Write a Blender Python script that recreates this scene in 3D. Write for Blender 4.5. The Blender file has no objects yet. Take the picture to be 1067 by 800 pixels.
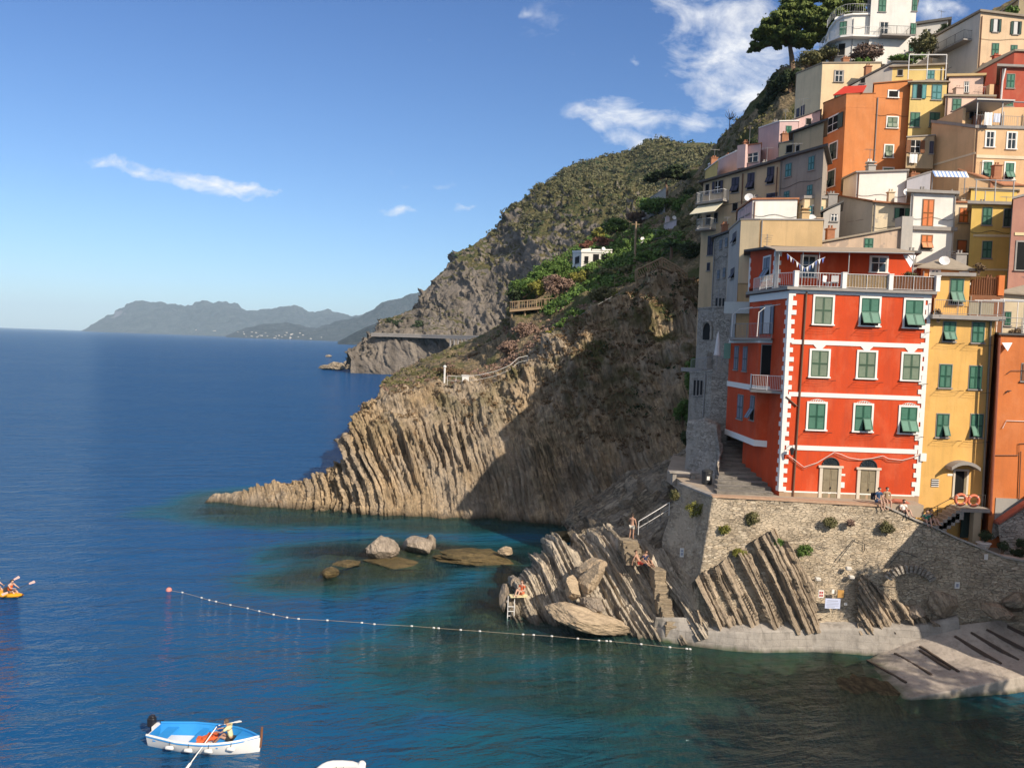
EXPOSURE = .30
SUN_AZ, SUN_EL, SUN_E = 39.0, 34.0, 4.9
SKY_S = .13
CLOUD = 6.6
SKY_T0, SKY_T1, SKY_T2 = (.54,.70,.87), (.51,.68,.88), (.38,.57,.85)
HAZE_D = 5.5e-5
SEA_DEEP = (.004,.062,.185)
SEA_BUMP = .75
import bpy, bmesh, math, random
import numpy as np
from mathutils import Vector, Matrix
R_ = math.radians
rng = random.Random(7)
scene = bpy.context.scene
COL = scene.collection
# ------------------------------------------------------------------ camera model
F_PX, CX, CY, H = 800.0, 533.5, 400.0, 18.5
PITCH, ROLL = R_(2.93), R_(2.0)
FW = Vector((0, math.cos(PITCH), -math.sin(PITCH)))
U0 = Vector((0, math.sin(PITCH), math.cos(PITCH)))
R0 = Vector((1, 0, 0))
RT = R0*math.cos(ROLL) + U0*math.sin(ROLL)
UP = U0*math.cos(ROLL) - R0*math.sin(ROLL)
CAM = Vector((0, 0, H))
def ray(px, py):
    d = FW*F_PX + RT*(px-CX) - UP*(py-CY)
    return d
def at(px, py, Y):
    d = ray(px, py); return CAM + d*(Y/d.y)
def at_z(px, py, z):
    d = ray(px, py); return CAM + d*((z-H)/d.z)
def proj(p):
    v = Vector(p)-CAM; k = F_PX/v.dot(FW)
    return CX+v.dot(RT)*k, CY-v.dot(UP)*k

# ------------------------------------------------------------------ numpy noise
def _hash(i, j, k, seed):
    n = (i*374761393 + j*668265263 + k*2147483647 + seed*974711) & 0xffffffff
    n = ((n ^ (n >> 13))*1274126177) & 0xffffffff
    n = (n ^ (n >> 16)) & 0xffffff
    return n/float(0xffffff)
def vnoise(p, seed=0):
    p = np.asarray(p, dtype=np.float64)
    i = np.floor(p).astype(np.int64); f = p-i; f = f*f*(3-2*f)
    x, y, z = i[..., 0], i[..., 1], i[..., 2]; fx, fy, fz = f[..., 0], f[..., 1], f[..., 2]
    def h(a, b, c): return _hash(x+a, y+b, z+c, seed)
    c00 = h(0,0,0)*(1-fx)+h(1,0,0)*fx; c10 = h(0,1,0)*(1-fx)+h(1,1,0)*fx
    c01 = h(0,0,1)*(1-fx)+h(1,0,1)*fx; c11 = h(0,1,1)*(1-fx)+h(1,1,1)*fx
    return (c00*(1-fy)+c10*fy)*(1-fz)+(c01*(1-fy)+c11*fy)*fz
def fbm(p, octv=4, seed=0, gain=.5):
    a, s, t = 1.0, 0.0, 0.0; q = np.asarray(p, dtype=np.float64)
    for o in range(octv):
        s = s + a*(vnoise(q, seed+o)-.5)*2; t += a; a *= gain; q = q*2.03+17.3
    return s/t
def h1(k, seed=0):
    k = np.asarray(k, dtype=np.int64); return _hash(k, k*0+3, k*0+11, seed)

# ------------------------------------------------------------------ materials
MATS = {}
def new_mat(name):
    m = bpy.data.materials.new(name); m.use_nodes = True
    nt = m.node_tree; b = nt.nodes['Principled BSDF']
    return m, nt, b
class NT:
    def __init__(s, nt): s.nt = nt
    def n(s, t, **kw):
        o = s.nt.nodes.new(t)
        for k, v in kw.items():
            if k.startswith('i_'):
                key = k[2:].replace('_', ' ')
                key = int(key) if key.isdigit() else key
                o.inputs[key].default_value = v
            else: setattr(o, k, v)
        return o
    def l(s, a, b): s.nt.links.new(a, b)
    def pos(s, scale=(1,1,1), rot=(0,0,0)):
        g = s.n('ShaderNodeNewGeometry'); m = s.n('ShaderNodeMapping'); m.vector_type = 'TEXTURE' if False else 'POINT'
        m.inputs['Scale'].default_value = scale; m.inputs['Rotation'].default_value = rot
        s.l(g.outputs['Position'], m.inputs['Vector']); return m.outputs['Vector']
    def rpos(s, rot, scale):
        a = s.pos((1,1,1), rot); m = s.n('ShaderNodeMapping'); m.inputs['Scale'].default_value = scale
        s.l(a, m.inputs['Vector']); return m.outputs['Vector']
    def noise(s, vec, scale, detail=4, rough=.55, dist=0):
        o = s.n('ShaderNodeTexNoise'); o.inputs['Scale'].default_value = scale
        o.inputs['Detail'].default_value = detail; o.inputs['Roughness'].default_value = rough
        o.inputs['Distortion'].default_value = dist
        if vec is not None: s.l(vec, o.inputs['Vector'])
        return o.outputs['Fac']
    def ramp(s, fac, stops, interp='LINEAR'):
        o = s.n('ShaderNodeValToRGB'); e = o.color_ramp.elements; o.color_ramp.interpolation = interp
        while len(e) < len(stops): e.new(.5)
        for q, (p, c) in zip(e, stops):
            q.position = p; q.color = (c, c, c, 1) if isinstance(c, (int, float)) else (*c, 1)
        s.l(fac, o.inputs['Fac']); return o.outputs['Color']
    def mix(s, fac, a, b, mode='MIX'):
        o = s.n('ShaderNodeMix'); o.data_type = 'RGBA'; o.blend_type = mode
        for sock, v in ((o.inputs[0], fac), (o.inputs[6], a), (o.inputs[7], b)):
            if isinstance(v, (int, float)): sock.default_value = v
            elif isinstance(v, tuple): sock.default_value = (*v, 1)
            else: s.l(v, sock)
        return o.outputs[2]
    def math(s, op, a, b=None, c=None, clamp=False):
        o = s.n('ShaderNodeMath'); o.operation = op; o.use_clamp = clamp
        for i, v in enumerate((a, b, c)):
            if v is None: continue
            if isinstance(v, (int, float)): o.inputs[i].default_value = v
            else: s.l(v, o.inputs[i])
        return o.outputs[0]
    def bump(s, h, strength=.5, dist=.1, normal=None):
        o = s.n('ShaderNodeBump'); o.inputs['Strength'].default_value = strength; o.inputs['Distance'].default_value = dist
        s.l(h, o.inputs['Height'])
        if normal is not None: s.l(normal, o.inputs['Normal'])
        return o.outputs['Normal']
def mul(c, k): return tuple(max(0, min(1, x*k)) for x in c)
def plaster(name, c, dirt=.35, patch=None):
    if name in MATS: return MATS[name]
    m, nt, b = new_mat(name); N = NT(nt)
    v = N.pos()
    n1 = N.noise(v, .45, 5, .6)
    col = N.mix(N.ramp(n1, [(.3, 0.0), (.7, 1.0)]), mul(c, .86), mul(c, 1.08))
    st = N.noise(N.pos((1.6, 1.6, .16)), 1.0, 4, .6)
    col = N.mix(N.math('MULTIPLY', N.ramp(st, [(.5, 0.0), (.75, 1.0)]), dirt), col, mul((c[0]*.55+.03, c[1]*.58+.03, c[2]*.6+.03), .85))
    fd = N.noise(N.pos((.5,.5,.3)), 1.3, 5, .65)
    col = N.mix(N.math('MULTIPLY', N.ramp(fd, [(.50, 0.0), (.64, 1.0)]), .46), col, tuple(min(.85, x*.9+k_) for x,k_ in zip(c,(.11,.075,.045))))
    dr = N.noise(N.pos((5.5, 5.5, .22)), 1.0, 4, .6)
    col = N.mix(N.math('MULTIPLY', N.ramp(dr, [(.56, 0.0), (.74, 1.0)]), dirt*.8), col, mul(c, .6))
    fn = N.noise(v, 5.0, 4, .65)
    col = N.mix(N.math('MULTIPLY', N.ramp(fn, [(.55, 0.0), (.8, 1.0)]), dirt*.6), col, mul(c, .66))
    if patch:
        pn = N.noise(v, .8, 5, .62)
        col = N.mix(N.ramp(pn, [(.54, 0.0), (.57, 1.0)]), col, patch)
    nt.links.new(col, b.inputs['Base Color']); b.inputs['Roughness'].default_value = .88
    b.inputs['Specular IOR Level'].default_value = .25
    nt.links.new(N.bump(N.noise(v, 9, 5, .6), .35, .03), b.inputs['Normal'])
    MATS[name] = m; return m
def paint(name, c, rough=.6, var=.15, scale=6, metal=0.0, bump=.1):
    if name in MATS: return MATS[name]
    m, nt, b = new_mat(name); N = NT(nt)
    f = N.noise(N.pos(), scale, 4, .6)
    nt.links.new(N.mix(f, mul(c, 1-var), mul(c, 1+var)), b.inputs['Base Color'])
    b.inputs['Roughness'].default_value = rough; b.inputs['Metallic'].default_value = metal
    b.inputs['Specular IOR Level'].default_value = .3
    if bump: nt.links.new(N.bump(N.noise(N.pos(), scale*5, 3), bump, .01), b.inputs['Normal'])
    MATS[name] = m; return m
def louvre(name, c, two=True):
    if name in MATS: return MATS[name]
    if two: louvre(name+'_panel', (min(1,c[0]*2.1+.02),min(1,c[1]*1.6+.015),min(1,c[2]*1.7+.015)), False)
    m, nt, b = new_mat(name); N = NT(nt)
    w = N.n('ShaderNodeTexWave'); w.wave_type = 'BANDS'; w.bands_direction = 'Z'; w.wave_profile = 'SAW'
    w.inputs['Scale'].default_value = 2.6; N.l(N.pos(), w.inputs['Vector'])
    f = N.noise(N.pos(), 2.2, 4)
    oi = N.n('ShaderNodeObjectInfo'); col = N.mix(f, mul(c, .7), mul(c, 1.3)); col = N.mix(N.math('MULTIPLY', oi.outputs['Random'], .5), col, mul((c[0]*.9+.05,c[1]*.85+.03,c[2]*.85+.035), .95)); col = N.mix(N.ramp(N.noise(N.pos(), 5.0, 4, .7), [(.55,0.0),(.75,.5)]), col, mul(c,.55))
    nt.links.new(col, b.inputs['Base Color'])
    b.inputs['Roughness'].default_value = .55; b.inputs['Specular IOR Level'].default_value = .3
    nt.links.new(N.bump(w.outputs['Fac'], .8, .03), b.inputs['Normal'])
    MATS[name] = m; return m
def glass(name='window_glass', c=(.02,.03,.035)):
    if name in MATS: return MATS[name]
    m, nt, b = new_mat(name)
    b.inputs['Base Color'].default_value = (*c, 1); b.inputs['Roughness'].default_value = .08 if name == 'window_glass' else .7; b.inputs['Specular IOR Level'].default_value = .5 if name == 'window_glass' else .1
    MATS[name] = m; return m
def masonry(name, cols, scale=1.0, mortar=(.30,.26,.21), rowh=2.6):
    """irregular coursed rubble: stretched voronoi cells, mortar joints"""
    if name in MATS: return MATS[name]
    m, nt, b = new_mat(name); N = NT(nt)
    v = N.pos((1.25*scale, 1.25*scale, 3.4*scale))
    wob = N.noise(N.pos(), 1.2*scale, 3)
    va = N.n('ShaderNodeVectorMath'); va.operation = 'ADD'
    cb = N.n('ShaderNodeCombineXYZ'); N.l(N.math('MULTIPLY', wob, .5), cb.inputs[2]); N.l(N.math('MULTIPLY', wob, .5), cb.inputs[0])
    N.l(v, va.inputs[0]); N.l(cb.outputs[0], va.inputs[1])
    vo = N.n('ShaderNodeTexVoronoi'); vo.feature = 'F1'; vo.inputs['Scale'].default_value = rowh; N.l(va.outputs[0], vo.inputs['Vector'])
    ve = N.n('ShaderNodeTexVoronoi'); ve.feature = 'DISTANCE_TO_EDGE'; ve.inputs['Scale'].default_value = rowh; N.l(va.outputs[0], ve.inputs['Vector'])
    sep = N.n('ShaderNodeSeparateColor'); N.l(vo.outputs['Color'], sep.inputs[0])
    st = [(i/(len(cols)-1), c) for i, c in enumerate(cols)]
    col = N.ramp(sep.outputs[0], st)
    big = N.noise(N.pos(), .35, 4)
    col = N.mix(N.ramp(big, [(.35, 0.0), (.7, .55)]), col, mul(cols[0], .55))
    fine = N.noise(N.pos(), 7, 5, .7)
    course = N.noise(N.pos((.25,.25,7.0)), 1.0, 3, .6)
    col = N.mix(N.ramp(course, [(.5, 0.0), (.66, .5)]), col, mul(cols[2], .8))
    col = N.mix(.55, col, N.ramp(fine, [(.3, .25), (.7, .75)]), 'OVERLAY')
    edge = N.ramp(ve.outputs['Distance'], [(.0, 0.0), (.055, 1.0)])
    plastered = N.ramp(N.noise(N.pos(), .55, 4, .6), [(.50, 0.0), (.62, .8)])
    col = N.mix(edge, mul(mortar, .62), col)
    col = N.mix(plastered, col, mortar)
    nt.links.new(col, b.inputs['Base Color']); b.inputs['Roughness'].default_value = .92; b.inputs['Specular IOR Level'].default_value = .2
    hgt = N.math('ADD', N.math('MULTIPLY', edge, N.math('ADD', sep.outputs[1], .5)), N.math('MULTIPLY', fine, .5))
    nt.links.new(N.bump(hgt, .9, .12), b.inputs['Normal'])
    MATS[name] = m; return m
def rock(name, light, mid, dark, tilt=0.0, scale=1.0, moss=None, wet=True, alt=None):
    """bedded rock: bands follow the bedding (tilt about Y, radians)"""
    if name in MATS: return MATS[name]
    m, nt, b = new_mat(name); N = NT(nt)
    v = N.rpos((0, tilt, 0), (1.5*scale, .5*scale, .12*scale))
    n1 = N.noise(v, 1.0, 6, .65, .3)
    n2 = N.noise(v, 4.0, 5, .7)
    big = N.noise(N.pos(), .16*scale, 5, .6)
    fine = N.noise(N.pos(), 3.2*scale, 6, .7)
    col = N.ramp(n1, [(.28, dark), (.45, mid), (.56, light), (.66, mid), (.8, mul(light, 1.1))])
    col = N.mix(N.ramp(n2, [(.42, .6), (.55, 0.0)]), col, mul(dark, .7))
    col = N.mix(N.ramp(big, [(.4, 0.0), (.62, .8)]), col, mul(mid, .8))
    col = N.mix(N.ramp(fine, [(.5, 0.0), (.72, .7)]), col, mul(dark, .9))
    if alt:
        an = N.noise(N.rpos((0, tilt, 0), (.22*scale, .14*scale, .07*scale)), 1.0, 6, .68)
        col = N.mix(N.math('MULTIPLY', N.ramp(an, [(.44, 0.0), (.56, 1.0)]), .85), col, N.mix(.5, col, N.ramp(n1, [(.3, mul(alt,.35)), (.5, alt), (.7, mul(alt,1.3))])))
        rs = N.noise(N.pos(), .9*scale, 5, .7); col = N.mix(N.ramp(rs, [(.6, 0.0), (.7, .55)]), col, (.30,.17,.08))
    g = N.n('ShaderNodeNewGeometry'); sx = N.n('ShaderNodeSeparateXYZ'); N.l(g.outputs['Position'], sx.inputs[0])
    if moss:
        mk = N.math('MULTIPLY', N.ramp(N.noise(N.pos(), .25*scale, 5, .65), [(.48, 0.0), (.6, 1.0)]),
                    N.ramp(N.math('MULTIPLY', sx.outputs[2], .03), [(.15, 0.0), (.5, 1.0)]))
        col = N.mix(mk, col, moss)
    if wet:   # dark algae line at the sea
        wl = N.ramp(N.math('ADD', sx.outputs[2], N.math('MULTIPLY', fine, .7)), [(.35, 1.0), (1.0, 0.0)])
        col = N.mix(N.math('MULTIPLY', wl, .8), col, (.035, .03, .02))
    nt.links.new(col, b.inputs['Base Color']); b.inputs['Roughness'].default_value = .9; b.inputs['Specular IOR Level'].default_value = .2
    hgt = N.math('ADD', N.math('MULTIPLY', n2, 1.0), N.math('ADD', n1, N.math('MULTIPLY', fine, .8)))
    nt.links.new(N.bump(hgt, .9, .35/scale), b.inputs['Normal'])
    MATS[name] = m; return m
def leaf_mat(name, a, bcol):
    if name in MATS: return MATS[name]
    m, nt, b = new_mat(name); N = NT(nt)
    col = N.mix(N.ramp(N.noise(N.pos(), 1.1, 3), [(.3, 0.0), (.7, 1.0)]), a, bcol)
    g = N.n('ShaderNodeNewGeometry')
    col = N.mix(N.math('MULTIPLY', g.outputs['Random Per Island'], .6), col, mul(bcol, .7))
    nt.links.new(col, b.inputs['Base Color']); b.inputs['Roughness'].default_value = .7; b.inputs['Specular IOR Level'].default_value = .2
    MATS[name] = m; return m

# ------------------------------------------------------------------ objects
def tag(o, label=None, cat=None, group=None, kind=None):
    if label: o['label'] = label
    if cat: o['category'] = cat
    if group: o['group'] = group
    if kind: o['kind'] = kind
    return o
def empty(name, loc, label, cat, group=None):
    o = bpy.data.objects.new(name, None); COL.objects.link(o); o.location = loc; o.empty_display_size = .2
    return tag(o, label, cat, group)
def root_loc(p):
    while p is not None and p.parent is not None: p = p.parent
    return Vector(p.location) if p is not None else Vector((0,0,0))
def link(name, me, mat, parent=None, smooth=False):
    o = bpy.data.objects.new(name, me); COL.objects.link(o)
    if mat: me.materials.append(mat)
    if parent: o.parent = parent
    if smooth: me.polygons.foreach_set('use_smooth', [True]*len(me.polygons))
    return o
class Frame:
    """facade frame: u along wall (to the right seen from outside), d outward, v = world z"""
    def __init__(s, a, b):
        s.O = Vector((a[0], a[1], 0)); e = Vector((b[0]-a[0], b[1]-a[1], 0)); s.L = e.length
        s.U = e.normalized(); s.N = Vector((s.U.y, -s.U.x, 0))
    def P(s, u, d, v): return s.O + s.U*u + s.N*d + Vector((0, 0, v))
    def uv(s, px, py):
        d = ray(px, py); t = (s.O-CAM).dot(s.N)/d.dot(s.N); p = CAM+d*t
        return (p-s.O).dot(s.U), p.z
WORLD = Frame((0,0), (1,0)); WORLD.N = Vector((0,1,0))
class MB:
    def __init__(s): s.v = []; s.f = []; s.mi = []; s.cur = 0
    def add(s, vs, fs):
        n = len(s.v); s.mi += [s.cur]*len(fs); s.v += [tuple(x) for x in vs]; s.f += [tuple(i+n for i in q) for q in fs]
    def quad(s, *p): s.add(p, [tuple(range(len(p)))])
    BF = [(0,3,2,1),(4,5,6,7),(0,1,5,4),(1,2,6,5),(2,3,7,6),(3,0,4,7)]
    def fbox(s, fr, u0, u1, d0, d1, v0, v1):
        ps = [fr.P(u,d,v) for v in (v0,v1) for (u,d) in ((u0,d0),(u1,d0),(u1,d1),(u0,d1))]
        s.add(ps, s.BF)
    def box(s, c, sz, rz=0.0, M=None):
        hx, hy, hz = sz[0]/2, sz[1]/2, sz[2]/2
        M = M or Matrix.Rotation(rz, 3, 'Z')
        ps = [Vector(c)+M@Vector((x,y,z)) for z in (-hz,hz) for (x,y) in ((-hx,-hy),(hx,-hy),(hx,hy),(-hx,hy))]
        s.add(ps, s.BF)
    def hexa(s, ps): s.add(ps, s.BF)   # 4 bottom + 4 top
    def prism(s, poly, z0, z1):        # poly ccw list of xy; z may be lists
        n = len(poly); a = z0 if isinstance(z0, (list, tuple)) else [z0]*n; b = z1 if isinstance(z1, (list, tuple)) else [z1]*n
        vs = [(p[0],p[1],a[i]) for i,p in enumerate(poly)]+[(p[0],p[1],b[i]) for i,p in enumerate(poly)]
        fs = [(i,(i+1)%n,n+(i+1)%n,n+i) for i in range(n)]+[tuple(range(n))[::-1], tuple(range(n,2*n))]
        s.add(vs, fs)
    def tube(s, pts, r, n=6, cap=True):
        pts = [Vector(p) for p in pts]; rs = r if isinstance(r, (list, tuple)) else [r]*len(pts)
        vs = []
        ref = Vector((0,0,1))
        for i, p in enumerate(pts):
            t = (pts[min(i+1,len(pts)-1)]-pts[max(i-1,0)]).normalized()
            a = t.cross(ref if abs(t.z) < .95 else Vector((1,0,0))).normalized(); b = t.cross(a)
            vs += [p + (a*math.cos(2*math.pi*k/n)+b*math.sin(2*math.pi*k/n))*rs[i] for k in range(n)]
        fs = [(i*n+k, i*n+(k+1)%n, (i+1)*n+(k+1)%n, (i+1)*n+k) for i in range(len(pts)-1) for k in range(n)]
        if cap: fs += [tuple(range(n))[::-1], tuple(range((len(pts)-1)*n, len(pts)*n))]
        s.add(vs, fs)
    def lathe(s, c, prof, n=12):
        vs = [(c[0]+r*math.cos(2*math.pi*k/n), c[1]+r*math.sin(2*math.pi*k/n), c[2]+z) for (r,z) in prof for k in range(n)]
        fs = [(i*n+k, i*n+(k+1)%n, (i+1)*n+(k+1)%n, (i+1)*n+k) for i in range(len(prof)-1) for k in range(n)]
        fs += [tuple(range(n))[::-1], tuple(range((len(prof)-1)*n, len(prof)*n))]
        s.add(vs, fs)
    def torus(s, c, ax, R, r, n=20, m=8):
        ax = Vector(ax).normalized(); a = ax.orthogonal().normalized(); b = ax.cross(a)
        vs = []
        for i in range(n):
            t = 2*math.pi*i/n; e = a*math.cos(t)+b*math.sin(t)
            vs += [Vector(c)+e*(R+r*math.cos(2*math.pi*j/m))+ax*(r*math.sin(2*math.pi*j/m)) for j in range(m)]
        s.add(vs, [(i*m+j, ((i+1)%n)*m+j, ((i+1)%n)*m+(j+1)%m, i*m+(j+1)%m) for i in range(n) for j in range(m)])
    def build(s, name, mat, parent=None, smooth=False, bevel=0, **tg):
        L = root_loc(parent)
        me = bpy.data.meshes.new(name); me.from_pydata([(a[0]-L.x, a[1]-L.y, a[2]-L.z) for a in s.v], [], s.f); me.update()
        if bevel:
            bm = bmesh.new(); bm.from_mesh(me); bmesh.ops.recalc_face_normals(bm, faces=bm.faces[:])
            bmesh.ops.bevel(bm, geom=bm.edges[:], offset=bevel, segments=1, affect='EDGES'); bm.to_mesh(me); bm.free()
        o = link(name, me, mat, parent, smooth)
        if s.cur or any(s.mi):
            me.materials.append(MATS.get(mat.name+'_panel', mat)); me.polygons.foreach_set('material_index', s.mi)
        return tag(o, **tg)
def copy_tree(o, parent=None, loc=None, rz=None, label=None):
    c = o.copy(); COL.objects.link(c)
    if parent is not None: c.parent = parent
    if loc is not None: c.location = loc
    if rz is not None: c.rotation_euler.z = rz
    if label: c['label'] = label
    for ch in [x for x in bpy.data.objects if x.parent == o]: copy_tree(ch, c)
    return c

# ------------------------------------------------------------------ terrain sheets
def grid_mesh(name, P, mat, parent=None, smooth=True, **tg):
    nv, nu = P.shape[:2]
    idx = np.arange(nv*nu).reshape(nv, nu)
    q = np.stack([idx[:-1,:-1], idx[:-1,1:], idx[1:,1:], idx[1:,:-1]], -1).reshape(-1, 4)
    me = bpy.data.meshes.new(name)
    me.vertices.add(nv*nu); me.vertices.foreach_set('co', (P.reshape(-1,3)-np.array(root_loc(parent))).ravel())
    me.loops.add(len(q)*4); me.loops.foreach_set('vertex_index', q.ravel())
    me.polygons.add(len(q)); me.polygons.foreach_set('loop_start', np.arange(0, len(q)*4, 4)); me.polygons.foreach_set('loop_total', np.full(len(q), 4))
    me.update(); me.validate()
    o = link(name, me, mat, parent, smooth)
    return tag(o, **tg)
def knot(k):
    if k[0] == 'w': return np.array(k[1:4], dtype=float)
    return np.array(at(*k))
def sheet_points(cols, nu, nv, smooth=2):
    A = np.array([[knot(k) for k in c] for c in cols])          # C,K,3
    C, K = A.shape[:2]
    wu = np.concatenate([[0], np.cumsum(np.linalg.norm(np.diff(A.mean(1), axis=0), axis=1))]); wu /= wu[-1]
    wv = np.concatenate([[0], np.cumsum(np.linalg.norm(np.diff(A, axis=1), axis=2).mean(0))]); wv /= wv[-1]
    tu, tv = np.linspace(0,1,nu), np.linspace(0,1,nv)
    B = np.empty((C, nv, 3))
    for c in range(C):
        for k in range(3): B[c,:,k] = np.interp(tv, wv, A[c,:,k])
    P = np.empty((nv, nu, 3))
    for v in range(nv):
        for k in range(3): P[v,:,k] = np.interp(tu, wu, B[:,v,k])
    for _ in range(smooth):
        Q = P.copy(); Q[1:-1,1:-1] = (P[:-2,1:-1]+P[2:,1:-1]+P[1:-1,:-2]+P[1:-1,2:]+P[1:-1,1:-1])/5; P = Q
    return P
def normals(P):
    du = np.gradient(P, axis=1); dv = np.gradient(P, axis=0)
    n = np.cross(du, dv); n /= np.linalg.norm(n, axis=2, keepdims=True)+1e-9
    s = np.where((n[...,1] > 0)[...,None], -1, 1)               # face the harbour
    return n
def strata(P, tilt, period, amp, seed, groove=.3, warp=.6, yk=.15, saw=.75, even=0.0):
    """random step per bedding layer; layers run down-right by tilt (rad from vertical)"""
    w = fbm(P*.12, 3, seed)*warp*period*3 + fbm(P*.5, 2, seed+5)*warp*period*.5
    s = P[...,0]*math.cos(tilt) + P[...,2]*math.sin(tilt) + P[...,1]*yk + w
    out = 0
    for per, am, sd in ((period*3.1, amp*.8, seed+1), (period, amp, seed+2), (period*.37, amp*.35, seed+3)):
        k = np.floor(s/per + .35*fbm(P*.25, 2, sd)); f = s/per - np.floor(s/per)
        out = out + am*(h1(k, sd)-.5)
    k1 = np.floor(s/period); f = s/period - k1
    mod = np.clip(.6+1.5*fbm(P*.16, 3, seed+51), .2, 1.25)*(1-even)+even
    out = out - saw*amp*(f-.5)*(.35+.9*h1(k1, seed+61))
    t = -P[...,0]*math.sin(tilt) + P[...,2]*math.cos(tilt) + P[...,1]*.3 + fbm(P*.6,2,seed+7)*period
    for per, am in ((period*2.6, amp*.55), (period*1.1, amp*.22)):
        kt = np.floor(t/per + h1(k1, seed+21)*7.0); out = out + am*(h1(k1*131+kt*17, seed+22)-.5)
    k3 = np.floor(s/(period*.45)); out = out + amp*.25*(h1(k3*37+np.floor(t/(period*3.3)+h1(k3,seed+31)*5), seed+33)-.5)
    out = out - groove*amp*np.exp(-((f-.5)/.07)**2)*(.3+.9*h1(k1, seed+41))
    return out*mod
def normals(P):
    n = np.cross(np.gradient(P, axis=1), np.gradient(P, axis=0)); n /= np.linalg.norm(n, axis=2, keepdims=True)+1e-9
    m = n.reshape(-1,3).mean(0)
    return n if (-m[1]+m[2]) > 0 else -n
# ------------------------------------------------------------------ camera, render, light
cd = bpy.data.cameras.new('camera'); cam = bpy.data.objects.new('camera', cd); COL.objects.link(cam)
cd.sensor_width = 36; cd.lens = F_PX/1067*36; cd.clip_end = 60000; cd.clip_start = .5
M = Matrix((RT, UP, -FW)).transposed().to_4x4(); M.translation = CAM; cam.matrix_world = M
scene.camera = cam
scene.render.engine = 'CYCLES'
scene.cycles.use_denoising = True
scene.cycles.max_bounces = 6; scene.cycles.diffuse_bounces = 3; scene.cycles.glossy_bounces = 2
scene.cycles.transparent_max_bounces = 8; scene.cycles.volume_bounces = 0
scene.cycles.caustics_reflective = False; scene.cycles.caustics_refractive = False
scene.view_settings.view_transform = 'Standard'; scene.view_settings.look = 'None'
scene.view_settings.exposure = EXPOSURE; scene.view_settings.gamma = 1
scene.view_settings.use_curve_mapping = False
az, el = R_(SUN_AZ), R_(SUN_EL)
SUN = Vector((math.sin(az)*math.cos(el), -math.cos(az)*math.cos(el), math.sin(el)))
ld = bpy.data.lights.new('sun', 'SUN'); ld.energy = SUN_E; ld.angle = R_(.5); ld.color = (1.0, .88, .72)
lo = bpy.data.objects.new('sun', ld); COL.objects.link(lo); lo.rotation_euler = SUN.to_track_quat('Z', 'Y').to_euler(); lo.location = (60, -60, 90)
w = bpy.data.worlds.new('World'); scene.world = w; w.use_nodes = True
N = NT(w.node_tree); bg = w.node_tree.nodes['Background']; bg.inputs['Strength'].default_value = SKY_S
sky = N.n('ShaderNodeTexSky', sky_type='NISHITA'); sky.sun_disc = False; sky.sun_elevation = el
sky.sun_rotation = math.atan2(SUN.x, SUN.y); sky.air_density = 1.0; sky.dust_density = .35; sky.ozone_density = 2.6; sky.altitude = 20
tc = N.n('ShaderNodeTexCoord'); sx = N.n('ShaderNodeSeparateXYZ'); N.l(tc.outputs['Generated'], sx.inputs[0])
ym = N.math('MAXIMUM', sx.outputs[1], .05)
u = N.math('DIVIDE', sx.outputs[0], ym); v = N.math('DIVIDE', sx.outputs[2], ym)
cb = N.n('ShaderNodeCombineXYZ'); N.l(u, cb.inputs[0]); N.l(v, cb.inputs[1])
def tp(px, py):
    d = ray(px, py); return d.x/d.y, d.z/d.y
clouds = [  # px, py, half-width px, half-height px, angle deg, strength
    (650,118,52,15,4,.95),(655,142,30,12,0,.8),(738,130,34,10,-3,.8),(765,60,60,50,-40,.9),(735,15,70,28,0,.75),(790,95,40,30,0,.95),(770,85,26,26,0,.7),
    (975,14,26,14,0,.9),(610,122,22,7,0,.6),(710,78,16,12,0,.45),(560,20,50,10,-8,.2),(440,42,12,6,0,.42),(664,58,16,10,-60,.4),(540,14,16,6,0,.4),(436,45,9,7,0,.4),(590,40,60,22,-12,.18),
    (205,186,100,6,-6,.78),(140,180,46,6,-10,.76),(250,190,64,5,-6,.74),(180,186,70,7,-6,.66),(446,190,26,4,-3,.42),(418,218,18,4,-8,.45),(490,212,14,4,-8,.4),(375,170,30,4,-5,.25),(80,255,70,7,20,.2),
    (860,40,60,40,0,.5),(920,90,80,60,0,.4)]
wn = N.n('ShaderNodeTexNoise'); wn.inputs['Scale'].default_value = 14.0; wn.inputs['Detail'].default_value = 4; N.l(cb.outputs[0], wn.inputs['Vector'])
wsub = N.n('ShaderNodeVectorMath'); wsub.operation = 'SUBTRACT'; N.l(wn.outputs['Color'], wsub.inputs[0]); wsub.inputs[1].default_value = (.5,.5,.5)
wsc = N.n('ShaderNodeVectorMath'); wsc.operation = 'SCALE'; N.l(wsub.outputs[0], wsc.inputs[0]); wsc.inputs['Scale'].default_value = .06
wad = N.n('ShaderNodeVectorMath'); wad.operation = 'ADD'; N.l(cb.outputs[0], wad.inputs[0]); N.l(wsc.outputs[0], wad.inputs[1])
mask = None
for (px,py,hw,hh,an,st) in clouds:
    hw, hh = hw*1.35, hh*1.45
    a, b_ = tp(px,py)
    m = N.n('ShaderNodeMapping'); m.vector_type = 'TEXTURE'
    m.inputs['Location'].default_value = (a,b_,0); m.inputs['Rotation'].default_value = (0,0,R_(an)-ROLL); m.inputs['Scale'].default_value = (hw/F_PX*1.15, hh/F_PX*1.15, 1)
    N.l(wad.outputs[0], m.inputs[0])
    g = N.n('ShaderNodeTexGradient'); g.gradient_type = 'QUADRATIC_SPHERE'; N.l(m.outputs[0], g.inputs[0])
    val = N.math('MULTIPLY', N.math('POWER', g.outputs['Fac'], .5), st)
    mask = val if mask is None else N.math('MAXIMUM', mask, val)
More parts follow.
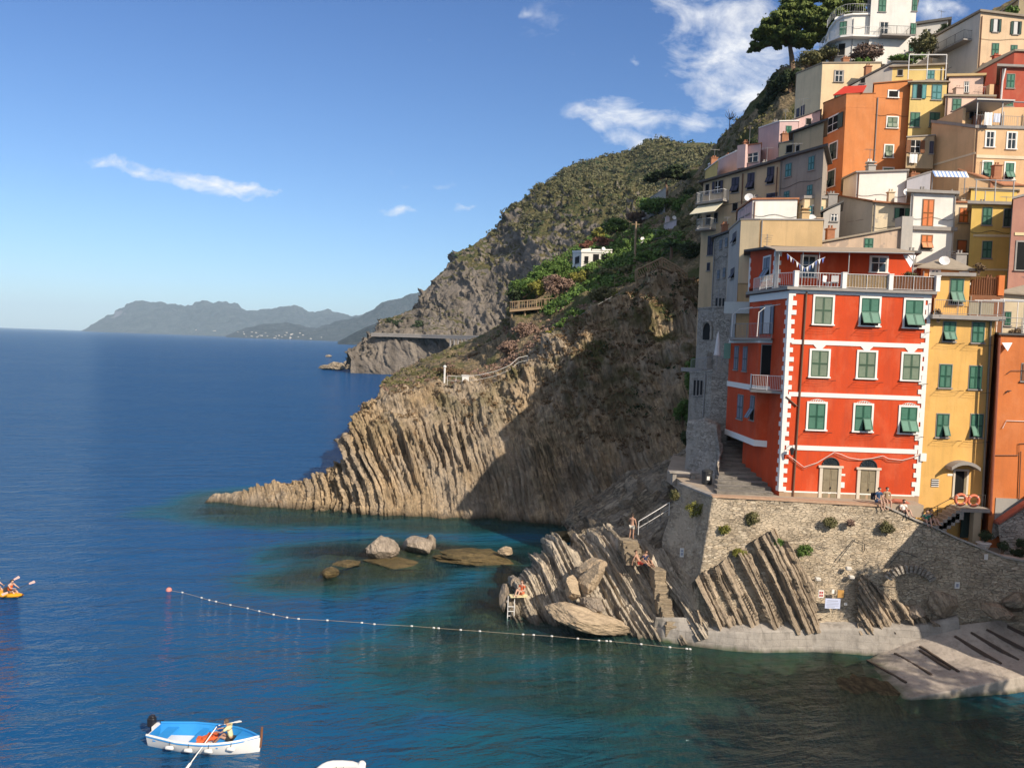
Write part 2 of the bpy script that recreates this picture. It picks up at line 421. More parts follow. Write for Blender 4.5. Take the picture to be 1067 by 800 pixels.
# noise breaking up the visible clouds; fill cloud behind the camera is added below
cn = N.n('ShaderNodeMapping'); cn.inputs['Scale'].default_value = (1.0, 1.7, 1); N.l(cb.outputs[0], cn.inputs[0])
nz = N.noise(cn.outputs[0], 11.0, 8, .62, .6)
nz2 = N.noise(cn.outputs[0], 34.0, 5, .6, .3)
nn = N.math('ADD', N.math('MULTIPLY', nz, .75), N.math('MULTIPLY', nz2, .25))
dens = N.math('ADD', N.math('MULTIPLY', mask, 1.05), N.math('MULTIPLY', N.math('SUBTRACT', nn, .52), 3.0))
dens = N.math('MULTIPLY', N.ramp(dens, [(.22, 0.0), (.6, .45), (1.05, 1.0)]), N.ramp(mask, [(.0, 0.0), (.3, 1.0)]))
shade = N.ramp(nz, [(.3, (CLOUD*.80,CLOUD*.86,CLOUD*.97)), (.62, (CLOUD,CLOUD,CLOUD*1.01))])
el_ = N.math('ABSOLUTE', v)
tint = N.ramp(N.math('MULTIPLY', el_, 1.6), [(0.0, SKY_T0), (.25, SKY_T1), (.8, SKY_T2)])
hs = N.mix(1.0, sky.outputs[0], tint, 'MULTIPLY')
# unseen broken cloud added overhead and behind the viewer to brighten shaded faces
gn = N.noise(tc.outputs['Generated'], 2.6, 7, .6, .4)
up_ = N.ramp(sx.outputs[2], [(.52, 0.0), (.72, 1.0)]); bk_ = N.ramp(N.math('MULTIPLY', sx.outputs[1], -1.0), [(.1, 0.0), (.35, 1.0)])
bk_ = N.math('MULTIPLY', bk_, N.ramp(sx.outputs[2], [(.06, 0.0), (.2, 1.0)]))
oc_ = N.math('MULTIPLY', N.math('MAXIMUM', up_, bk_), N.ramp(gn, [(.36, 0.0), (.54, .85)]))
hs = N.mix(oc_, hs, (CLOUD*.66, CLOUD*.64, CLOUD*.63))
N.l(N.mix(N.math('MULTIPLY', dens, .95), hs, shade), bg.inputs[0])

# ------------------------------------------------------------------ haze
hz = MB(); hz.prism([(-24000,-400),(24000,-400),(24000,24000),(-24000,24000)], -14, 760)
hm = bpy.data.materials.new('sea_haze'); hm.use_nodes = True; nt = hm.node_tree; nt.nodes.remove(nt.nodes['Principled BSDF'])
pv = nt.nodes.new('ShaderNodeVolumePrincipled'); pv.inputs['Density'].default_value = HAZE_D; pv.inputs['Color'].default_value = (.60,.80,1,1); pv.inputs['Anisotropy'].default_value = -.2
nt.links.new(pv.outputs[0], nt.nodes['Material Output'].inputs['Volume'])
hz.build('haze', hm, kind='stuff', label='thin blue sea haze fading the far coast')

# ------------------------------------------------------------------ rocks and hills
tan_rock = rock('promontory_rock', (.68,.51,.32), (.48,.355,.22), (.10,.08,.06), R_(15), .8, moss=(.12,.11,.045), alt=(.36,.325,.285))
def displaced(P, d): return P + normals(P)*d[...,None]
prom = [
 [(212,527,84),(212,526,83.6),(212,526,83.5),(212,527,83.3),(212,530,83.2)],
 [(222,521,88),(222,516,86),(222,516,85),(222,529,83.3),(222,540,83)],
 [(262,518,90),(262,511,86.5),(262,509,85),(262,534,82),(262,548,81.5)],
 [(300,512,91),(300,504,86.5),(300,500,85.5),(300,535,81.5),(300,550,81)],
 [(332,500,92),(332,493,87),(332,488,86),(332,535,81),(332,550,80.5)],
 [(352,490,94),(352,478,88),(352,472,86.5),(355,535,80.8),(356,552,80.3)],
 [(364,470,98),(364,450,90),(362,447,87.5),(378,534,80.5),(380,552,80)],
 [(378,440,104),(376,422,93),(374,415,89.5),(404,535,80.2),(406,553,79.7)],
 [(402,418,108),(400,410,95),(398,405,90.5),(435,537,80),(437,555,79.5)],
 [(434,412,110),(434,404,96),(432,401,91),(470,542,79.7),(471,558,79)],
 [(474,408,110),(472,400,97),(472,396,91),(505,543,79.5),(506,560,79)],
 [(515,408,110),(514,398,97),(513,395,91),(540,543,79.3),(541,560,79)],
 [(548,388,110),(546,378,98),(545,373,91),(566,543,79.2),(567,560,78.7)],
 [(590,360,110),(589,351,99),(588,346,92),(600,545,78.5),(601,560,78)],
 [(622,336,111),(621,326,100),(620,319,93),(636,545,77.5),(637,560,77)],
 [(656,322,112),(655,312,101),(654,305,94),(668,545,76),(669,560,75.5)],
 [(680,306,113),(680,298,102),(680,289,95),(694,540,74),(695,556,73)],
 [(715,304,113),(715,298,102),(713,288,95),(720,530,72),(721,546,71)],
 [(748,304,113),(748,298,102),(746,290,95),(750,520,70),(751,536,69)],
 [(800,304,113),(800,298,102),(798,290,95),(800,520,69),(801,536,68)]]
P = sheet_points(prom, 760, 260, 2)
Zc = P[...,2]
zz_ = np.interp(P[...,0], [-30,-16,-6,4,20], [4,9,12.5,14,14])
blk = np.clip(np.clip((P[...,0]-1)/7,0,1)*.9 + (P[...,2]-zz_*.62+fbm(P*.15,3,77)*4)/(zz_*.4), 0, 1)     # beds weather to broken blocks higher up
wob_ = np.stack([fbm(P*.07,3,91)*2.6, P[...,0]*0, P[...,0]*0], -1); bed = strata(P+wob_, R_(18), .95, 1.5, 11, .6, .16, .15, 1.0) + .35*strata(P+wob_*1.6, R_(22), .33, .6, 19, .4, .3)
q_ = P*np.array([.55,.3,.42]); brk = np.floor(fbm(q_, 4, 78)*7)/7*2.1 + np.floor(fbm(P*1.1, 3, 79)*6)/6*.7
d = bed*(1-.58*blk) + brk*(.58+.5*blk) + fbm(P*.11, 4, 5)*2.6 + fbm(P*.45, 4, 6)*.7 + fbm(P*1.7, 3, 9)*.2
rx = np.clip((P[...,0]-8)/8, 0, 1)          # landward part is broken, blocky rock
d = d*(1-.35*rx) + rx*fbm(P*.22, 5, 31)*3.0
d *= np.clip((Zc+2.5)/4, .25, 1)
tip = np.clip((P[...,0]+34)/12, .3, 1); d *= tip
P2 = displaced(P, d*.8)
grid_mesh('promontory', P2, tan_rock, smooth=False, kind='structure', label='bedded brown rock promontory running into the sea')
PROM = P2

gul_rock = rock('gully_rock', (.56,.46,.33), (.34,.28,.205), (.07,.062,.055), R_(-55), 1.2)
gully = [
 [(592,556,74),(592,547,73),(592,550,70),(592,556,66),(592,566,64)],
 [(612,535,74),(612,530,72),(612,542,67),(612,553,62),(612,566,60)],
 [(640,520,74),(640,512,72),(640,535,65),(640,556,59),(640,570,58)],
 [(672,500,73),(672,492,70),(672,522,62),(672,555,57),(672,575,56)],
 [(700,485,73),(700,478,69),(700,508,61),(700,545,56),(700,575,55)],
 [(730,470,72),(730,464,68),(730,500,59.5),(730,535,56),(730,575,55)],
 [(760,470,72),(760,464,68),(760,500,59.5),(760,530,57),(760,575,56)]]
P = sheet_points(gully, 240, 170, 2)
d = strata(P, R_(-52), .9, 2.0, 41, .6) + fbm(P*.5, 4, 42)*.7 + fbm(P*2, 3, 43)*.2
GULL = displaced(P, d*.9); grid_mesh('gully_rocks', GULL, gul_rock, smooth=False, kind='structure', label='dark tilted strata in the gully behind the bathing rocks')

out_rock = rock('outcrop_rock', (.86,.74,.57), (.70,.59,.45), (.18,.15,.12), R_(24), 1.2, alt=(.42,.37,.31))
outc = [
 [(524,650,54),(524,645,53),(525,648,52),(525,652,51),(524,662,50.5)],
 [(529,632,56),(528,618,54),(528,622,52),(531,649,50.6),(531,664,50)],
 [(552,606,59),(551,591,56.5),(551,602,53.8),(554,652,50.2),(554,668,49.8)],
 [(578,578,61),(576,558,59),(578,575,55.6),(582,656,49.8),(582,672,49.4)],
 [(606,566,61),(606,553,58.5),(607,566,55.6),(612,660,49.2),(612,676,48.8)],
 [(634,566,60),(634,552,57.5),(636,566,54.8),(642,663,48.8),(642,678,48.4)],
 [(652,572,58),(652,561,55.5),(655,575,53.8),(664,664,48.6),(664,680,48.2)],
 [(676,580,56),(674,572,54),(678,586,52.4),(692,662,48.2),(692,678,47.8)],
 [(698,582,55),(697,577,53),(700,596,51),(714,657,47.9),(714,672,47.5)],
 [(722,600,53),(720,598,51.2),(724,612,49.6),(738,650,47.5),(738,665,47.2)]]
P = sheet_points(outc, 420, 170, 2)
d = strata(P, R_(25), 1.15, 1.0, 71, .45, .06, .15, .9, .6) + strata(P, R_(25), .36, .4, 75, .5, .06, .15, .6, .8) + np.floor(fbm(P*.4,3,76)*4)/4*.3 + fbm(P*.25, 3, 72)*.7 + fbm(P*2.2, 3, 73)*.12
d *= np.clip((P[...,2]+1.5)/2.2, .3, 1)
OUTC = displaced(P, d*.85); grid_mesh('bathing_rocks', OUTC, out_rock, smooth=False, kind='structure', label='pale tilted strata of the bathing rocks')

def slab_rocks(name, label, base, top, n, seed, thick=(.25,.55), mat=None, lean=R_(24)):
    base = [(x,yb,Yb-.5,dx,yt,Yt-.55) for (x,yb,Yb,dx,yt,Yt) in base]
    """upright beds of rock leaning on the wall, from base px line to top px profile"""
    P = sheet_points([[(x+dx0, yt, Yt), (x+dx0*.6, yt*.6+yb*.4, (Yt*.6+Yb*.4)), (x, yb, Yb), (x, yb+12, Yb)] for (x, yb, Yb, dx0, yt, Yt) in base], n, 110, 1)
    d = strata(P, lean, .62, .68, seed, .5, .10, .15, .9, .6) + fbm(P*.6, 4, seed+2)*.35 + fbm(P*2.5, 3, seed+3)*.12
    return grid_mesh(name, displaced(P, d*.8), mat, smooth=False, kind='structure', label=label)
slab_rocks('wall_foot_rocks', 'steep grey brown beds of rock below the terrace wall',
 [(730,650,48.0,-10,608,48.6),(745,648,48.0,-14,596,48.5),(760,647,48.0,-12,588,48.7),(785,647,47.9,-18,574,48.8),(812,647,47.9,-24,561,48.9),(832,647,47.9,-26,550,49.0),(844,646,47.9,-24,568,48.9),(851,646,47.9,-12,600,48.6),(855,646,48.0,-8,634,48.4)],
 None, 260, 91, mat=rock('wall_foot_rock', (.64,.51,.37), (.46,.365,.265), (.12,.10,.08), R_(26), 1.3))
slab_rocks('leaning_rocks', 'dark beds of rock leaning on the shaded wall',
 [(893,647,47.9,-2,606,48.4),(903,647,47.8,-4,598,48.5),(920,647,47.8,-10,606,48.4),(938,647,47.8,-10,622,48.2),(960,646,47.8,-10,634,48.0),(972,645,47.8,-4,641,47.8)],
 None, 180, 97, mat=rock('wall_foot_rock', (.64,.51,.37), (.46,.365,.265), (.12,.10,.08), R_(26), 1.3), lean=R_(32))

scrub = rock('coast_slope_ground', (.42,.31,.18), (.27,.21,.12), (.09,.075,.05), R_(15), .6, moss=(.085,.095,.03), wet=False)
slope = [
 [(395,420,92),(398,404,106),(402,398,130),(406,394,170),(410,392,220),(412,391,262)],
 [(420,420,92),(425,400,106),(428,394,130),(432,386,170),(436,380,220),(440,377,262)],
 [(450,420,92),(452,396,104),(455,386,130),(458,374,170),(462,366,215),(466,362,262)],
 [(500,415,92),(500,390,104),(500,376,128),(500,364,160),(502,354,200),(504,350,255)],
 [(528,408,92),(528,382,104),(529,362,118),(530,345,140),(531,338,185),(532,330,240)],
 [(537,398,92),(537,374,104),(537,350,118),(537,326,131),(537,314,158),(537,306,200)],
 [(570,372,92),(570,350,103),(570,330,119),(570,312,138),(568,292,165),(566,280,205)],
 [(610,348,92),(610,330,103),(610,308,118),(610,290,140),(606,274,165),(606,254,215)],
 [(650,322,93),(650,311,103),(650,296,115),(650,276,135),(650,252,165),(650,228,220)],
 [(690,308,95),(690,296,104),(690,280,115),(692,256,130),(692,226,165),(692,196,225)],
 [(725,305,97),(725,292,104),(726,270,114),(728,235,125),(730,205,148),(732,172,190)],
 [(760,300,98),(760,270,104),(760,235,112),(758,200,122),(757,172,140),(756,140,168)],
 [(790,300,98),(790,240,104),(790,190,112),(789,150,122),(788,125,135),(787,108,150)],
 [(815,300,98),(815,220,105),(814,160,112),(813,120,122),(812,92,132),(811,74,142)],
 [(860,280,100),(860,180,108),(860,120,115),(860,90,122),(860,68,130),(860,58,140)],
 [(930,260,102),(930,160,108),(930,100,114),(930,74,120),(930,60,128),(930,45,140)],
 [(1000,240,104),(1000,140,110),(1000,90,116),(1000,60,124),(1000,40,132),(1000,28,142)],
 [(1100,220,104),(1100,120,110),(1100,70,116),(1100,30,124),(1100,5,132),(1100,-20,142)],
 [(1300,220,104),(1300,120,110),(1300,50,116),(1300,0,124),(1300,-30,132),(1300,-60,142)]]
P = sheet_points(slope, 420, 170, 3)
d = fbm(P*.06, 4, 51)*2.2 + fbm(P*.22, 4, 52)*1.1 + strata(P, R_(20), 2.2, .9, 53, .3)*.8 + fbm(P*1.1, 3, 55)*.3
nrm_ = normals(P); keep = np.clip((P[...,1]-100)/14, 0, 1)
SLOPE = P + nrm_*(d*keep)[...,None]
grid_mesh('coast_slope', SLOPE, scrub, smooth=False, kind='structure', label='rocky scrub slope above the promontory and the village')

# ------------------------------------------------------------------ sea and seabed
xs = np.concatenate([-np.geomspace(16000, 75, 26), np.arange(-70, 61, 1.0), np.geomspace(66, 16000, 26)])
ys = np.concatenate([np.linspace(-380, 8, 14), np.arange(10, 112, 1.0), np.geomspace(116, 15500, 34)])
shoals = [ # px, py, rx(m), ry(m), top z
    (400,592,4.5,3.4,-.10),(372,578,4,3,-.45),(430,575,4.5,3,-.08),(505,582,5.5,2.2,.0),(340,600,3.2,3,-.35),(335,575,3,2.5,-.7),
    (525,640,3.0,5,-.45),(505,628,2.2,3,-.8),(560,668,4.5,2.0,-.7),(490,660,3.5,3.5,-1.3),(620,672,6,1.6,-.8),(545,605,2.4,3,-.3),
    (780,705,8.5,4.2,-.75),(850,715,6.5,4.4,-.6),(885,705,4,3.5,-.25),(905,715,3,3,.02),(700,690,4,1.6,-.9),(930,735,5,2,-.8),
    (650,735,9,1.2,-1.5),(560,715,5,1.2,-1.7),(900,775,12,5,-1.5),(1020,790,8,6,-1.2),(800,790,9,5,-1.9),(480,690,5,3,-2.2),
    (640,545,9,5,-1.2),(560,575,5,3,-1.6),(455,548,10,2.5,-1.8),(300,540,8,2.5,-1.2),(235,532,4,2,-.5)]
def seabed_z(X, Y):
    z = np.full(X.shape, -7.0) + np.clip((X+5)*.09, -4.0, 2.4)
    P = np.stack([X, Y, X*0], -1)
    for (px,py,rx,ry,t) in shoals:
        c = at_z(px,py,0); q = ((X-c.x)/rx)**2 + ((Y-c.y)/ry)**2
        q = q*(1+.7*fbm(P*.35, 3, int(px)))
        z = np.maximum(z, t - np.maximum(q-.25, 0)*1.6)
    return z + fbm(P*.45, 4, 3)*.45 + fbm(P*1.6, 3, 8)*.2
X, Y = np.meshgrid(xs, ys)
near = (X > -71) & (X < 61) & (Y > 9) & (Y < 113)
SB = np.full(X.shape, -9.0)
SH = np.concatenate([Q.reshape(-1,3)[np.abs(Q.reshape(-1,3)[:,2]) < .25][::6,:2] for Q in (PROM, OUTC, GULL)])
def shore_dist(X, Y):
    p = np.stack([X.ravel(), Y.ravel()], -1); d = np.full(len(p), 99.0)
    for i in range(0, len(p), 2000): d[i:i+2000] = np.sqrt(((p[i:i+2000,None]-SH[None])**2).sum(2)).min(1)
    return d.reshape(X.shape)
_sz = seabed_z
def seabed_z(X, Y):
    d = shore_dist(X, Y); q = np.stack([X, Y, X*0], -1)
    return np.maximum(_sz(X, Y), -.25-d*(1.1+.7*fbm(q*.4, 3, 44))-.12*d*d)
SB[near] = seabed_z(X[near], Y[near])
P = np.stack([X, Y, X*0], -1)
sea_m, nt, b = new_mat('sea_water'); N = NT(nt)
atn = N.n('ShaderNodeAttribute'); atn.attribute_name = 'depth'
dep = atn.outputs['Fac']
wv = N.pos((1,1,1), (0,0,R_(-12)))
m1 = N.n('ShaderNodeMapping'); m1.inputs['Scale'].default_value = (.34,1.0,1); N.l(wv, m1.inputs[0])
n1 = N.noise(m1.outputs[0], .55, 5, .62, .6)
m2 = N.n('ShaderNodeMapping'); m2.inputs['Scale'].default_value = (.5,1.0,1); m2.inputs['Rotation'].default_value = (0,0,R_(35)); N.l(wv, m2.inputs[0])
n2 = N.noise(m2.outputs[0], 1.6, 4, .6, .4)
big = N.noise(wv, .02, 4, .6, .4)
swell = N.noise(m1.outputs[0], .09, 3, .5)
hgt = N.math('ADD', N.math('ADD', N.math('MULTIPLY', n1, 1.0), N.math('MULTIPLY', n2, .38)), N.math('MULTIPLY', swell, 1.6))
calm = N.ramp(big, [(.35, .75), (.65, 1.0)])
nrm = N.n('ShaderNodeBump'); nrm.inputs['Distance'].default_value = SEA_BUMP; N.l(hgt, nrm.inputs['Height']); N.l(calm, nrm.inputs['Strength'])
col = N.ramp(N.math('DIVIDE', dep, 12.0), [(0.0, (.018,.040,.022)), (.16, (.006,.062,.056)), (.36, (.005,.078,.112)), (.75, SEA_DEEP)])
col = N.mix(N.ramp(big, [(.4, 0.0), (.7, .3)]), col, mul(SEA_DEEP, 1.25))
df = N.n('ShaderNodeBsdfDiffuse'); N.l(col, df.inputs[0]); N.l(nrm.outputs[0], df.inputs['Normal'])
nt.nodes.remove(b)
tr = N.n('ShaderNodeBsdfTransparent'); tr.inputs[0].default_value = (.62,.86,.80,1)
gl = N.n('ShaderNodeBsdfGlossy'); gl.inputs['Roughness'].default_value = .06; N.l(nrm.outputs[0], gl.inputs['Normal'])
lw = N.n('ShaderNodeLayerWeight'); N.l(nrm.outputs[0], lw.inputs['Normal'])
fac = N.ramp(lw.outputs['Facing'], [(0.0,.02),(.4,.035),(.65,.11),(.82,.24),(1.0,.38)])
mt = N.n('ShaderNodeMixShader'); N.l(N.ramp(N.math('DIVIDE', dep, 4.5), [(0.0, .90), (.25, .6), (.6, .25), (1.0, 0.0)]), mt.inputs[0])
N.l(df.outputs[0], mt.inputs[1]); N.l(tr.outputs[0], mt.inputs[2])
ms = N.n('ShaderNodeMixShader'); N.l(fac, ms.inputs[0]); N.l(mt.outputs[0], ms.inputs[1]); N.l(gl.outputs[0], ms.inputs[2])
N.l(ms.outputs[0], nt.nodes['Material Output'].inputs['Surface'])
so = grid_mesh('sea', P, sea_m, kind='structure', label='deep blue rippled sea')
a = so.data.attributes.new('depth', 'FLOAT', 'POINT'); a.data.foreach_set('value', np.clip(-SB, 0, 12).ravel())
xb = np.arange(-62, 56, .5); yb = np.arange(12, 106, .5); Xb, Yb = np.meshgrid(xb, yb)
Zb = seabed_z(Xb, Yb)
Zb = np.minimum(Zb, .06)
grid_mesh('seabed', np.stack([Xb,Yb,Zb],-1), rock('seabed_rock', (.22,.165,.085), (.12,.09,.045), (.035,.03,.018), .2, 1.0, wet=False), kind='structure', label='rocky seabed showing through the shallows')

def hill_mat(name, rockc, scrubc, green, sc=1.0, steep=.5, zmid=None):
    m, nt, b = new_mat(name); N = NT(nt)
    v = N.pos()
    f1 = N.noise(v, .05*sc, 6, .68); f2 = N.noise(v, .22*sc, 6, .72); f3 = N.noise(v, .9*sc, 4, .7)
    veg = N.mix(N.ramp(f2, [(.42, 0.0), (.58, 1.0)]), scrubc, green)
    veg = N.mix(N.ramp(f3, [(.5, 0.0), (.62, .8)]), veg, mul(green, .45))
    st = N.noise(N.rpos((0,R_(18),0), (.16*sc,.05*sc,.03*sc)), 1.0, 6, .7)
    rk = N.ramp(st, [(.3, mul(rockc, .45)), (.5, rockc), (.7, mul(rockc, 1.35))])
    rk = N.mix(N.ramp(f3, [(.5, 0.0), (.7, .6)]), rk, mul(rockc, .5))
    g = N.n('ShaderNodeNewGeometry'); sx = N.n('ShaderNodeSeparateXYZ'); N.l(g.outputs['Normal'], sx.inputs[0])
    sel = N.math('ADD', N.math('ABSOLUTE', sx.outputs[2]), N.math('MULTIPLY', N.math('SUBTRACT', f1, .5), 1.1))
    if zmid:
        pz = N.n('ShaderNodeSeparateXYZ'); N.l(g.outputs['Position'], pz.inputs[0]); sel = N.math('ADD', sel, N.math('MULTIPLY', N.math('SUBTRACT', pz.outputs[2], zmid), .006))
    nt.links.new(N.mix(N.ramp(sel, [(steep-.05, 0.0), (steep+.06, 1.0)]), rk, veg), b.inputs['Base Color'])
    b.inputs['Roughness'].default_value = .95; b.inputs['Specular IOR Level'].default_value = .1
    nt.links.new(N.bump(N.math('ADD', f2, N.math('MULTIPLY', f3, .6)), .8, 2.0/sc), b.inputs['Normal'])
    MATS[name] = m; return m
hm1 = hill_mat('headland_ground', (.215,.185,.155), (.15,.125,.06), (.07,.08,.03), 1.0, .60, 78)
head = [ # (top hidden back), crest, upper, cliff top, cliff foot, under water
 [(362,384,440),(366,371,425),(366,372,423),(367,376,421),(366,384,419),(366,392,418)],
 [(376,372,450),(378,352,432),(377,356,428),(377,368,423),(376,386,419),(376,394,418)],
 [(386,366,470),(388,347,440),(386,349,432),(386,362,424),(386,387,418),(386,395,417)],
 [(394,352,480),(395,334,455),(396,342,440),(396,355,426),(398,389,417),(398,397,416)],
 [(424,332,490),(424,320,465),(424,334,446),(424,350,425),(424,392,414),(424,402,413)],
 [(448,312,500),(449,298,470),(449,325,446),(450,350,422),(450,398,410),(450,406,409)],
 [(466,290,505),(466,274,475),(467,312,445),(470,352,418),(472,398,405),(472,408,404)],
 [(485,272,510),(485,256,480),(488,300,444),(492,350,414),(492,400,398),(492,410,397)],
 [(511,256,520),(511,239,485),(514,290,440),(518,345,408),(518,395,390),(518,410,388)],
 [(539,228,530),(539,211,490),(541,262,442),(545,330,400),(545,380,382),(545,400,380)],
 [(559,210,540),(559,194,495),(561,245,440),(566,300,395),(566,360,375),(566,400,372)],
 [(589,200,550),(589,184,500),(592,225,440),(598,275,390),(600,330,365),(600,380,360)],
 [(620,200,560),(620,188,500),(625,215,435),(632,260,380),(636,300,350),(636,360,345)],
 [(650,206,570),(650,194,500),(655,212,430),(662,245,370),(664,290,340),(664,350,335)],
 [(685,214,570),(685,203,490),(690,215,420),(695,235,360),(698,270,330),(698,330,325)],
 [(730,220,560),(730,212,480),(732,222,400),(735,235,350),(738,260,320),(738,320,315)],
 [(800,225,560),(800,215,480),(800,225,400),(800,240,350),(800,260,320),(800,320,315)]]
P = sheet_points(head, 420, 210, 4)
d = fbm(P*.012, 5, 61)*13 + fbm(P*.05, 5, 62)*5 + strata(P, R_(14), 4.5, 6.5, 63, .45) + fbm(P*.25, 3, 64)*1.3
d *= np.clip((P[...,2]+6)/20, .15, 1)
HEAD = displaced(P, d*.62)
grid_mesh('headland', HEAD, hm1, smooth=False, kind='structure', label='grey cliff headland with scrub above')
ridge = [
 [(575,200,640),(575,188,620),(575,200,600),(575,240,560),(575,260,550)],
 [(602,188,680),(602,170,650),(602,186,610),(602,240,560),(602,260,550)],
 [(623,178,690),(623,161,660),(624,182,610),(626,240,560),(626,260,550)],
 [(658,172,700),(658,156,665),(658,180,605),(658,240,550),(658,260,540)],
 [(672,160,700),(672,144,665),(672,175,600),(672,240,540),(672,260,530)],
 [(690,156,700),(690,141,660),(690,172,590),(690,240,530),(690,260,520)],
 [(704,164,690),(704,149,650),(704,176,580),(704,240,520),(704,260,510)],
 [(731,166,680),(731,150,640),(731,178,560),(731,240,500),(731,260,490)],
 [(762,172,680),(762,156,640),(762,182,560),(762,240,500),(762,260,490)],
 [(840,170,680),(840,150,640),(840,178,560),(840,240,500),(840,260,490)]]
P = sheet_points(ridge, 220, 130, 3)
d = fbm(P*.012, 5, 81)*10 + fbm(P*.05, 5, 82)*6 + fbm(P*.2, 3, 84)*1.5
RIDGE = displaced(P, d*.6)
grid_mesh('back_ridge', RIDGE, hill_mat('ridge_ground', (.22,.19,.15), (.16,.14,.065), (.07,.08,.03), .8, .35), smooth=False, kind='structure', label='scrub covered ridge behind the headland')

fm = hill_mat('far_coast_hazed_ground', (.17,.165,.19), (.070,.082,.088), (.03,.045,.05), .06, .5)  # rock and scrub colours tinted bluer to carry part of the haze
def far_range(name, label, crest, Y0, Y1, yb, seed, amp):
    cols = []
    for (x, y) in crest:
        base = at_z(x, 480, 0)  # direction only
        dx = ray(x, 352).x/ray(x, 352).y
        foot = ('w', dx*Y0, Y0, -8)
        top = at(x, y, Y1)
        mid = ('w', dx*(Y0*.6+Y1*.4), Y0*.6+Y1*.4, max(2, top.z*.42))
        cols.append([('w', dx*(Y1+900), Y1+900, -8), ('w', top.x, top.y, top.z), mid, foot])
    P = sheet_points(cols, 260, 90, 3)
    d = fbm(P*.0012, 5, seed)*amp*1.4 + fbm(P*.005, 4, seed+1)*amp*.6 + fbm(P*.02, 3, seed+2)*amp*.18
    d *= np.clip(P[...,2]/80, 0, 1)
    grid_mesh(name, displaced(P, d), fm, smooth=False, kind='structure', label=label)
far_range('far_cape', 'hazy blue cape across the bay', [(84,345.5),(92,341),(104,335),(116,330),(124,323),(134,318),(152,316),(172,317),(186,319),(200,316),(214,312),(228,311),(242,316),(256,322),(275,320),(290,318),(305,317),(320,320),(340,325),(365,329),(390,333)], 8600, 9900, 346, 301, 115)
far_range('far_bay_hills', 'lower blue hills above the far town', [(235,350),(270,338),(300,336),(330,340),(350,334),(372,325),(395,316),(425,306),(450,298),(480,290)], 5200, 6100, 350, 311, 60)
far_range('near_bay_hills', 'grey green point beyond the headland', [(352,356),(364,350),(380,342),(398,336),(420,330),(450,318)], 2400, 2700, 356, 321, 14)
# the far town: white specks, nobody could count them
tb = MB()
for i in range(36):
    px = rng.choice([rng.gauss(262,26), rng.gauss(275,14), rng.gauss(300,12), rng.uniform(200,350)]); px = min(max(px,190),352)
    Yf = rng.uniform(5150, 5420); dx = ray(px,352).x/ray(px,352).y
    s = rng.uniform(4,8); tb.box((dx*Yf, Yf, (Yf-5150)*.16+rng.uniform(2,10)), (s*1.6, s, s*rng.uniform(.5,1.1)))
tb.build('far_town', paint('far_town_white', (.55,.50,.45), .8, .1, .02, bump=0), kind='stuff', label='white town on the far shore')
# ------------------------------------------------------------------ palette
WHITE_P = paint('white_trim', (.80,.77,.72), .7, .06)
GREY_S = paint('slab_concrete', (.30,.275,.25), .9, .25, 2.5, bump=.4)
DARK_S = paint('dark_slate', (.10,.095,.09), .9, .25, 2.5, bump=.4)
TILE = paint('roof_tile', (.36,.16,.085), .9, .35, 3, bump=.5)
TILE_G = paint('weathered_roof', (.30,.25,.19), .95, .3, 2, bump=.5)
GREEN = louvre('green_louvre', (.032,.135,.085)); TEAL = louvre('teal_louvre', (.05,.20,.19)); DKGREEN = louvre('dark_green_louvre', (.016,.055,.042))
NAVY = louvre('navy_louvre', (.02,.03,.05)); ORANGE_L = louvre('orange_louvre', (.40,.155,.045)); BLUEGR = louvre('blue_grey_louvre', (.10,.15,.18)); SAGE = louvre('sage_louvre', (.10,.17,.11))
GLASS = glass(); DARKIN = glass('dark_interior', (.012,.012,.012)); CURTAIN = paint('curtain', (.62,.60,.58), .9, .1)
WOODDOOR = paint('grey_wood', (.24,.20,.13), .8, .35, 3, bump=.5); BROWNWOOD = paint('brown_wood', (.20,.085,.04), .8, .3, 4, bump=.4)
METAL = paint('grey_metal', (.32,.31,.30), .5, .15, metal=.4); WMETAL = paint('white_metal', (.72,.70,.67), .5, .06); DMETAL = paint('dark_metal', (.05,.05,.05), .5, .15, metal=.3)
PIPE = paint('brown_pipe', (.17,.09,.055), .6, .2); BAMBOO = louvre('bamboo_screen', (.42,.30,.16))
STONE_L = masonry('tan_rubble_stone', [(.46,.365,.255),(.58,.475,.34),(.31,.255,.19),(.66,.56,.42)], 1.0, (.56,.46,.335))  # warm tan stone of the terrace wall
STONE_D = masonry('grey_rubble_stone', [(.42,.375,.32),(.52,.465,.40),(.29,.26,.22),(.60,.54,.46)], .9, (.46,.41,.35))

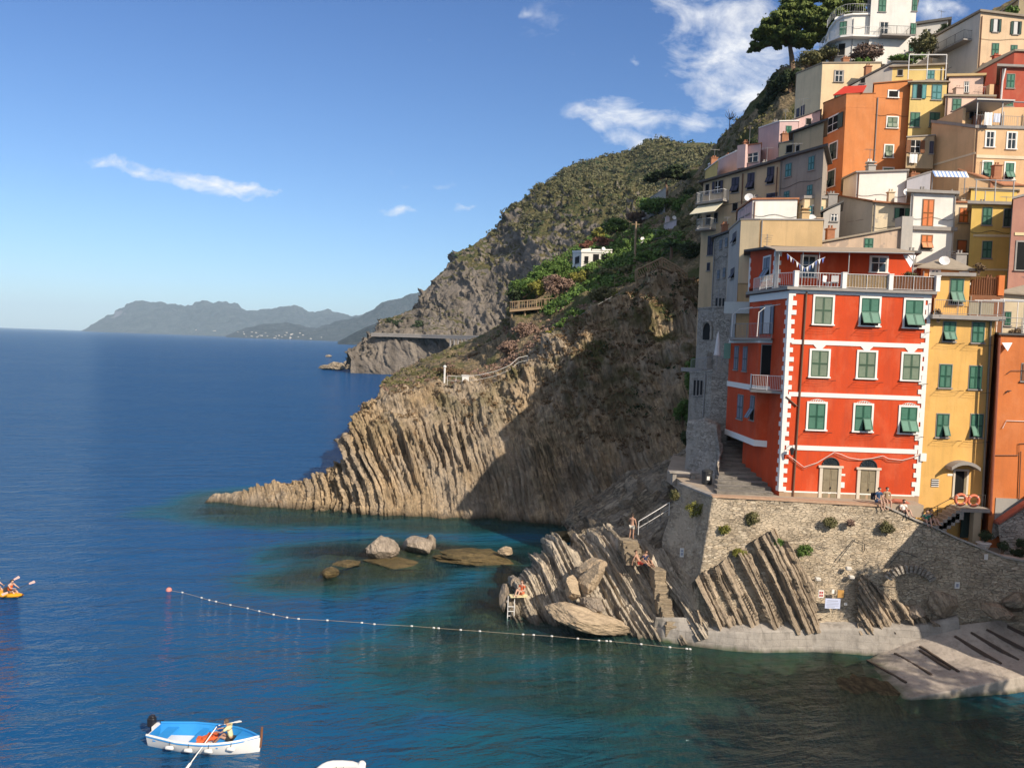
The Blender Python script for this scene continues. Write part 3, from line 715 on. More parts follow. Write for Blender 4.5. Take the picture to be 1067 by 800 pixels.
def offset_poly(poly, ov):
    n = len(poly); out = []
    for i in range(n):
        p0, p1, p2 = Vector(poly[i-1]), Vector(poly[i]), Vector(poly[(i+1)%n])
        a, b = (p1-p0).normalized(), (p2-p1).normalized()
        na, nb = Vector((a.y,-a.x)), Vector((b.y,-b.x)); m = (na+nb)
        m = m.normalized() if m.length > 1e-4 else na
        k = ov/max(.45, m.dot(na)); q = p1+m*k; out.append((q.x,q.y))
    return out
class Bld: pass
def VY(Y): return Y if Y < 72 or Y > 125 else 72+(Y-72)*.62
def building(name, label, verts, bot, mat, roof=('slab', GREY_S), back=8, group='houses of the village', cat='house', ov=.28, th=.22, backdir=None):
    B = Bld(); verts = [(v[0],v[1],VY(v[2])) for v in verts]; P = [at(*v) for v in verts]
    b0 = (Vector((P[0].x*.99, P[0].y, 0)) if not backdir else Vector((*backdir[:2],0))).normalized()*back; b1 = (Vector((P[-1].x*.97, P[-1].y, 0)) if not backdir else Vector((*backdir[:2],0))).normalized()*back
    poly = [(p.x,p.y) for p in P] + [(P[-1].x+b1.x, P[-1].y+b1.y), (P[0].x+b0.x, P[0].y+b0.y)]
    tops = [p.z for p in P] + [P[-1].z, P[0].z]
    zb = bot if isinstance(bot, (int,float)) else at(bot[0], bot[1], verts[0][2]).z
    c = sum((Vector((x,y,0)) for x,y in poly), Vector())/len(poly)
    B.root = empty(name, (c.x, c.y, zb), label, cat, group)
    m = MB(); m.prism(poly, zb, tops); B.wall = m.build('wall', mat, B.root)
    B.P, B.poly, B.tops, B.zb, B.mat = P, poly, tops, zb, mat
    B.fr = [Frame((P[i].x,P[i].y), (P[i+1].x,P[i+1].y)) for i in range(len(P)-1)]
    kind, rm = roof
    B.roof = None
    if kind == 'slab':
        r = MB(); r.prism(offset_poly(poly, ov), [t+.012 for t in tops], [t+th for t in tops]); B.roof = r.build('roof', rm, B.root)
    elif kind == 'parapet':
        r = MB(); o, i = offset_poly(poly, .05), offset_poly(poly, -.28)
        n = len(poly)
        for k in range(n):
            j = (k+1)%n
            r.hexa([(*o[k],tops[k]+.01),(*o[j],tops[j]+.01),(*i[j],tops[j]+.01),(*i[k],tops[k]+.01),(*o[k],tops[k]+.16),(*o[j],tops[j]+.16),(*i[j],tops[j]+.16),(*i[k],tops[k]+.16)])
        B.roof = r.build('roof', rm, B.root)
    elif kind == 'gable':   # low ridge parallel to the front
        o = offset_poly(poly, ov); n = len(o)
        cx = sum(p[0] for p in o)/n; cy = sum(p[1] for p in o)/n
        r = MB(); r.prism(o, [t+.012 for t in tops], [t+.12 for t in tops])
        apex = max(tops)+ov+.9
        vs = [(o[k][0],o[k][1],tops[k]+.12) for k in range(n)]+[(cx,cy,apex)]
        r.add(vs, [(k,(k+1)%n,n) for k in range(n)])
        B.roof = r.build('roof', rm, B.root)
    return B
def leaf(mb, fr, u0, u1, v0, v1, d, tilt=0.0, th=.045, st=.055):
    """one louvred leaf hinged at its top edge"""
    s, c = math.sin(tilt), math.cos(tilt)
    def bx(a0,a1,b0,b1,e0,e1):   # b measured down from top
        ps = []
        for (bb) in (b1,b0):
            for (a,e) in ((a0,e0),(a1,e0),(a1,e1),(a0,e1)):
                ps.append(fr.P(a, d + s*bb + c*e, v1 - c*bb + s*e))
        mb.add(ps, MB.BF)
    hgt = v1-v0
    bx(u0,u0+st,0,hgt,0,th); bx(u1-st,u1,0,hgt,0,th); bx(u0+st,u1-st,0,st,0,th); bx(u0+st,u1-st,hgt-st,hgt,0,th)
    mb.cur = 1; bx(u0+st,u1-st,st,hgt-st,.004,th*.6); mb.cur = 0
def window(B, fi, px, py, w, h, kind='shut', sm=None, frame=None, parent=None, name='window', lab=None, sill=True, pm=None):
    fr = B.fr[fi] if not isinstance(fi, Frame) else fi
    parent = parent or B.root; sm = sm or GREEN
    uc, vc = fr.uv(px, py); u0, _ = fr.uv(px-w/2, py); u1, _ = fr.uv(px+w/2, py); _, v1 = fr.uv(px, py-h/2); _, v0 = fr.uv(px, py+h/2)
    if u0 > u1: u0, u1 = u1, u0
    uc = (u0+u1)/2; fw = .13 if frame else .05
    f = MB(); fm = frame or GREY_S; dd = .06 if frame else .03
    if frame: u0 += fw*.0; 
    f.fbox(fr,u0-fw,u0,-.05,dd,v0,v1); f.fbox(fr,u1,u1+fw,-.05,dd,v0,v1); f.fbox(fr,u0-fw,u1+fw,-.05,dd,v1,v1+fw)
    if sill or frame: f.fbox(fr,u0-fw-.05,u1+fw+.05,-.05,dd+.08,v0-.09,v0)
    W = f.build(name, fm, parent)
    if lab: W['label'] = lab
    g = MB(); g.fbox(fr,u0,u1,-.05,.012,v0,v1); g.build('pane', pm or (DARKIN if kind != 'glass' else GLASS), W)
    mid = (v0+v1)/2
    L = lambda *a, **k: leaf_obj(fr, sm, W, *a, **k)
    def leaf_obj(fr, sm, W, parts):
        m = MB()
        for (a,b,c,d_,dist,t) in parts: leaf(m, fr, a, b, c, d_, dist, t)
        m.build('shutter', sm, W)
    if kind in ('shut','tilt','tiltL','tiltR','tiltS'):
        for side,(a,b) in enumerate(((u0+.01,uc-.008),(uc+.008,u1-.01))):
            t = {'shut':0,'tilt':R_(30),'tiltS':R_(16),'tiltL':R_(28) if side==0 else 0,'tiltR':R_(28) if side==1 else 0}[kind]
            L([(a,b,mid+.01,v1-.01,.02,0),(a,b,v0+.02,mid-.01,.022,t)])
    elif kind == 'one':
        L([(u0+.01,u1-.01,v0+.01,v1-.01,.02,0)])
    elif kind == 'open':
        hw = (u1-u0)*.5
        L([(u0-hw-.06,u0-.06,v0,v1,.07,0)]); L([(u1+.06,u1+hw+.06,v0,v1,.07,0)])
        m = MB(); m.fbox(fr,u0,u1,.014,.03,mid-.03,mid+.03); m.fbox(fr,uc-.03,uc+.03,.014,.035,v0,v1); m.build('mullion', WHITE_P, W)
    elif kind == 'half':     # one leaf shut, one folded away
        L([(u0+.01,uc-.01,v0+.01,v1-.01,.02,0)]); L([(u1+.05,u1+.05+(u1-u0)*.5,v0,v1,.07,0)])
    elif kind == 'glass':
        m = MB(); m.fbox(fr,uc-.03,uc+.03,.014,.04,v0,v1); m.fbox(fr,u0,u1,.014,.034,mid+.1,mid+.16)
        m.fbox(fr,u0,u0+.05,.014,.03,v0,v1); m.fbox(fr,u1-.05,u1,.014,.03,v0,v1); m.build('mullion', WHITE_P, W)
    elif kind == 'curtain':
        m = MB(); m.fbox(fr,u0+.06,u1-.12,.014,.02,v0+.03,v1-.03); m.build('curtain', CURTAIN, W)
        L([(u0-(u1-u0)*.42-.05,u0-.05,v0,v1,.05,0)]); L([(u1+.05,u1+(u1-u0)*.42+.05,v0,v1,.05,0)])
    return W
def railing(pts, h, mat, parent, name='railing', gap=.17, r=.010, rr=.022, bars=True, mids=0, **tg):
    m = MB(); up = Vector((0,0,1))
    for a, b in zip(pts[:-1], pts[1:]):
        a, b = Vector(a), Vector(b); L = (b-a).length; n = max(1, int(L/gap))
        m.tube([a+up*h, b+up*h], rr, 5); 
        if bars:
            m.tube([a+up*.08, b+up*.08], rr*.8, 4)
            for i in range(1, n): p = a+(b-a)*(i/n); m.tube([p+up*.08, p+up*h], r, 4, False)
        for k in range(mids): m.tube([a+up*h*(k+1)/(mids+1), b+up*h*(k+1)/(mids+1)], rr*.7, 4)
        k = max(1, round(L/1.4))
        for i in range(k+1): p = a+(b-a)*(i/k); m.tube([p, p+up*h], rr, 5)
    return m.build(name, mat, parent, **tg)
def fbox_px(B, fi, px0, px1, py0, py1, d0, d1, mat, name, parent=None, lab=None):
    fr = B.fr[fi] if not isinstance(fi, Frame) else fi
    pc = (py0+py1)/2; u0,_ = fr.uv(px0,pc); u1,_ = fr.uv(px1,pc); xc = (px0+px1)/2; _,v1 = fr.uv(xc,py0); _,v0 = fr.uv(xc,py1)
    m = MB(); m.fbox(fr, min(u0,u1), max(u0,u1), d0, d1, v0, v1); o = m.build(name, mat, parent or B.root)
    if lab: o['label'] = lab
    return o
def balcony(B, fi, px0, px1, py, out=1.0, h=1.0, slab=GREY_S, rail=METAL, gap=.13, parent=None):
    fr = B.fr[fi]; pc = (px0+px1)/2; u0,_ = fr.uv(px0,py); u1,_ = fr.uv(px1,py); _,v = fr.uv(pc,py)
    m = MB(); m.fbox(fr,u0,u1,0,out,v-.16,v); s = m.build('balcony', slab, parent or B.root)
    e = .06
    railing([fr.P(u0+e,.02,v),fr.P(u0+e,out-e,v),fr.P(u1-e,out-e,v),fr.P(u1-e,.02,v)], h, rail, s, gap=gap)
    return s
def pipe(B, fi, pts, r=.05, mat=PIPE, name='downpipe', d=.08):
    fr = B.fr[fi] if not isinstance(fi, Frame) else fi; m = MB(); q = []
    for (x,y) in pts: u,v = fr.uv(x,y); q.append(fr.P(u,d,v))
    m.tube(q, r, 6); return m.build(name, mat, B.root)
def chimney(B, px, py, Y, w, h, mat=None):
    p = at(px, py, VY(Y)); m = MB(); m.box((p.x,p.y,p.z+h/2-.3), (w,w,h+.6)); m.box((p.x,p.y,p.z+h+.06),(w+.14,w+.14,.1)); m.box((p.x,p.y,p.z+h+.2),(w*.6,w*.6,.2)); m.box((p.x,p.y,p.z+h+.34),(w+.1,w+.1,.07))
    return m.build('chimney', mat or B.mat, B.roof or B.root)
def antenna(B, px, py, Y, h=2.0):
    p = at(px, py, Y); m = MB(); m.tube([p, p+Vector((0,0,h))], .025, 4)
    for k in range(4): z = h-.1-.16*k; m.tube([p+Vector((-.45+.05*k,0,z)), p+Vector((.45-.05*k,0,z))], .016, 3)
    m.tube([p+Vector((0,-.5,h-.3)), p+Vector((0,.5,h-.3))], .016, 3)
    return m.build('antenna', METAL, B.roof or B.root)
def dish(B, px, py, Y, r=.4):
    p = at(px, py, Y); m = MB(); n = 12; vs = [p]
    ax = Vector((.3,-.9,.35)).normalized(); a = ax.orthogonal().normalized(); b = ax.cross(a)
    ring = [p+ax*.12+(a*math.cos(2*math.pi*k/n)+b*math.sin(2*math.pi*k/n))*r for k in range(n)]
    ring2 = [q-ax*.03 for q in ring]; p2 = p-ax*.03
    m.add([p]+ring+[p2]+ring2, [(0,1+k,1+(k+1)%n) for k in range(n)]+[(n+1,n+2+(k+1)%n,n+2+k) for k in range(n)]+[(1+k,n+2+k,n+2+(k+1)%n,1+(k+1)%n) for k in range(n)])
    m.tube([p, p+ax*.45], .015, 4); m.tube([p-ax*.1, p-ax*.1-Vector((0,0,.6))], .025, 4)
    return m.build('satellite_dish', WMETAL, B.roof or B.root)
def block(B, verts, botpy, mat, name='upper_storey', roof=None, back=4, ov=.2, th=.18):
    verts = [(v[0],v[1],VY(v[2])) for v in verts]; P = [at(*v) for v in verts]; bd = Vector((P[0].x*.98,P[0].y,0)).normalized()*back
    poly = [(p.x,p.y) for p in P]+[(P[-1].x+bd.x,P[-1].y+bd.y),(P[0].x+bd.x,P[0].y+bd.y)]; tops = [p.z for p in P]+[P[-1].z,P[0].z]
    zb = at(verts[-1][0], botpy, verts[-1][2]).z
    m = MB(); m.prism(poly, zb, tops); o = m.build(name, mat, B.root)
    if roof:
        r = MB(); r.prism(offset_poly(poly, ov), [t+.012 for t in tops], [t+th for t in tops]); r.build('roof', roof, o)
    return o, [Frame((P[i].x,P[i].y),(P[i+1].x,P[i+1].y)) for i in range(len(P)-1)]

# ================================================================== the red house
RED = plaster('red_plaster', (.59,.070,.018), .42)
TZ = at(860, 523, 49).z            # terrace level
rd = building('red_house', 'bright red house with white quoins and bands standing on the terrace wall', [(782,308,56.6),(823,302,51),(970.5,303.5,51)], TZ-.6, RED, roof=None or ('none',None), back=3)
def front_v(py, px=826): return rd.fr[1].uv(px, py)[1]
f1 = rd.fr[1]; f0 = rd.fr[0]
LF = f1.L
# terrace slab on top
o = MB(); zt = rd.tops[1]
pl = offset_poly(rd.poly, .34); o.prism(pl, zt+.01, zt+.2)
terr = o.build('terrace_slab', GREY_S, rd.root)
o = MB(); o.fbox(f1, -.02, LF+.02, 0, .07, zt-.22, zt-.0); o.fbox(f0, 0, f0.L, 0, .07, zt-.55, zt-.06); o.build('cornice', WHITE_P, rd.root)
for (y, hh) in ((356,.29),(410.5,.29),(466,.31)):
    v = front_v(y); o = MB(); o.fbox(f1, .3, LF-.3, 0, .05, v-hh/2, v+hh/2); o.build('white_band', WHITE_P, rd.root)
vb = front_v(512); o = MB(); o.fbox(f1, .3, LF-.3, 0, .045, vb-.04, vb+.05); o.build('white_band', WHITE_P, rd.root)
o = MB(); o.fbox(f1, 0, LF, 0, .035, rd.zb, vb-.042); o.build('plinth', plaster('plinth_plaster', (.42,.29,.19), .4), rd.root)
# quoins
def quoin(fr, ends, v0, v1, mat, n0=0, d=.055, step=.31, a=.27, b=.50):
    m = MB(); k = 0; v = v0
    while v < v1-.05:
        w_ = (a if k%2 else b)+rng.uniform(-.05,.05); t = min(v+step-.004, v1)
        for (e,sg) in ends:
            uu = sorted((e, e+sg*w_)); m.fbox(fr, uu[0], uu[1], 0, d, v, t)
        k += 1; v += step
    return m
m = quoin(f1, [(-.055,1)], vb-.0, zt-.24, WHITE_P); m.build('quoins', WHITE_P, rd.root)
m = quoin(f1, [(LF+.02,-1)], vb-.0, zt-.24, WHITE_P); m.build('quoins', WHITE_P, rd.root)
m = quoin(f0, [(f0.L,-1)], vb-.0, zt-.58, WHITE_P, a=.2, b=.4); m.build('quoins', WHITE_P, rd.root)
for (x,y,k) in ((857.8,323.5,'shut'),(906.3,325,'tilt'),(952,327,'tilt')):
    window(rd, 1, x, y, 18.5, 28.5, k, SAGE if k == 'shut' else GREEN, WHITE_P)
for (x,y,k) in ((853.8,378.8,'shut'),(903,380.3,'shut'),(949.3,382.3,'shut')):
    W = window(rd, 1, x, y, 17.8, 27, k, SAGE, WHITE_P)
    u_, v_ = f1.uv(x, y-17); o = MB(); a_ = f1.uv(x,y-13.6)[1]; bnd = front_v(356)-.14
    o.hexa([f1.P(u_+q,dd,z) for z,ww in ((a_+.1,.16),(bnd,.42)) for q,dd in ((-ww,.0),(ww,.0),(ww,.048),(-ww,.048))]); o.build('keystone', WHITE_P, W)
for (x,y,k) in ((850.7,433.8,'shut'),(899,435.5,'tiltR'),(946.3,437.6,'tilt')):
    W = window(rd, 1, x, y, 17.3, 27, k, GREEN, WHITE_P)
    u0_,_ = f1.uv(x-9.4,y); u1_,_ = f1.uv(x+9.4,y); _,va = f1.uv(x,y-13.6); m = MB(); n = 8
    for i in range(n):
        t0, t1 = i/n, (i+1)/n; q = lambda t: u0_+(u1_-u0_)*t; zz = lambda t: va+.1+.2*math.sin(math.pi*t)
        m.hexa([f1.P(q(t),d_,z) for z in ('a','b') for t,d_ in ((t0,0),(t1,0),(t1,.058),(t0,.058)) for z in [va+.1 if z=='a' else zz(t)]])
    m.build('arch', WHITE_P, W)
# doors with fanlights
for (x, yt, yb) in ((864.3,487,523.5),(903.6,489,525.5)):
    yc = (yt+yb)/2; fr = f1; u0_,_ = fr.uv(x-8.2,yc); u1_,_ = fr.uv(x+8.2,yc); v1_ = fr.uv(x,yt)[1]; v0_ = fr.uv(x,yb)[1]-.15; uc_ = (u0_+u1_)/2
    D = MB(); D.fbox(fr,u0_-.2,u0_,-.05,.09,v0_,v1_); D.fbox(fr,u1_,u1_+.2,-.05,.09,v0_,v1_); D.fbox(fr,u0_-.3,u1_+.3,-.05,.14,v1_,v1_+.14)
    D = D.build('door', paint('door_stone', (.62,.55,.45), .8, .1), rd.root)
    for s in (0,1):
        a_, b_ = (u0_,uc_-.01) if s == 0 else (uc_+.01,u1_)
        m = MB(); m.fbox(fr,a_,b_,-.05,.03,v0_,v1_-.002)
        for k in range(3):
            z0 = v0_+.15+k*(v1_-v0_-.2)/3; m.fbox(fr,a_+.08,b_-.08,.03,.05,z0,z0+(v1_-v0_-.2)/3-.12)
        m.build('door_leaf', WOODDOOR, D)
    m = MB(); m.box(fr.P(uc_+.06,.07,(v0_+v1_)/2-.1),(.04,.08,.12)); m.build('handle', DMETAL, D)
    m = MB(); n = 12; r_ = (u1_-u0_)/2+.02; z_ = v1_+.15
    arc = [fr.P(uc_-r_*math.cos(math.pi*i/n), .02, z_+r_*.95*math.sin(math.pi*i/n)) for i in range(n+1)]
    arcb = [p-fr.N*.06 for p in arc]
    m.add(arc+arcb, [tuple(range(n+1)), tuple(range(n+1,2*n+2))[::-1]]+[(i,i+n+1,i+n+2,i+1) for i in range(n)]+[(n,2*n+1,n+1,0)])
    fl = m.build('fanlight', GLASS, D)
    m = MB(); m.tube([p+fr.N*.02 for p in arc], .045, 5)
    for k in range(1,6): t = math.pi*k/6; m.tube([fr.P(uc_,.03,z_), fr.P(uc_-r_*math.cos(t),.03,z_+r_*.95*math.sin(t))], .015, 4)
    m.build('grille', DMETAL, fl)
m = MB(); u_,v_ = f1.uv(877.5,505); m.fbox(f1,u_-.12,u_+.12,0,.09,v_-.18,v_+.18); m.build('meter_box', WHITE_P, rd.root)
m = MB(); u_,v_ = f1.uv(878,494.5); m.fbox(f1,u_-.16,u_+.16,0,.03,v_-.07,v_+.07); m.build('house_plaque', WHITE_P, rd.root)
pipe(rd, 1, [(840,304),(833.5,402),(829,470),(825.6,521)], .06)
pipe(rd, 1, [(818.5,413),(830,423)], .05, PIPE, 'drain_branch')
sw = [(821,474),(829,480),(837,486.3),(851,481.5),(860,476),(868.7,470.8),(876,473),(884,476.5),(896,478.5),(908,477),(919,474.5),(925,477.5),(939,479),(949,476.5),(960,472)]
pipe(rd, 1, sw, .022, paint('cable_white', (.72,.60,.54), .6), 'cable', .12)
pipe(rd, 1, [(x,y+1.6+1.2*math.sin(i*1.3)) for i,(x,y) in enumerate(sw)], .018, paint('cable_red', (.42,.16,.1), .6), 'cable', .10)
m = MB(); u_,v_ = f1.uv(961,476); m.fbox(f1,u_-.2,u_+.2,.0,.16,v_-.26,v_+.26); m.build('junction_box', WHITE_P, rd.root)
m = MB(); u_,v_ = f1.uv(822.5,469); p = f1.P(u_,.5,v_); m.tube([f1.P(u_,.05,v_+.35), f1.P(u_,.5,v_+.4), p+Vector((0,0,.25))], .02, 5); m.lathe(p,[(.05,.25),(.16,.18),(.13,0),(.09,-.22),(.03,-.27)],8); m.build('wall_lamp', DMETAL, rd.root)
for (x,y) in ((845,342),(868,342),(894,344),(921,345),(942,346),(963,347),(842,396),(866,397),(891,398.5),(915,399),(937,400),(838,451),(862,451),(888,453),(912,453),(935,455),(957,455)):
    pipe(rd, 1, [(x,y),(x+.01,y+.3)], .015, DMETAL, 'line_bracket', .3) if False else None
# upper storey behind the terrace
us, uf = block(rd, [(782,262.5,60),(809,259.5,55),(951,265,55)], 301, RED, 'upper_storey', DARK_S, 4, .5, .16)
window(rd, uf[1], 842.5, 278, 14, 21, 'glass', GREEN, WHITE_P, us)
window(rd, uf[1], 915.5, 276, 16, 15, 'glass', GREEN, WHITE_P, us)
window(rd, uf[0], 799.3, 280, 6.5, 23, 'tilt', BLUEGR, WHITE_P, us)
vq0, vq1 = zt+.2, uf[1].uv(812,261)[1]
quoin(uf[1], [(-.03,1)], vq0, vq1, WHITE_P, a=.2, b=.4).build('quoins', WHITE_P, us); quoin(uf[0], [(uf[0].L,-1),(0,1)], vq0, vq1, WHITE_P, a=.15, b=.3).build('quoins', WHITE_P, us)
m = MB()   # pole frame carrying the sun roof
for x in (811,836,853,884,951):
    p = at(x, 283, 52.5); m.tube([(p.x,p.y,zt+.2),(p.x,p.y,at(x,262,52.5).z)], .035, 5)
pa, pb = at(808,261.5,52.3), at(953,264,52.3); m.tube([pa,pb],.05,5); m.build('pergola_frame', METAL, rd.root)
m = MB(); za = at(880,259.5,55).z
m.hexa([Vector((p.x,yy,z+t)) for t in (0,.06) for p,yy,z in ((pa,52.3,pa.z+.05),(pb,52.3,pb.z+.05),(pb,54.9,at(953,262,55).z+.1),(pa,54.9,at(808,259,55).z+.1))]); m.build('sun_roof', paint('reed_roof', (.34,.27,.20), .9, .2), rd.root)
zz = zt+.2; rp = []
for x in (829.5,879.5,928,977):
    p = at(x,290,50.85); m = MB(); m.box((p.x,p.y,zz+.5),(.27,.27,1.0)); m.box((p.x,p.y,zz+1.02),(.32,.32,.06)); m.build('terrace_post', WHITE_P, rd.root); rp.append(Vector((p.x,p.y,zz)))
railing(rp, .95, WMETAL, rd.root, 'terrace_railing', .19)
lp = at(812,299,51.6); railing([rp[0], Vector((lp.x-.2,52.2,zz)), Vector((at(786,303,56).x,56.2,zz))], .95, WMETAL, rd.root, 'terrace_railing', .14)
for a_, b_, mt_, nm in ((rp[1],rp[2],BAMBOO,'bamboo_screen'),(rp[2],rp[3],BROWNWOOD,'brown_screen')):
    m = MB(); m.hexa([(a_.x+.16,a_.y+.06,zz+.06),(b_.x-.16,b_.y+.06,zz+.06),(b_.x-.16,b_.y+.1,zz+.06),(a_.x+.16,a_.y+.1,zz+.06),(a_.x+.16,a_.y+.06,zz+.93),(b_.x-.16,b_.y+.06,zz+.93),(b_.x-.16,b_.y+.1,zz+.93),(a_.x+.16,a_.y+.1,zz+.93)])
    n = int((b_.x-a_.x-.3)/.07)
    for i in range(n): x = a_.x+.18+i*.07; m.box((x,a_.y+.052,zz+.5),(.045,.03,.84+rng.uniform(-.03,.03)))
    m.build(nm, mt_, rd.root)
# projecting bay on the shaded side
bayP = [at(760.5,356,60.5), at(791.5,356,53.45), at(808,356,52.95), at(815,356,51.85)]
poly = [(p.x,p.y) for p in bayP]+[(bayP[-1].x+2,bayP[-1].y+1.5),(bayP[0].x+3,bayP[0].y+1)]
bz1 = at(805,353,52.9).z; bz0 = at(815,468,51.9).z
m = MB(); m.prism(poly, bz0, bz1); bay = m.build('bay', RED, rd.root)
for (ya,yb_) in ((352.5,357.5),(403.5,409.5),(461.5,468)):
    z1_, z0_ = at(812,ya,52).z, at(812,yb_,52).z; m = MB(); m.prism(offset_poly(poly,.06), z0_, z1_); m.build('white_band', WHITE_P, bay)
bf = [Frame(poly[i],poly[i+1]) for i in range(3)]
window(rd, bf[0], 767.5, 373, 4, 24, 'shut', BLUEGR, None, bay); window(rd, bf[0], 776.5, 374, 4.2, 25, 'shut', BLUEGR, None, bay)
window(rd, bf[1], 798.5, 375, 10, 31, 'dark', DKGREEN, None, bay, 'balcony_door', sill=False)
window(rd, bf[0], 771.5, 424, 5.5, 25, 'shut', BLUEGR, None, bay); window(rd, bf[0], 784, 425, 4.2, 25, 'tilt', BLUEGR, None, bay)
m = MB(); zf = at(800,407,52.2).z
q = [at(781,406,54.6), at(782,406,52.6), at(815,406,51.2)]; q = [Vector((p.x,p.y,zf)) for p in q]
m.prism([(q[0].x,q[0].y),(q[1].x,q[1].y),(q[2].x,q[2].y),(q[2].x+.3,q[2].y+1.3),(q[0].x+1.2,q[0].y+.8)], zf-.14, zf+.03); s_ = m.build('balcony', GREY_S, rd.root)
railing([v_+Vector((.06,.05,.03)) for v_ in q], 1.0, WMETAL, s_, gap=.12)
m = MB(); zf = bz1+.05
q = [at(760,351,60.8), at(765,351,55.6), at(803.5,351,52.3)]; q = [Vector((p.x,p.y,zf)) for p in q]
m.prism([(q[0].x,q[0].y),(q[1].x,q[1].y),(q[2].x,q[2].y),(q[2].x+1.2,q[2].y+2.2),(q[0].x+3,q[0].y+.5)], zf-.16, zf); s_ = m.build('balcony', GREY_S, rd.root)
railing([v_+Vector((.06,.05,0)) for v_ in q], 1.0, METAL, s_, gap=.14)
window(rd, 0, 799.5, 333, 7.5, 30, 'curtain', BLUEGR, None, None, 'balcony_door', sill=False)
m = MB(); p0 = f0.P(f0.L-4.6,0,at(800,312,54).z); 
for (a,) in ((1.2,),(5.2,)):
    u_ = f0.L-a; m.tube([f0.P(u_,0,zt-.9), f0.P(u_,1.0,zt-1.1), f0.P(u_,1.5,zt-1.5), f0.P(u_,1.55,zf+.05)], .03, 5)
m.tube([f0.P(f0.L-1.2,1.0,zt-1.1), f0.P(f0.L-5.2,1.0,zt-1.1)], .03, 5); m.build('awning_frame', WMETAL, rd.root)
YB = 0
# ================================================================== the yellow house next to it
YEL = plaster('yellow_plaster', (.72,.42,.125), .38)
yl = building('yellow_house', 'narrow yellow house with green shutters beside the red one', [(967,332,51.1),(1037,334,51.1)], TZ-4.5, YEL, ('none',None), 8)
g = yl.fr[0]; zt2 = yl.tops[0]
m = MB(); m.fbox(g,-.0,g.L+.35,-7.5,.55,zt2,zt2+.28); m.build('terrace_slab', GREY_S, yl.root)
for a_ in ((985,391.8,12.5,24,'shut'),(1016.2,393.3,12.5,24,'shut'),(982,443.2,12.5,24,'tiltR'),(1017.5,443.5,12.5,24,'tiltL'),(989,345.5,12.5,20,'tilt'),(1019,346.5,12.5,21,'shut')):
    window(yl, 0, *a_[:4], a_[4], GREEN)
us2, uf2 = block(yl, [(975,288,54),(1011,288.5,54)], 330, YEL, 'upper_storey', GREY_S, 5, .35, .25)
window(yl, uf2[0], 996.5, 304, 13.5, 26, 'tilt', GREEN, None, us2)
q = [yl.fr[0].P(.15,.45,zt2+.28), yl.fr[0].P(yl.fr[0].L+.25,.45,zt2+.28)]; railing(q, .95, METAL, yl.root, 'terrace_railing', .14)
m = MB(); m.hexa([q[0]+(q[1]-q[0])*a_+Vector((0,.06+b_,z)) for z in (.06,.9) for a_,b_ in ((.5,0),(.86,0),(.86,.04),(.5,.04))]); m.build('cloth_screen', paint('beige_canvas', (.40,.34,.24), .9), yl.root)
# door, canopy, stairs
dW = window(yl, 0, 1000.5, 504, 12, 27, 'dark', DKGREEN, paint('door_stone', (.62,.55,.45), .8, .1), None, 'door', sill=False)
fbox_px(yl, 0, 1004, 1006.5, 491, 517, .0, .05, WOODDOOR, 'door_leaf', dW)
m = MB(); u_,v_ = g.uv(1000,481); n = 10
for i in range(n):
    t0,t1 = -1+2*i/n, -1+2*(i+1)/n; zz_ = lambda t: v_+.12-.38*abs(t)**2.2
    m.hexa([g.P(u_+.95*t,d_,zz_(t)+s_) for s_ in (-.22,.0) for t,d_ in ((t0,0),(t1,0),(t1,.8),(t0,.8))])
m.build('canopy', GREY_S, yl.root)
m = MB(); u_,v_ = g.uv(974,503)
m.fbox(g,u_-.25,u_+.25,-.02,.012,v_-.28,v_+.28); vn = m.build('vent', DARKIN, yl.root)
m = MB()
for k in range(4): m.fbox(g,u_-.25,u_+.25,.014,.06,v_-.24+k*.14,v_-.18+k*.14)
m.build('grille', WMETAL, vn)
pipe(yl, 0, [(1032,330),(1027,440),(1022,540)], .07, paint('grey_pipe', (.22,.20,.16), .6), 'downpipe')
m = MB(); u_,v_ = g.uv(990,494.5); m.fbox(g,u_-.18,u_+.18,0,.02,v_-.07,v_+.07); m.build('house_plaque', WHITE_P, yl.root)
for (x0,x1,y) in ((975,1000,407),(1005,1028,409),(972,998,459),(1004,1027,460),(976,1001,358),(1006,1030,360)):
    m = MB(); 
    for x in (x0,x1):
        u_,v_ = g.uv(x,y); m.tube([g.P(u_,0,v_), g.P(u_,.45,v_+.02)], .018, 4)
    ua,va_ = g.uv(x0,y); ub,vb_ = g.uv(x1,y)
    for dd in (.2,.4): m.tube([g.P(ua,dd,va_+.02), g.P((ua+ub)/2,dd,va_-.03), g.P(ub,dd,vb_+.02)], .008, 3)
    m.build('washing_line', DMETAL, yl.root)
for (x0,x1,y) in ((843,872,342.5),(892,921,344.5),(939,966,346.5),(840,868,396.5),(889,917,398.5),(936,963,400),(837,864,450.5),(886,913,453),(933,959,455)):
    m = MB()
    for x in (x0,x1):
        u_,v_ = f1.uv(x,y); m.tube([f1.P(u_,0,v_), f1.P(u_,.45,v_+.02)], .018, 4)
    ua,va_ = f1.uv(x0,y); ub,vb_ = f1.uv(x1,y)
    for dd in (.2,.4): m.tube([f1.P(ua,dd,va_+.02), f1.P((ua+ub)/2,dd,va_-.03), f1.P(ub,dd,vb_+.02)], .008, 3)
    m.build('washing_line', DMETAL, rd.root)
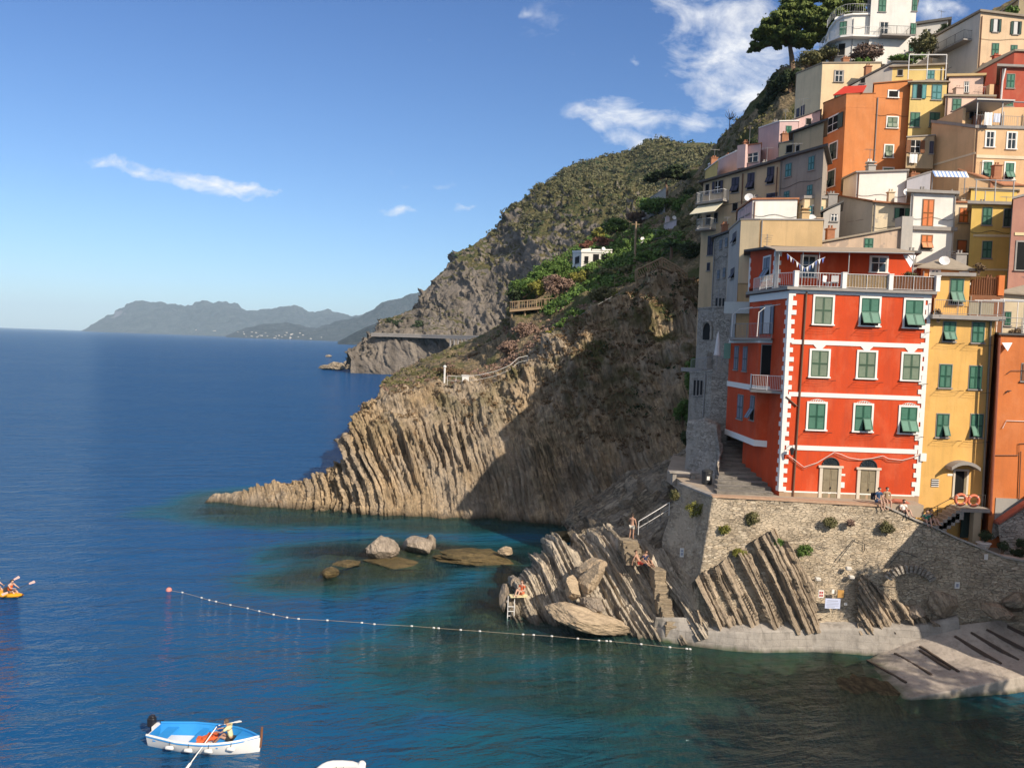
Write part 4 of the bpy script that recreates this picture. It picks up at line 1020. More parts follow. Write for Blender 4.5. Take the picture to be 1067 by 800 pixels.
# ================================================================== orange house on the right edge
ORC = plaster('orange_plaster', (.60,.185,.055), .3)
oc = building('orange_house', 'orange house cut by the right edge with pipes on its face', [(1035.5,347,53.5),(1043,349,50.3),(1300,358,49.4)], TZ-6, ORC, ('slab',DARK_S), 8, ov=.15, th=.14)
window(oc, 1, 1069.5, 388, 10, 18, 'shut', BROWNWOOD, None)
pipe(oc, 1, [(1040.5,352),(1036,440),(1031,536)], .08, paint('rust_pipe', (.28,.09,.05), .6), 'downpipe', .12)
pipe(oc, 1, [(1036,474),(1061,474),(1061,462),(1080,461)], .025, PIPE, 'cable')
pipe(oc, 1, [(1048,390),(1053,386),(1075,386)], .02, DMETAL, 'cable'); pipe(oc, 1, [(1044,446),(1048,438),(1075,439)], .02, WMETAL, 'cable')
pipe(oc, 1, [(1047,410),(1049,407),(1053,407)], .03, DMETAL, 'wall_hook'); pipe(oc, 1, [(1063,470),(1061,520)], .03, PIPE, 'cable')
fbox_px(oc, 1, 1036, 1110, 520, 560, 0, .04, plaster('grey_plinth', (.34,.33,.31), .4), 'plinth')
zo = oc.tops[1]+.14
railing([oc.fr[1].P(.1,-.1,zo), oc.fr[1].P(5.0,-.1,zo)], 1.0, METAL, oc.root, 'terrace_railing', .2, bars=False, mids=2)
m = MB()
for x in (1046,1068,1090):
    p = at(x,345,50.5); m.tube([(p.x,p.y+.2,zo),(p.x,p.y+.2,zo+2.2)], .035, 5); m.tube([(p.x,p.y+3,zo),(p.x,p.y+3,zo+2.3)], .035, 5)
pa, pb = at(1042,345,50.5), at(1095,345,50.5)
for yy,z in ((.2,2.2),(1.1,2.22),(2,2.24),(3,2.3)): m.tube([(pa.x,pa.y+yy,zo+z),(pb.x,pb.y+yy,zo+z)], .03, 4)
m.build('pergola_frame', WMETAL, oc.root)
pl = plaster
# name, label, verts, bottom(px,py)|z, material, roof, back, windows
def W_(B, rows):
    for r in rows:
        fi, px, py, w, h = r[:5]; kind = r[5] if len(r) > 5 else 'shut'; sm = r[6] if len(r) > 6 else GREEN; fm = r[7] if len(r) > 7 else None
        window(B, fi, px, py, w, h, kind, sm, fm)
def hs(label, verts, bot, mat, roof=('slab',GREY_S), back=8, wins=(), name='house', **k):
    B = building(name, label, verts, bot, mat, roof, back, **k); W_(B, wins); clutter(B); return B
crng = random.Random(21)
def clutter(B):
    n = len(B.poly); c = Vector((sum(p[0] for p in B.poly)/n, sum(p[1] for p in B.poly)/n)); host = B.roof or B.root; zt_ = sum(B.tops)/n
    def pt(f):
        k = crng.randrange(n); p = Vector(B.poly[k]).lerp(Vector(B.poly[(k+1)%n]), crng.random()); q = c.lerp(p, f); return Vector((q.x, q.y, zt_))
    if crng.random() < .75:
        p = pt(.5); w_, h_ = crng.uniform(.45,.8), crng.uniform(.6,1.3); m = MB(); m.box((p.x,p.y,p.z+h_/2-.2),(w_,w_*.8,h_+.6)); m.box((p.x,p.y,p.z+h_+.14),(w_+.14,w_*.8+.14,.09))
        for dx in (-.12,.12): m.lathe((p.x+dx,p.y,p.z+h_+.18),[(.09,0),(.08,.22),(.1,.26)],6)
        m.build('chimney', crng.choice([B.mat, TILE, GREY_S]), host)
    if crng.random() < .7:
        p = pt(.6); h_ = crng.uniform(1.4,2.6); m = MB(); m.tube([p-Vector((0,0,.3)), p+Vector((0,0,h_))], .025, 4); a = Vector((crng.uniform(-1,1),crng.uniform(-.4,.4),0)).normalized(); b_ = Vector((-a.y,a.x,0)); m.tube([p+Vector((0,0,h_-.1))-a*.6, p+Vector((0,0,h_-.1))+a*.6], .016, 3)
        for k in range(5): q = p+Vector((0,0,h_-.1))+a*(-.5+.25*k); m.tube([q-b_*.3, q+b_*.3], .012, 3)
        m.build('antenna', METAL, host)
    if crng.random() < .35:
        p = pt(.8)+Vector((0,0,.7)); m = MB(); ax = Vector((crng.uniform(-.5,.2),-.85,.35)).normalized(); a = ax.orthogonal().normalized(); b_ = ax.cross(a); nn = 12; rr_ = .38
        ring = [p+ax*.1+(a*math.cos(2*math.pi*k/nn)+b_*math.sin(2*math.pi*k/nn))*rr_ for k in range(nn)]; r2 = [q-ax*.03 for q in ring]
        m.add([p]+ring+[p-ax*.03]+r2, [(0,1+k,1+(k+1)%nn) for k in range(nn)]+[(nn+1,nn+2+(k+1)%nn,nn+2+k) for k in range(nn)]+[(1+k,nn+2+k,nn+2+(k+1)%nn,1+(k+1)%nn) for k in range(nn)]); m.tube([p-ax*.05, p-ax*.1-Vector((0,0,1.0))], .025, 4); m.build('satellite_dish', WMETAL, host)
    fr = B.fr[-1]
    if fr.L > 2.5 and crng.random() < .8:
        u_ = crng.choice([.15, fr.L-.25]); z0_ = zt_-.1; m = MB(); m.tube([fr.P(u_,.08,z0_), fr.P(u_,.08,z0_-7)], .05, 5); m.build('downpipe', crng.choice([PIPE, METAL, GREY_S]), B.root)
    if fr.L > 3 and crng.random() < .6:
        z0_ = zt_-crng.uniform(1.0,3.2); m = MB(); m.tube([fr.P(fr.L*t,.05,z0_-.12*math.sin(math.pi*t*3)) for t in [i/8 for i in range(9)]], .018, 4); m.build('cable', DMETAL, B.root)
CREAM = pl('cream_plaster', (.74,.58,.36), .3); PEACH = pl('peach_plaster', (.66,.43,.235), .3); WHT = pl('white_plaster', (.76,.73,.67), .25)
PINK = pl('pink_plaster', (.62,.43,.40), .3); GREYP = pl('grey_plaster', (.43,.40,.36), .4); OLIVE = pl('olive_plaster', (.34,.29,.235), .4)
DPINK = pl('worn_pink_plaster', (.58,.43,.31), .5, (.40,.31,.24)); TOWER = pl('deep_orange_plaster', (.60,.22,.075), .35); PALEY = pl('pale_yellow_plaster', (.68,.50,.19), .3)
SAND = pl('sand_plaster', (.60,.41,.21), .35); BEIGEY = pl('ochre_plaster', (.62,.45,.27), .4); MUST = pl('mustard_plaster', (.70,.48,.13), .3)
REDB = pl('brick_red_plaster', (.40,.085,.05), .35); ROSE = pl('rose_brown_plaster', (.40,.20,.15), .3); WORN = pl('worn_cream_plaster', (.66,.55,.38), .5, (.42,.36,.28))

hD = hs('worn pink beige house behind the red roof with one green window', [(838,257,63),(944,237,63)], 14, DPINK, ('slab',TILE_G), 5, [(0,905,255,9,13)], ov=.2, th=.16)
fbox_px(hD, 0, 937.5, 949, 226, 268, -.9, .25, GREYP, 'chimney'); chimney(hD, 846, 252, 63.5, .8, 1.0, TILE); chimney(hD, 852, 250, 64, .5, 1.4)
hL = hs('grey and cream house with peeling front under a tiled eave', [(874,204,74),(910,211,69.5),(953,215,69.5)], 18, WORN, ('slab',TILE), 6, [(0,887.5,222,4.5,17,'one',DKGREEN),(0,897,220,6.5,18,'shut',DKGREEN),(1,937,222.5,10,11,'half',GREEN)], ov=.3, th=.14)
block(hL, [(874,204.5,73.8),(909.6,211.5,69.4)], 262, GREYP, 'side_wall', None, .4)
hK = hs('low white house with a flat slate roof below the orange tower', [(879,187,82),(893,180.5,77),(945,178.5,77)], 24, WHT, ('slab',GREY_S), 6, [(1,948.5,191,3,10,'one',ORANGE_L)], ov=.2, th=.16)
chimney(hK, 907, 179, 78, .7, .5, GREYP)
hK2 = hs('pale lilac parapet house beside the low white one', [(945,188,76),(970,180,75)], 22, pl('lilac_plaster', (.56,.54,.56), .3), ('parapet',GREY_S), 5)
hJ = hs('white house with two orange shutters below the striped awning', [(949.5,201,68),(995,203,68)], 16, WHT, ('slab',GREY_S), 5, [(0,966.8,222,11.5,28,'shut',ORANGE_L),(0,965.5,252.5,11.5,15,'tilt',ORANGE_L)], ov=.35, th=.26)
fbox_px(hJ, 0, 950, 996, 236.5, 240.5, 0, .28, GREY_S, 'ledge'); pipe(hJ, 0, [(995,205),(993,240),(991,275)], .05, GREYP)
hJ2 = hs('narrow cream house with rust pipes right of the white one', [(994,211.5,70),(1015,212,70)], 14, pl('narrow_cream_plaster', (.68,.56,.40), .3), ('slab',TILE), 5, [(0,1004,224.5,9,15.5,'shut',ORANGE_L),(0,1002,258,9.5,15,'one',ORANGE_L)], ov=.2, th=.14)
for x in (1013,1016.5): pipe(hJ2, 0, [(x,213),(x-1.5,280)], .09, paint('ochre_pipe', (.45,.22,.06), .6))
balcony(hJ2, 0, 993, 1015, 275, .7, 1.0, GREY_S, DMETAL)
# small lean-to houses above the red terrace
hJ3 = hs('low orange house with grey pitched roof right of the red terrace', [(960,280,58),(1012,283,57.5)], 14, pl('low_orange_plaster', (.62,.24,.07), .3), ('gable',TILE_G), 4, [(0,974,286,8,8,'glass',GREEN,WHITE_P),(0,1004,288,6,6,'glass',GREEN,WHITE_P)], ov=.3)
hJ4 = hs('small grey lean-to with round vent behind the red terrace', [(945,277,59),(962,276,59)], 14, GREYP, ('slab',TILE_G), 4, ov=.2, th=.12)
hM = hs('mustard yellow house with roof posts and four tall shutters', [(1013,213,66.5),(1058,214.5,66)], 12, MUST, ('slab',GREY_S), 8, [(0,1028.5,225.5,9.5,18),(0,1050.5,227,9,18.5,'shut',DKGREEN),(0,1028.3,260.3,9.5,17.5)], ov=.35, th=.26)
fbox_px(hM, 0, 1014, 1058, 244.5, 247, 0, .06, pl('pale_band', (.72,.6,.35), .2), 'band'); fbox_px(hM, 0, 1014, 1056, 280, 282, 0, .06, MATS['pale_band'], 'band')
m = MB(); zz = hM.tops[0]+.26
for x,yy in ((1016,0),(1036,0),(1055,0),(1018,4),(1055,4)):
    p = at(x,213,66.8); m.tube([(p.x,p.y+yy,zz),(p.x,p.y+yy,zz+1.9)], .05, 5)
a_, b_ = at(1014,213,66.8), at(1057,213,66.8); m.tube([(a_.x,a_.y,zz+1.9),(b_.x,b_.y,zz+1.9)], .05, 5); m.tube([(a_.x,a_.y,zz+1),(b_.x,b_.y,zz+1)], .03, 5); m.build('pergola_frame', METAL, hM.root)
hM2 = hs('yellow upper house set back behind the mustard roof posts', [(1012,197,73),(1060,199,73)], 24, MUST, ('slab',TILE_G), 5, ov=.2, th=.14)
hN = hs('rose brown house with a dark tall window at the right edge', [(1056,208,62.5),(1120,190,62.5)], 10, ROSE, ('slab',GREY_S), 8, [(0,1066,267,14,29,'dark',DKGREEN,GREY_S)], ov=.1, th=.18)
fbox_px(hN, 0, 1057, 1100, 243, 246, 0, .06, MATS['pale_band'], 'band')
hN2 = hs('brown wooden terrace house above the yellow one', [(1009,307,56),(1046,308,56)], 12, BROWNWOOD, ('none',None), 4)
fbox_px(hN2, 0, 1040, 1046, 287, 308, -.3, .08, ORC, 'corner_post'); railing([hN2.fr[0].P(.1,-.1,hN2.tops[0]), hN2.fr[0].P(hN2.fr[0].L-.1,-.1,hN2.tops[0])], 1.3, BROWNWOOD, hN2.root, 'terrace_railing', .16, .05)
m = MB(); m.fbox(hN2.fr[0],.3,hN2.fr[0].L-.4,-.3,-.24,hN2.tops[0]+.02,hN2.tops[0]+1.15); m.build('brown_screen', BROWNWOOD, hN2.root)
hN3 = hs('pale house with grey pitched roof at the right edge above the orange one', [(1043,306,58),(1120,312,57.5)], 12, pl('pale_sand_plaster', (.6,.5,.34), .3), ('gable',TILE_G), 5, [(0,1050,332,6,14)], ov=.3)
hN4 = hs('orange yellow gable house with terracotta verge under the peach house', [(1000,177,76),(1045,194,74),(1110,194,74)], 22, PEACH, ('slab',TILE), 4, ov=.15, th=.14)
hI = hs('peach house with pale bands and laundry on its roof terrace', [(971,128,87),(1016.5,134,78),(1110,136,78)], 22, PEACH, ('slab',GREY_S), 8, [(1,1031.5,145.5,8,15.5,'glass',GREEN,WHITE_P),(1,1054,147,8.5,16.5,'glass',GREEN,WHITE_P),(1,1028.7,177,9,16.5,'tiltL',GREEN,WHITE_P),(1,1051.7,178.5,9,17,'tilt',GREEN,WHITE_P)], ov=.12, th=.3)
fbox_px(hI, 1, 1017, 1110, 163, 166.3, 0, .07, pl('cream_band', (.72,.6,.42), .2), 'band'); fbox_px(hI, 0, 972, 1016, 165, 167, 0, .05, MATS['cream_band'], 'band')
m = MB(); a_, b_ = hI.P[0], hI.P[1]; t1 = at(1005,110,VY(79.5))
pts = [(a_.x,a_.y),(b_.x,b_.y)]; fr_ = Frame(*pts); uu = fr_.uv(1004,112)[0]
m.add([fr_.P(0,0.03,a_.z),fr_.P(uu,0.03,b_.z),fr_.P(uu,0.03,t1.z),fr_.P(0,-.3,a_.z),fr_.P(uu,-.3,b_.z),fr_.P(uu,-.3,t1.z)], [(0,1,2),(5,4,3),(0,3,4,1),(1,4,5,2),(2,5,3,0)]); m.build('side_parapet', PEACH, hI.root)
m = MB(); zz = hI.tops[1]+.3; fr1 = hI.fr[1]
for u_ in (.15,2.6,4.8,7): m.tube([fr1.P(u_,-.2,zz), fr1.P(u_,-.2,zz+2.4)], .06, 5); m.tube([fr1.P(u_,-3.5,zz), fr1.P(u_,-3.5,zz+2.5)], .06, 5)
m.tube([fr1.P(.1,-.2,zz+2.4), fr1.P(8,-.2,zz+2.4)], .07, 5); m.fbox(fr1,-.1,3.6,-4,.1,zz+2.42,zz+2.54); m.build('pergola_frame', METAL, hI.root)
railing([fr1.P(.1,-.05,zz), fr1.P(8,-.05,zz)], 1.0, METAL, hI.root, 'terrace_railing', .2)
ib, ifr = block(hI, [(1004,112,84),(1100,112,84)], 136, PEACH, 'upper_storey', None, 4); window(hI, ifr[0], 1014,118,7,12,'dark',GREEN,None,ib)
hG = hs('brick red house with a white corner pipe at the right edge', [(1043,70.5,88),(1110,73,88)], 34, REDB, ('slab',GREY_S), 6, [(0,1053,84.8,8,14.5),(0,1051,108,9,6)], ov=.35, th=.25)
pipe(hG, 0, [(1047,72),(1044,85),(1042,110)], .09, WMETAL)
hG2 = hs('dark red gabled house behind the brick red one', [(1006,83,99),(1031,66,97),(1057,54,95),(1120,57,95)], 38, REDB, ('slab',TILE_G), 5, ov=.2, th=.2)
hH = hs('small pink house with two green shutters and a roof terrace', [(985.5,101,86),(1036,101.5,86)], 34, pl('salmon_plaster', (.66,.47,.37), .3), ('slab',TILE_G), 6, [(0,996.8,109.5,9,12.5),(0,1022.5,106.5,8,7)], ov=.2, th=.2)
hb, hfr = block(hH, [(989,80.5,90),(1025,79.5,90)], 103, pl('salmon_plaster', (.66,.47,.37), .3), 'upper_storey', pl('ochre_eave', (.5,.36,.18), .3), 3, .25, .25); window(hH, hfr[0], 1007, 91, 4.5, 11, 'glass', GREEN, None, hb)
fbox_px(hH, 0, 1031, 1035.5, 88, 101, -.6, 0, PEACH, 'chimney')
hY = hs('pale yellow house with teal shutters right of the orange tower', [(949,87,90),(987,86.5,90)], 34, PALEY, ('gable',TILE_G), 6, [(0,955.3,95.7,9,14.5,'half',TEAL),(0,976,96.5,10,15.5,'shut',TEAL),(0,953.3,125,9.5,15),(0,973.7,125,10,15)], ov=.3)
yb, yfr = block(hY, [(945.5,143.5,85),(974,141.5,85)], 176, pl('brown_beige_plaster', (.44,.33,.2), .4), 'lower_extension', GREY_S, 4, .1, .12); window(hY, yfr[0], 953.5,153,9,13,'open',BROWNWOOD,None,yb); window(hY, yfr[0], 970.5,154,4,13,'one',NAVY,None,yb)
hY2 = hs('yellow roof house with teal shutter and a pergola of poles', [(930,71,97),(984,68.5,96)], 40, PALEY, ('slab',TILE_G), 4, [(0,969.8,78,7.5,9.5,'shut',TEAL),(0,938,76,5,6,'dark')], ov=.3, th=.2)
m = MB(); q0, q1 = at(946,83,VY(92)), at(985,83,VY(92))
for t in (0,.5,1): p = q0.lerp(q1,t); m.tube([p, p+Vector((0,0,2.6))], .05, 5)
m.tube([q0+Vector((0,0,2.6)), q1+Vector((0,0,2.6))], .06, 5); m.tube([q0+Vector((0,0,1)), q1+Vector((0,0,1))], .04, 5); m.build('pergola_frame', WMETAL, hY2.root)
hQ0 = hs('grey house with one sloping eave between the cream house and the yellow roof', [(886,90,99),(930,66,97),(945,66,97)], 40, GREYP, ('slab',DARK_S), 5, [(0,899,84,4.5,6,'dark')], ov=.2, th=.2)
hO = hs('tall orange tower house with small white framed windows', [(858,112,98),(882,102.5,91),(913,102,91),(949.5,101,91)], 26, TOWER, ('none',None), 10, [(0,868,129.5,10,15,'open',DKGREEN,WHITE_P),(0,868.3,158,7.5,17,'tiltL',DKGREEN,WHITE_P),(0,866.3,186.5,7,16.5,'tiltL',DKGREEN,WHITE_P),
   (1,931,102.8,1,1,'dark') if False else (2,929.7,128,10.5,11,'tiltS',SAGE,WHITE_P),(2,926,158,8,12.5,'tiltL',SAGE,WHITE_P),(2,925.5,179,10,7,'shut',SAGE,WHITE_P)])
ob, ofr = block(hO, [(911,88,90.97),(949.5,84.5,90.97)], 103, TOWER, 'upper_storey', paint('tower_eave', (.34,.13,.05), .9), 8, .12, .12); window(hO, ofr[0], 931, 102.3, 1, 1, 'dark', None, None, ob) if False else window(hO, ofr[0], 930.8, 98.5, 9.5, 6.5, 'dark', SAGE, WHITE_P, ob)
block(hO, [(858,108,98),(882,98.5,90.98),(912,98,90.98)], 113, TOWER, 'roof_parapet', paint('tower_eave', (.34,.13,.05), .9), .4, .05, .1)
m = MB(); a_ = [at(868,100,VY(94)), at(899,97,VY(90.6)), at(903,90,VY(94)), at(880,91,VY(97))]
m.add([*a_, *[p+Vector((0,0,.1)) for p in a_]], MB.BF); m.build('red_awning', paint('awning_red', (.55,.04,.02), .8, .1), hO.root)
window(hO, Frame((at(862,100,VY(98.5)).x,VY(98.5)),(at(884,100,VY(98)).x,VY(98))), 872.5, 104, 6, 10, 'shut', GREEN, None)
hE = hs('tall cream house with a plain grey side wall and one small window', [(830,77.5,110),(857,66.5,102),(918,66,102)], 34, CREAM, ('slab',TILE_G), 6, [(1,874,80,8,11,'glass',SAGE,GREY_S),(0,831.5,118,2.8,9,'one',NAVY),(0,836.5,115.5,3.5,10,'one',NAVY)], ov=.1, th=.15)
# white villa above
hV = hs('white modern villa with a rounded wing below the pine', [(862,41,120),(866,30.5,117),(872,22.5,114.5),(880,18,112.9),(888,16.5,112.4),(921,16,112.4)], 44, WHT, ('slab',WHITE_P), 6, [(3,878.5,31,7,16,'shut',GREEN),(3,877,52,6.5,12,'dark')], name='villa', ov=.25, th=.2, cat='villa')
P_ = [hV.poly[i] for i in range(6)]; zb_ = at(890,39.5,VY(112.4)).z
for z_ in (zb_,):
    m = MB(); po = offset_poly(hV.poly, 1.0); m.prism(po[:6]+[hV.poly[5],hV.poly[4],hV.poly[3],hV.poly[2],hV.poly[1],hV.poly[0]], z_-.2, z_); s_ = m.build('balcony', WHITE_P, hV.root)
    railing([Vector((x,y,z_)) for x,y in offset_poly(hV.poly,.93)[:6]], 1.0, WMETAL, s_, gap=.2)
railing([Vector((x,y,hV.tops[5]+.2)) for x,y in offset_poly(hV.poly,.1)[:6]], 1.0, WMETAL, hV.root, 'roof_railing', gap=.25)
vb_, vfr = block(hV, [(908.5,-9,111.6),(956,-9,111.6)], 68, WHT, 'tower', GREY_S, 8, .4, .25)
for r in ((919.3,6.5,7.5,12.5,'shut',GREEN),(953,6,5,12,'shut',GREEN),(921,31,8.5,14.5,'glass',GREEN),(951.5,30.5,5.5,11.5,'shut',GREEN),(949.8,50,5,8,'shut',GREEN),(918,52,4,8,'dark',GREEN)):
    window(hV, vfr[0], r[0], r[1], r[2], r[3], r[4], r[5], None, vb_)
bq = Bld(); bq.fr = vfr; bq.root = hV.root; balcony(bq, 0, 914.5, 945, 39.5, 1.1, 1.0, GREY_S, DMETAL, .16, vb_)
hF = hs('peach and grey house with a long side balcony at the top right', [(972.5,40,112),(1022,13,100),(1110,24,100)], 42, pl('light_peach_plaster', (.69,.50,.32), .3), ('slab',TILE_G), 8, [(0,987,45,3.6,14,'one',NAVY),(0,993,42,3.6,14,'one',NAVY),(0,989,65,6.5,13,'shut',NAVY),(1,1037.5,27,5.5,13.5,'curtain',DKGREEN,None),(1,1058.5,29.5,5.5,13.5,'curtain',DKGREEN,None),(1,1037,52,7,13,'shut',GREEN),(1,1056.5,52,6.5,9,'shut',GREEN)], ov=.25, th=.25)
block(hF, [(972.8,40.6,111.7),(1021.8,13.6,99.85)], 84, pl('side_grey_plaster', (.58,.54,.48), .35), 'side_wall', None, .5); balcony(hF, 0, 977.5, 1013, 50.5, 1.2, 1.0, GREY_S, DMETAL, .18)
hF2 = hs('olive brown gable house highest at the right corner', [(1043,15,121),(1060,1,118),(1110,-22,118)], 50, pl('olive_gable_plaster', (.35,.28,.17), .4), ('slab',TILE_G), 6, ov=.3, th=.2)
hF3 = hs('small white cabin with a dark mono pitch roof between villa and peach house', [(954,27,122),(988,21.5,121)], 50, pl('cabin_plaster', (.52,.5,.47), .3), ('slab',DARK_S), 4, [(0,966,35,8,8,'glass')], ov=.4, th=.3)
# pink row and the long shaded front on the left
hR1 = hs('tall pink house with one green window in its sunlit front', [(791,134,99),(812.5,127,92.5),(832,126.5,92.5)], 36, PINK, ('slab',WHITE_P), 5, [(1,821.8,136,5.5,9)], ov=.08, th=.12)
hR2 = hs('pink house with a dark window under the cream house', [(826,126,97),(855,115,97)], 38, PINK, ('slab',DARK_S), 4, [(0,842.5,127,5,6.5,'dark',NAVY)], ov=.15, th=.12)
hR3 = hs('ochre house under a long dark sloping eave', [(826.5,139.5,85),(858.5,128,78.5)], 32, BEIGEY, ('slab',DARK_S), 5, [(0,831,155,4,6,'dark')], ov=.45, th=.18)
hR3b = hs('small cream house with a dark window beside the ochre one', [(812,150,90),(828,147,88)], 32, CREAM, ('slab',GREY_S), 4, [(0,822.5,155.5,6,7.5,'dark')], ov=.1, th=.12)
hR4 = hs('low pink roof terrace house with square pillars', [(738,172,108),(772,156,97)], 32, PINK, ('parapet',WHITE_P), 5)
hR5 = hs('pink house with a wide dark window beside the pillar', [(772,153,96),(793,150,93)], 33, PINK, ('slab',TILE), 5, [(0,784.5,164.5,11,9,'glass',NAVY)], ov=.1, th=.12); fbox_px(hR5, 0, 770.5, 779, 152, 176, 0, .5, PINK, 'pillar')
hR6 = hs('small yellow pillared house at the left end of the pink row', [(735,178,100),(748,167.5,97)], 30, PALEY, ('slab',WHITE_P), 4, ov=.1, th=.12)
hP = hs('long ochre house with dark tilted shutters on its shaded side', [(733,191,82.5),(813.3,167.5,72)], 19, BEIGEY, ('slab',DARK_S), 6, [(0,737,197.5,3.5,10.5,'dark',NAVY),(0,748,195,5,12,'open',NAVY),(0,766.3,193,7.5,15.5,'tilt',NAVY),(0,782.5,189,7,17,'tilt',NAVY),(0,803,183,7,17.5,'tilt',NAVY),(0,804.5,204,11,5,'shut',NAVY),(0,766,216,5,8,'dark',NAVY)], ov=.45, th=.2, backdir=(.42,.9,0))
balcony(hP, 0, 731, 759.5, 211, 1.0, 1.0, GREY_S, WMETAL, .14); balcony(hP, 0, 731, 746, 239.5, 1.0, 1.0, GREY_S, WMETAL, .14)
window(hP, 0, 740.3, 256, 5.5, 20, 'shut', NAVY); window(hP, 0, 738.3, 278, 2.8, 8, 'shut', NAVY); window(hP, 0, 738, 229, 4.5, 10, 'dark', NAVY); window(hP, 0, 746, 227, 3.5, 10, 'dark', NAVY)
pipe(hP, 0, [(774.5,181),(773,213)], .06)
hp = hP.fr[0]; u0_,z_ = hp.uv(731,213); u1_,_ = hp.uv(757,213); m = MB()
m.hexa([hp.P(u,d_,z) for t in (0,.05) for u,d_,z in ((u0_,1.9,z_-1.3+t),(u1_,1.9,z_-1.3+t),(u1_,.05,z_+.1+t),(u0_,.05,z_+.1+t))]); m.build('awning', paint('cream_canvas', (.68,.62,.45), .9), hP.root)
hQ = hs('grey rendered house with teal shutters on the shaded side', [(813.6,167,72),(858.5,154.5,67)], 22, OLIVE, ('slab',DARK_S), 6, [(0,821.8,177.5,6,13.5,'shut',TEAL),(0,845.7,170.3,6,14,'shut',TEAL),(0,820,203,5.5,7,'shut',TEAL),(0,844,198.3,5.5,10.5,'shut',TEAL)], ov=.4, th=.2, backdir=(.42,.9,0))
hS = hs('sand coloured house block with a sunlit cream corner', [(760,240,68.2),(772,229.6,62.6),(792,229.5,61.8),(858,230,61.3)], 8, SAND, ('slab',GREY_S), 5, [(0,765.6,248,3.5,10.5,'tilt',NAVY),(0,763.6,285,3.5,10.5,'tilt',NAVY)], ov=.06, th=.12)
m = MB(); p_ = [at(772.3,230.6,64.35), at(791.8,230,61.7)]; m = MB()
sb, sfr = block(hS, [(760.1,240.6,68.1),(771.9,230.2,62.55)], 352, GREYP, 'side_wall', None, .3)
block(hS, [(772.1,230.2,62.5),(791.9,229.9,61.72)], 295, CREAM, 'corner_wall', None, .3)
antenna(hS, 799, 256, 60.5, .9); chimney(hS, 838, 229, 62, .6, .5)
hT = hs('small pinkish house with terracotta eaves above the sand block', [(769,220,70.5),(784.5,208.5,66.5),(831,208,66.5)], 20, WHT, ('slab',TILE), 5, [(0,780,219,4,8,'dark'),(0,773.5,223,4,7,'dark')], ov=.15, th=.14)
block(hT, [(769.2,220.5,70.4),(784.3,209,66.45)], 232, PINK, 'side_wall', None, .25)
hU = hs('cream cottage with a teal window and a flat eave', [(831,211,69),(838.5,207,67.8),(867,207.5,67.8)], 20, CREAM, ('slab',GREY_S), 4, [(1,850,219.5,6.5,8.5,'open',TEAL,WHITE_P),(0,835.5,219,1.5,9,'dark')], ov=.12, th=.25)
hU2 = hs('dim lean-to with a dark roof between cottage and grey house', [(858,222,67),(876,211,67)], 18, GREYP, ('slab',DARK_S), 4, [(0,869,227,7,7,'glass')], ov=.25, th=.16)
hX = hs('narrow grey rubble house with small blue windows on the left slope', [(745,248,76),(760.5,242,70.5)], 8, STONE_D, ('slab',DARK_S), 5, [(0,751.3,255,2.6,9,'shut',BLUEGR),(0,757.3,252.5,2.6,9,'shut',BLUEGR),(0,749,286,2.6,9,'shut',BLUEGR),(0,755,284,2.6,9.5,'shut',BLUEGR),(0,746.8,315,2.2,9,'dark'),(0,750.5,315,2.2,8.5,'dark'),(0,754,315,2.2,8.5,'dark')], ov=.4, th=.18)
hX2 = hs('stone house with one dark arch above the stair wall', [(727.5,322.5,70),(746,321,66.5),(762,321,65)], 4, STONE_D, ('parapet',STONE_D), 4)
fx = hX2.fr[0]; u0_,_ = fx.uv(732.5,350); u1_,_ = fx.uv(742,350); v0_ = fx.uv(737,354)[1]; v1_ = fx.uv(737,343.5)[1]; m = MB(); r_ = (u1_-u0_)/2; n = 10
arc = [fx.P(u0_,.03,v0_)]+[fx.P((u0_+u1_)/2-r_*math.cos(math.pi*i/n),.03,v1_+r_*.8*math.sin(math.pi*i/n)) for i in range(n+1)]+[fx.P(u1_,.03,v0_)]
ab = [p-fx.N*.05 for p in arc]; k = len(arc); m.add(arc+ab, [tuple(range(k))[::-1],tuple(range(k,2*k))]+[(i,i+1,i+1+k,i+k) for i in range(k-1)]+[(k-1,0,k,2*k-1)]); aw = m.build('arched_opening', DARKIN, hX2.root)
m = MB()
for a,b in zip(arc[1:-1],arc[2:]): m.tube([a+fx.N*.05,b+fx.N*.05],.14,4)
m.build('arch', STONE_D, aw)
fbox_px(hX2, 0, 722, 745, 384, 388, -.2, 1.2, GREY_S, 'terrace_slab')
hX3 = hs('grey rubble terrace house with slit windows left of the stair', [(719,389,66.5),(742,387,62),(760,389,61)], 2, STONE_D, ('parapet',STONE_D), 5, [(0,724,404,2.4,16,'dark'),(0,727.5,404,2.4,16,'dark'),(0,731,404,2.4,15,'dark')])
pr = hX3.P; railing([pr[0]+Vector((.1,.2,.16)), pr[1]+Vector((0,.1,.16)), pr[2]+Vector((-.2,.1,.16))], 1.05, METAL, hX3.root, 'terrace_railing', .2)
pipe(hX3, 0, [(736,390),(733,440),(731,470)], .05, METAL)
fbox_px(hS, 1, 757, 783, 315, 327, .6, .66, paint('pale_screen', (.55,.58,.55), .5), 'glass_screen')
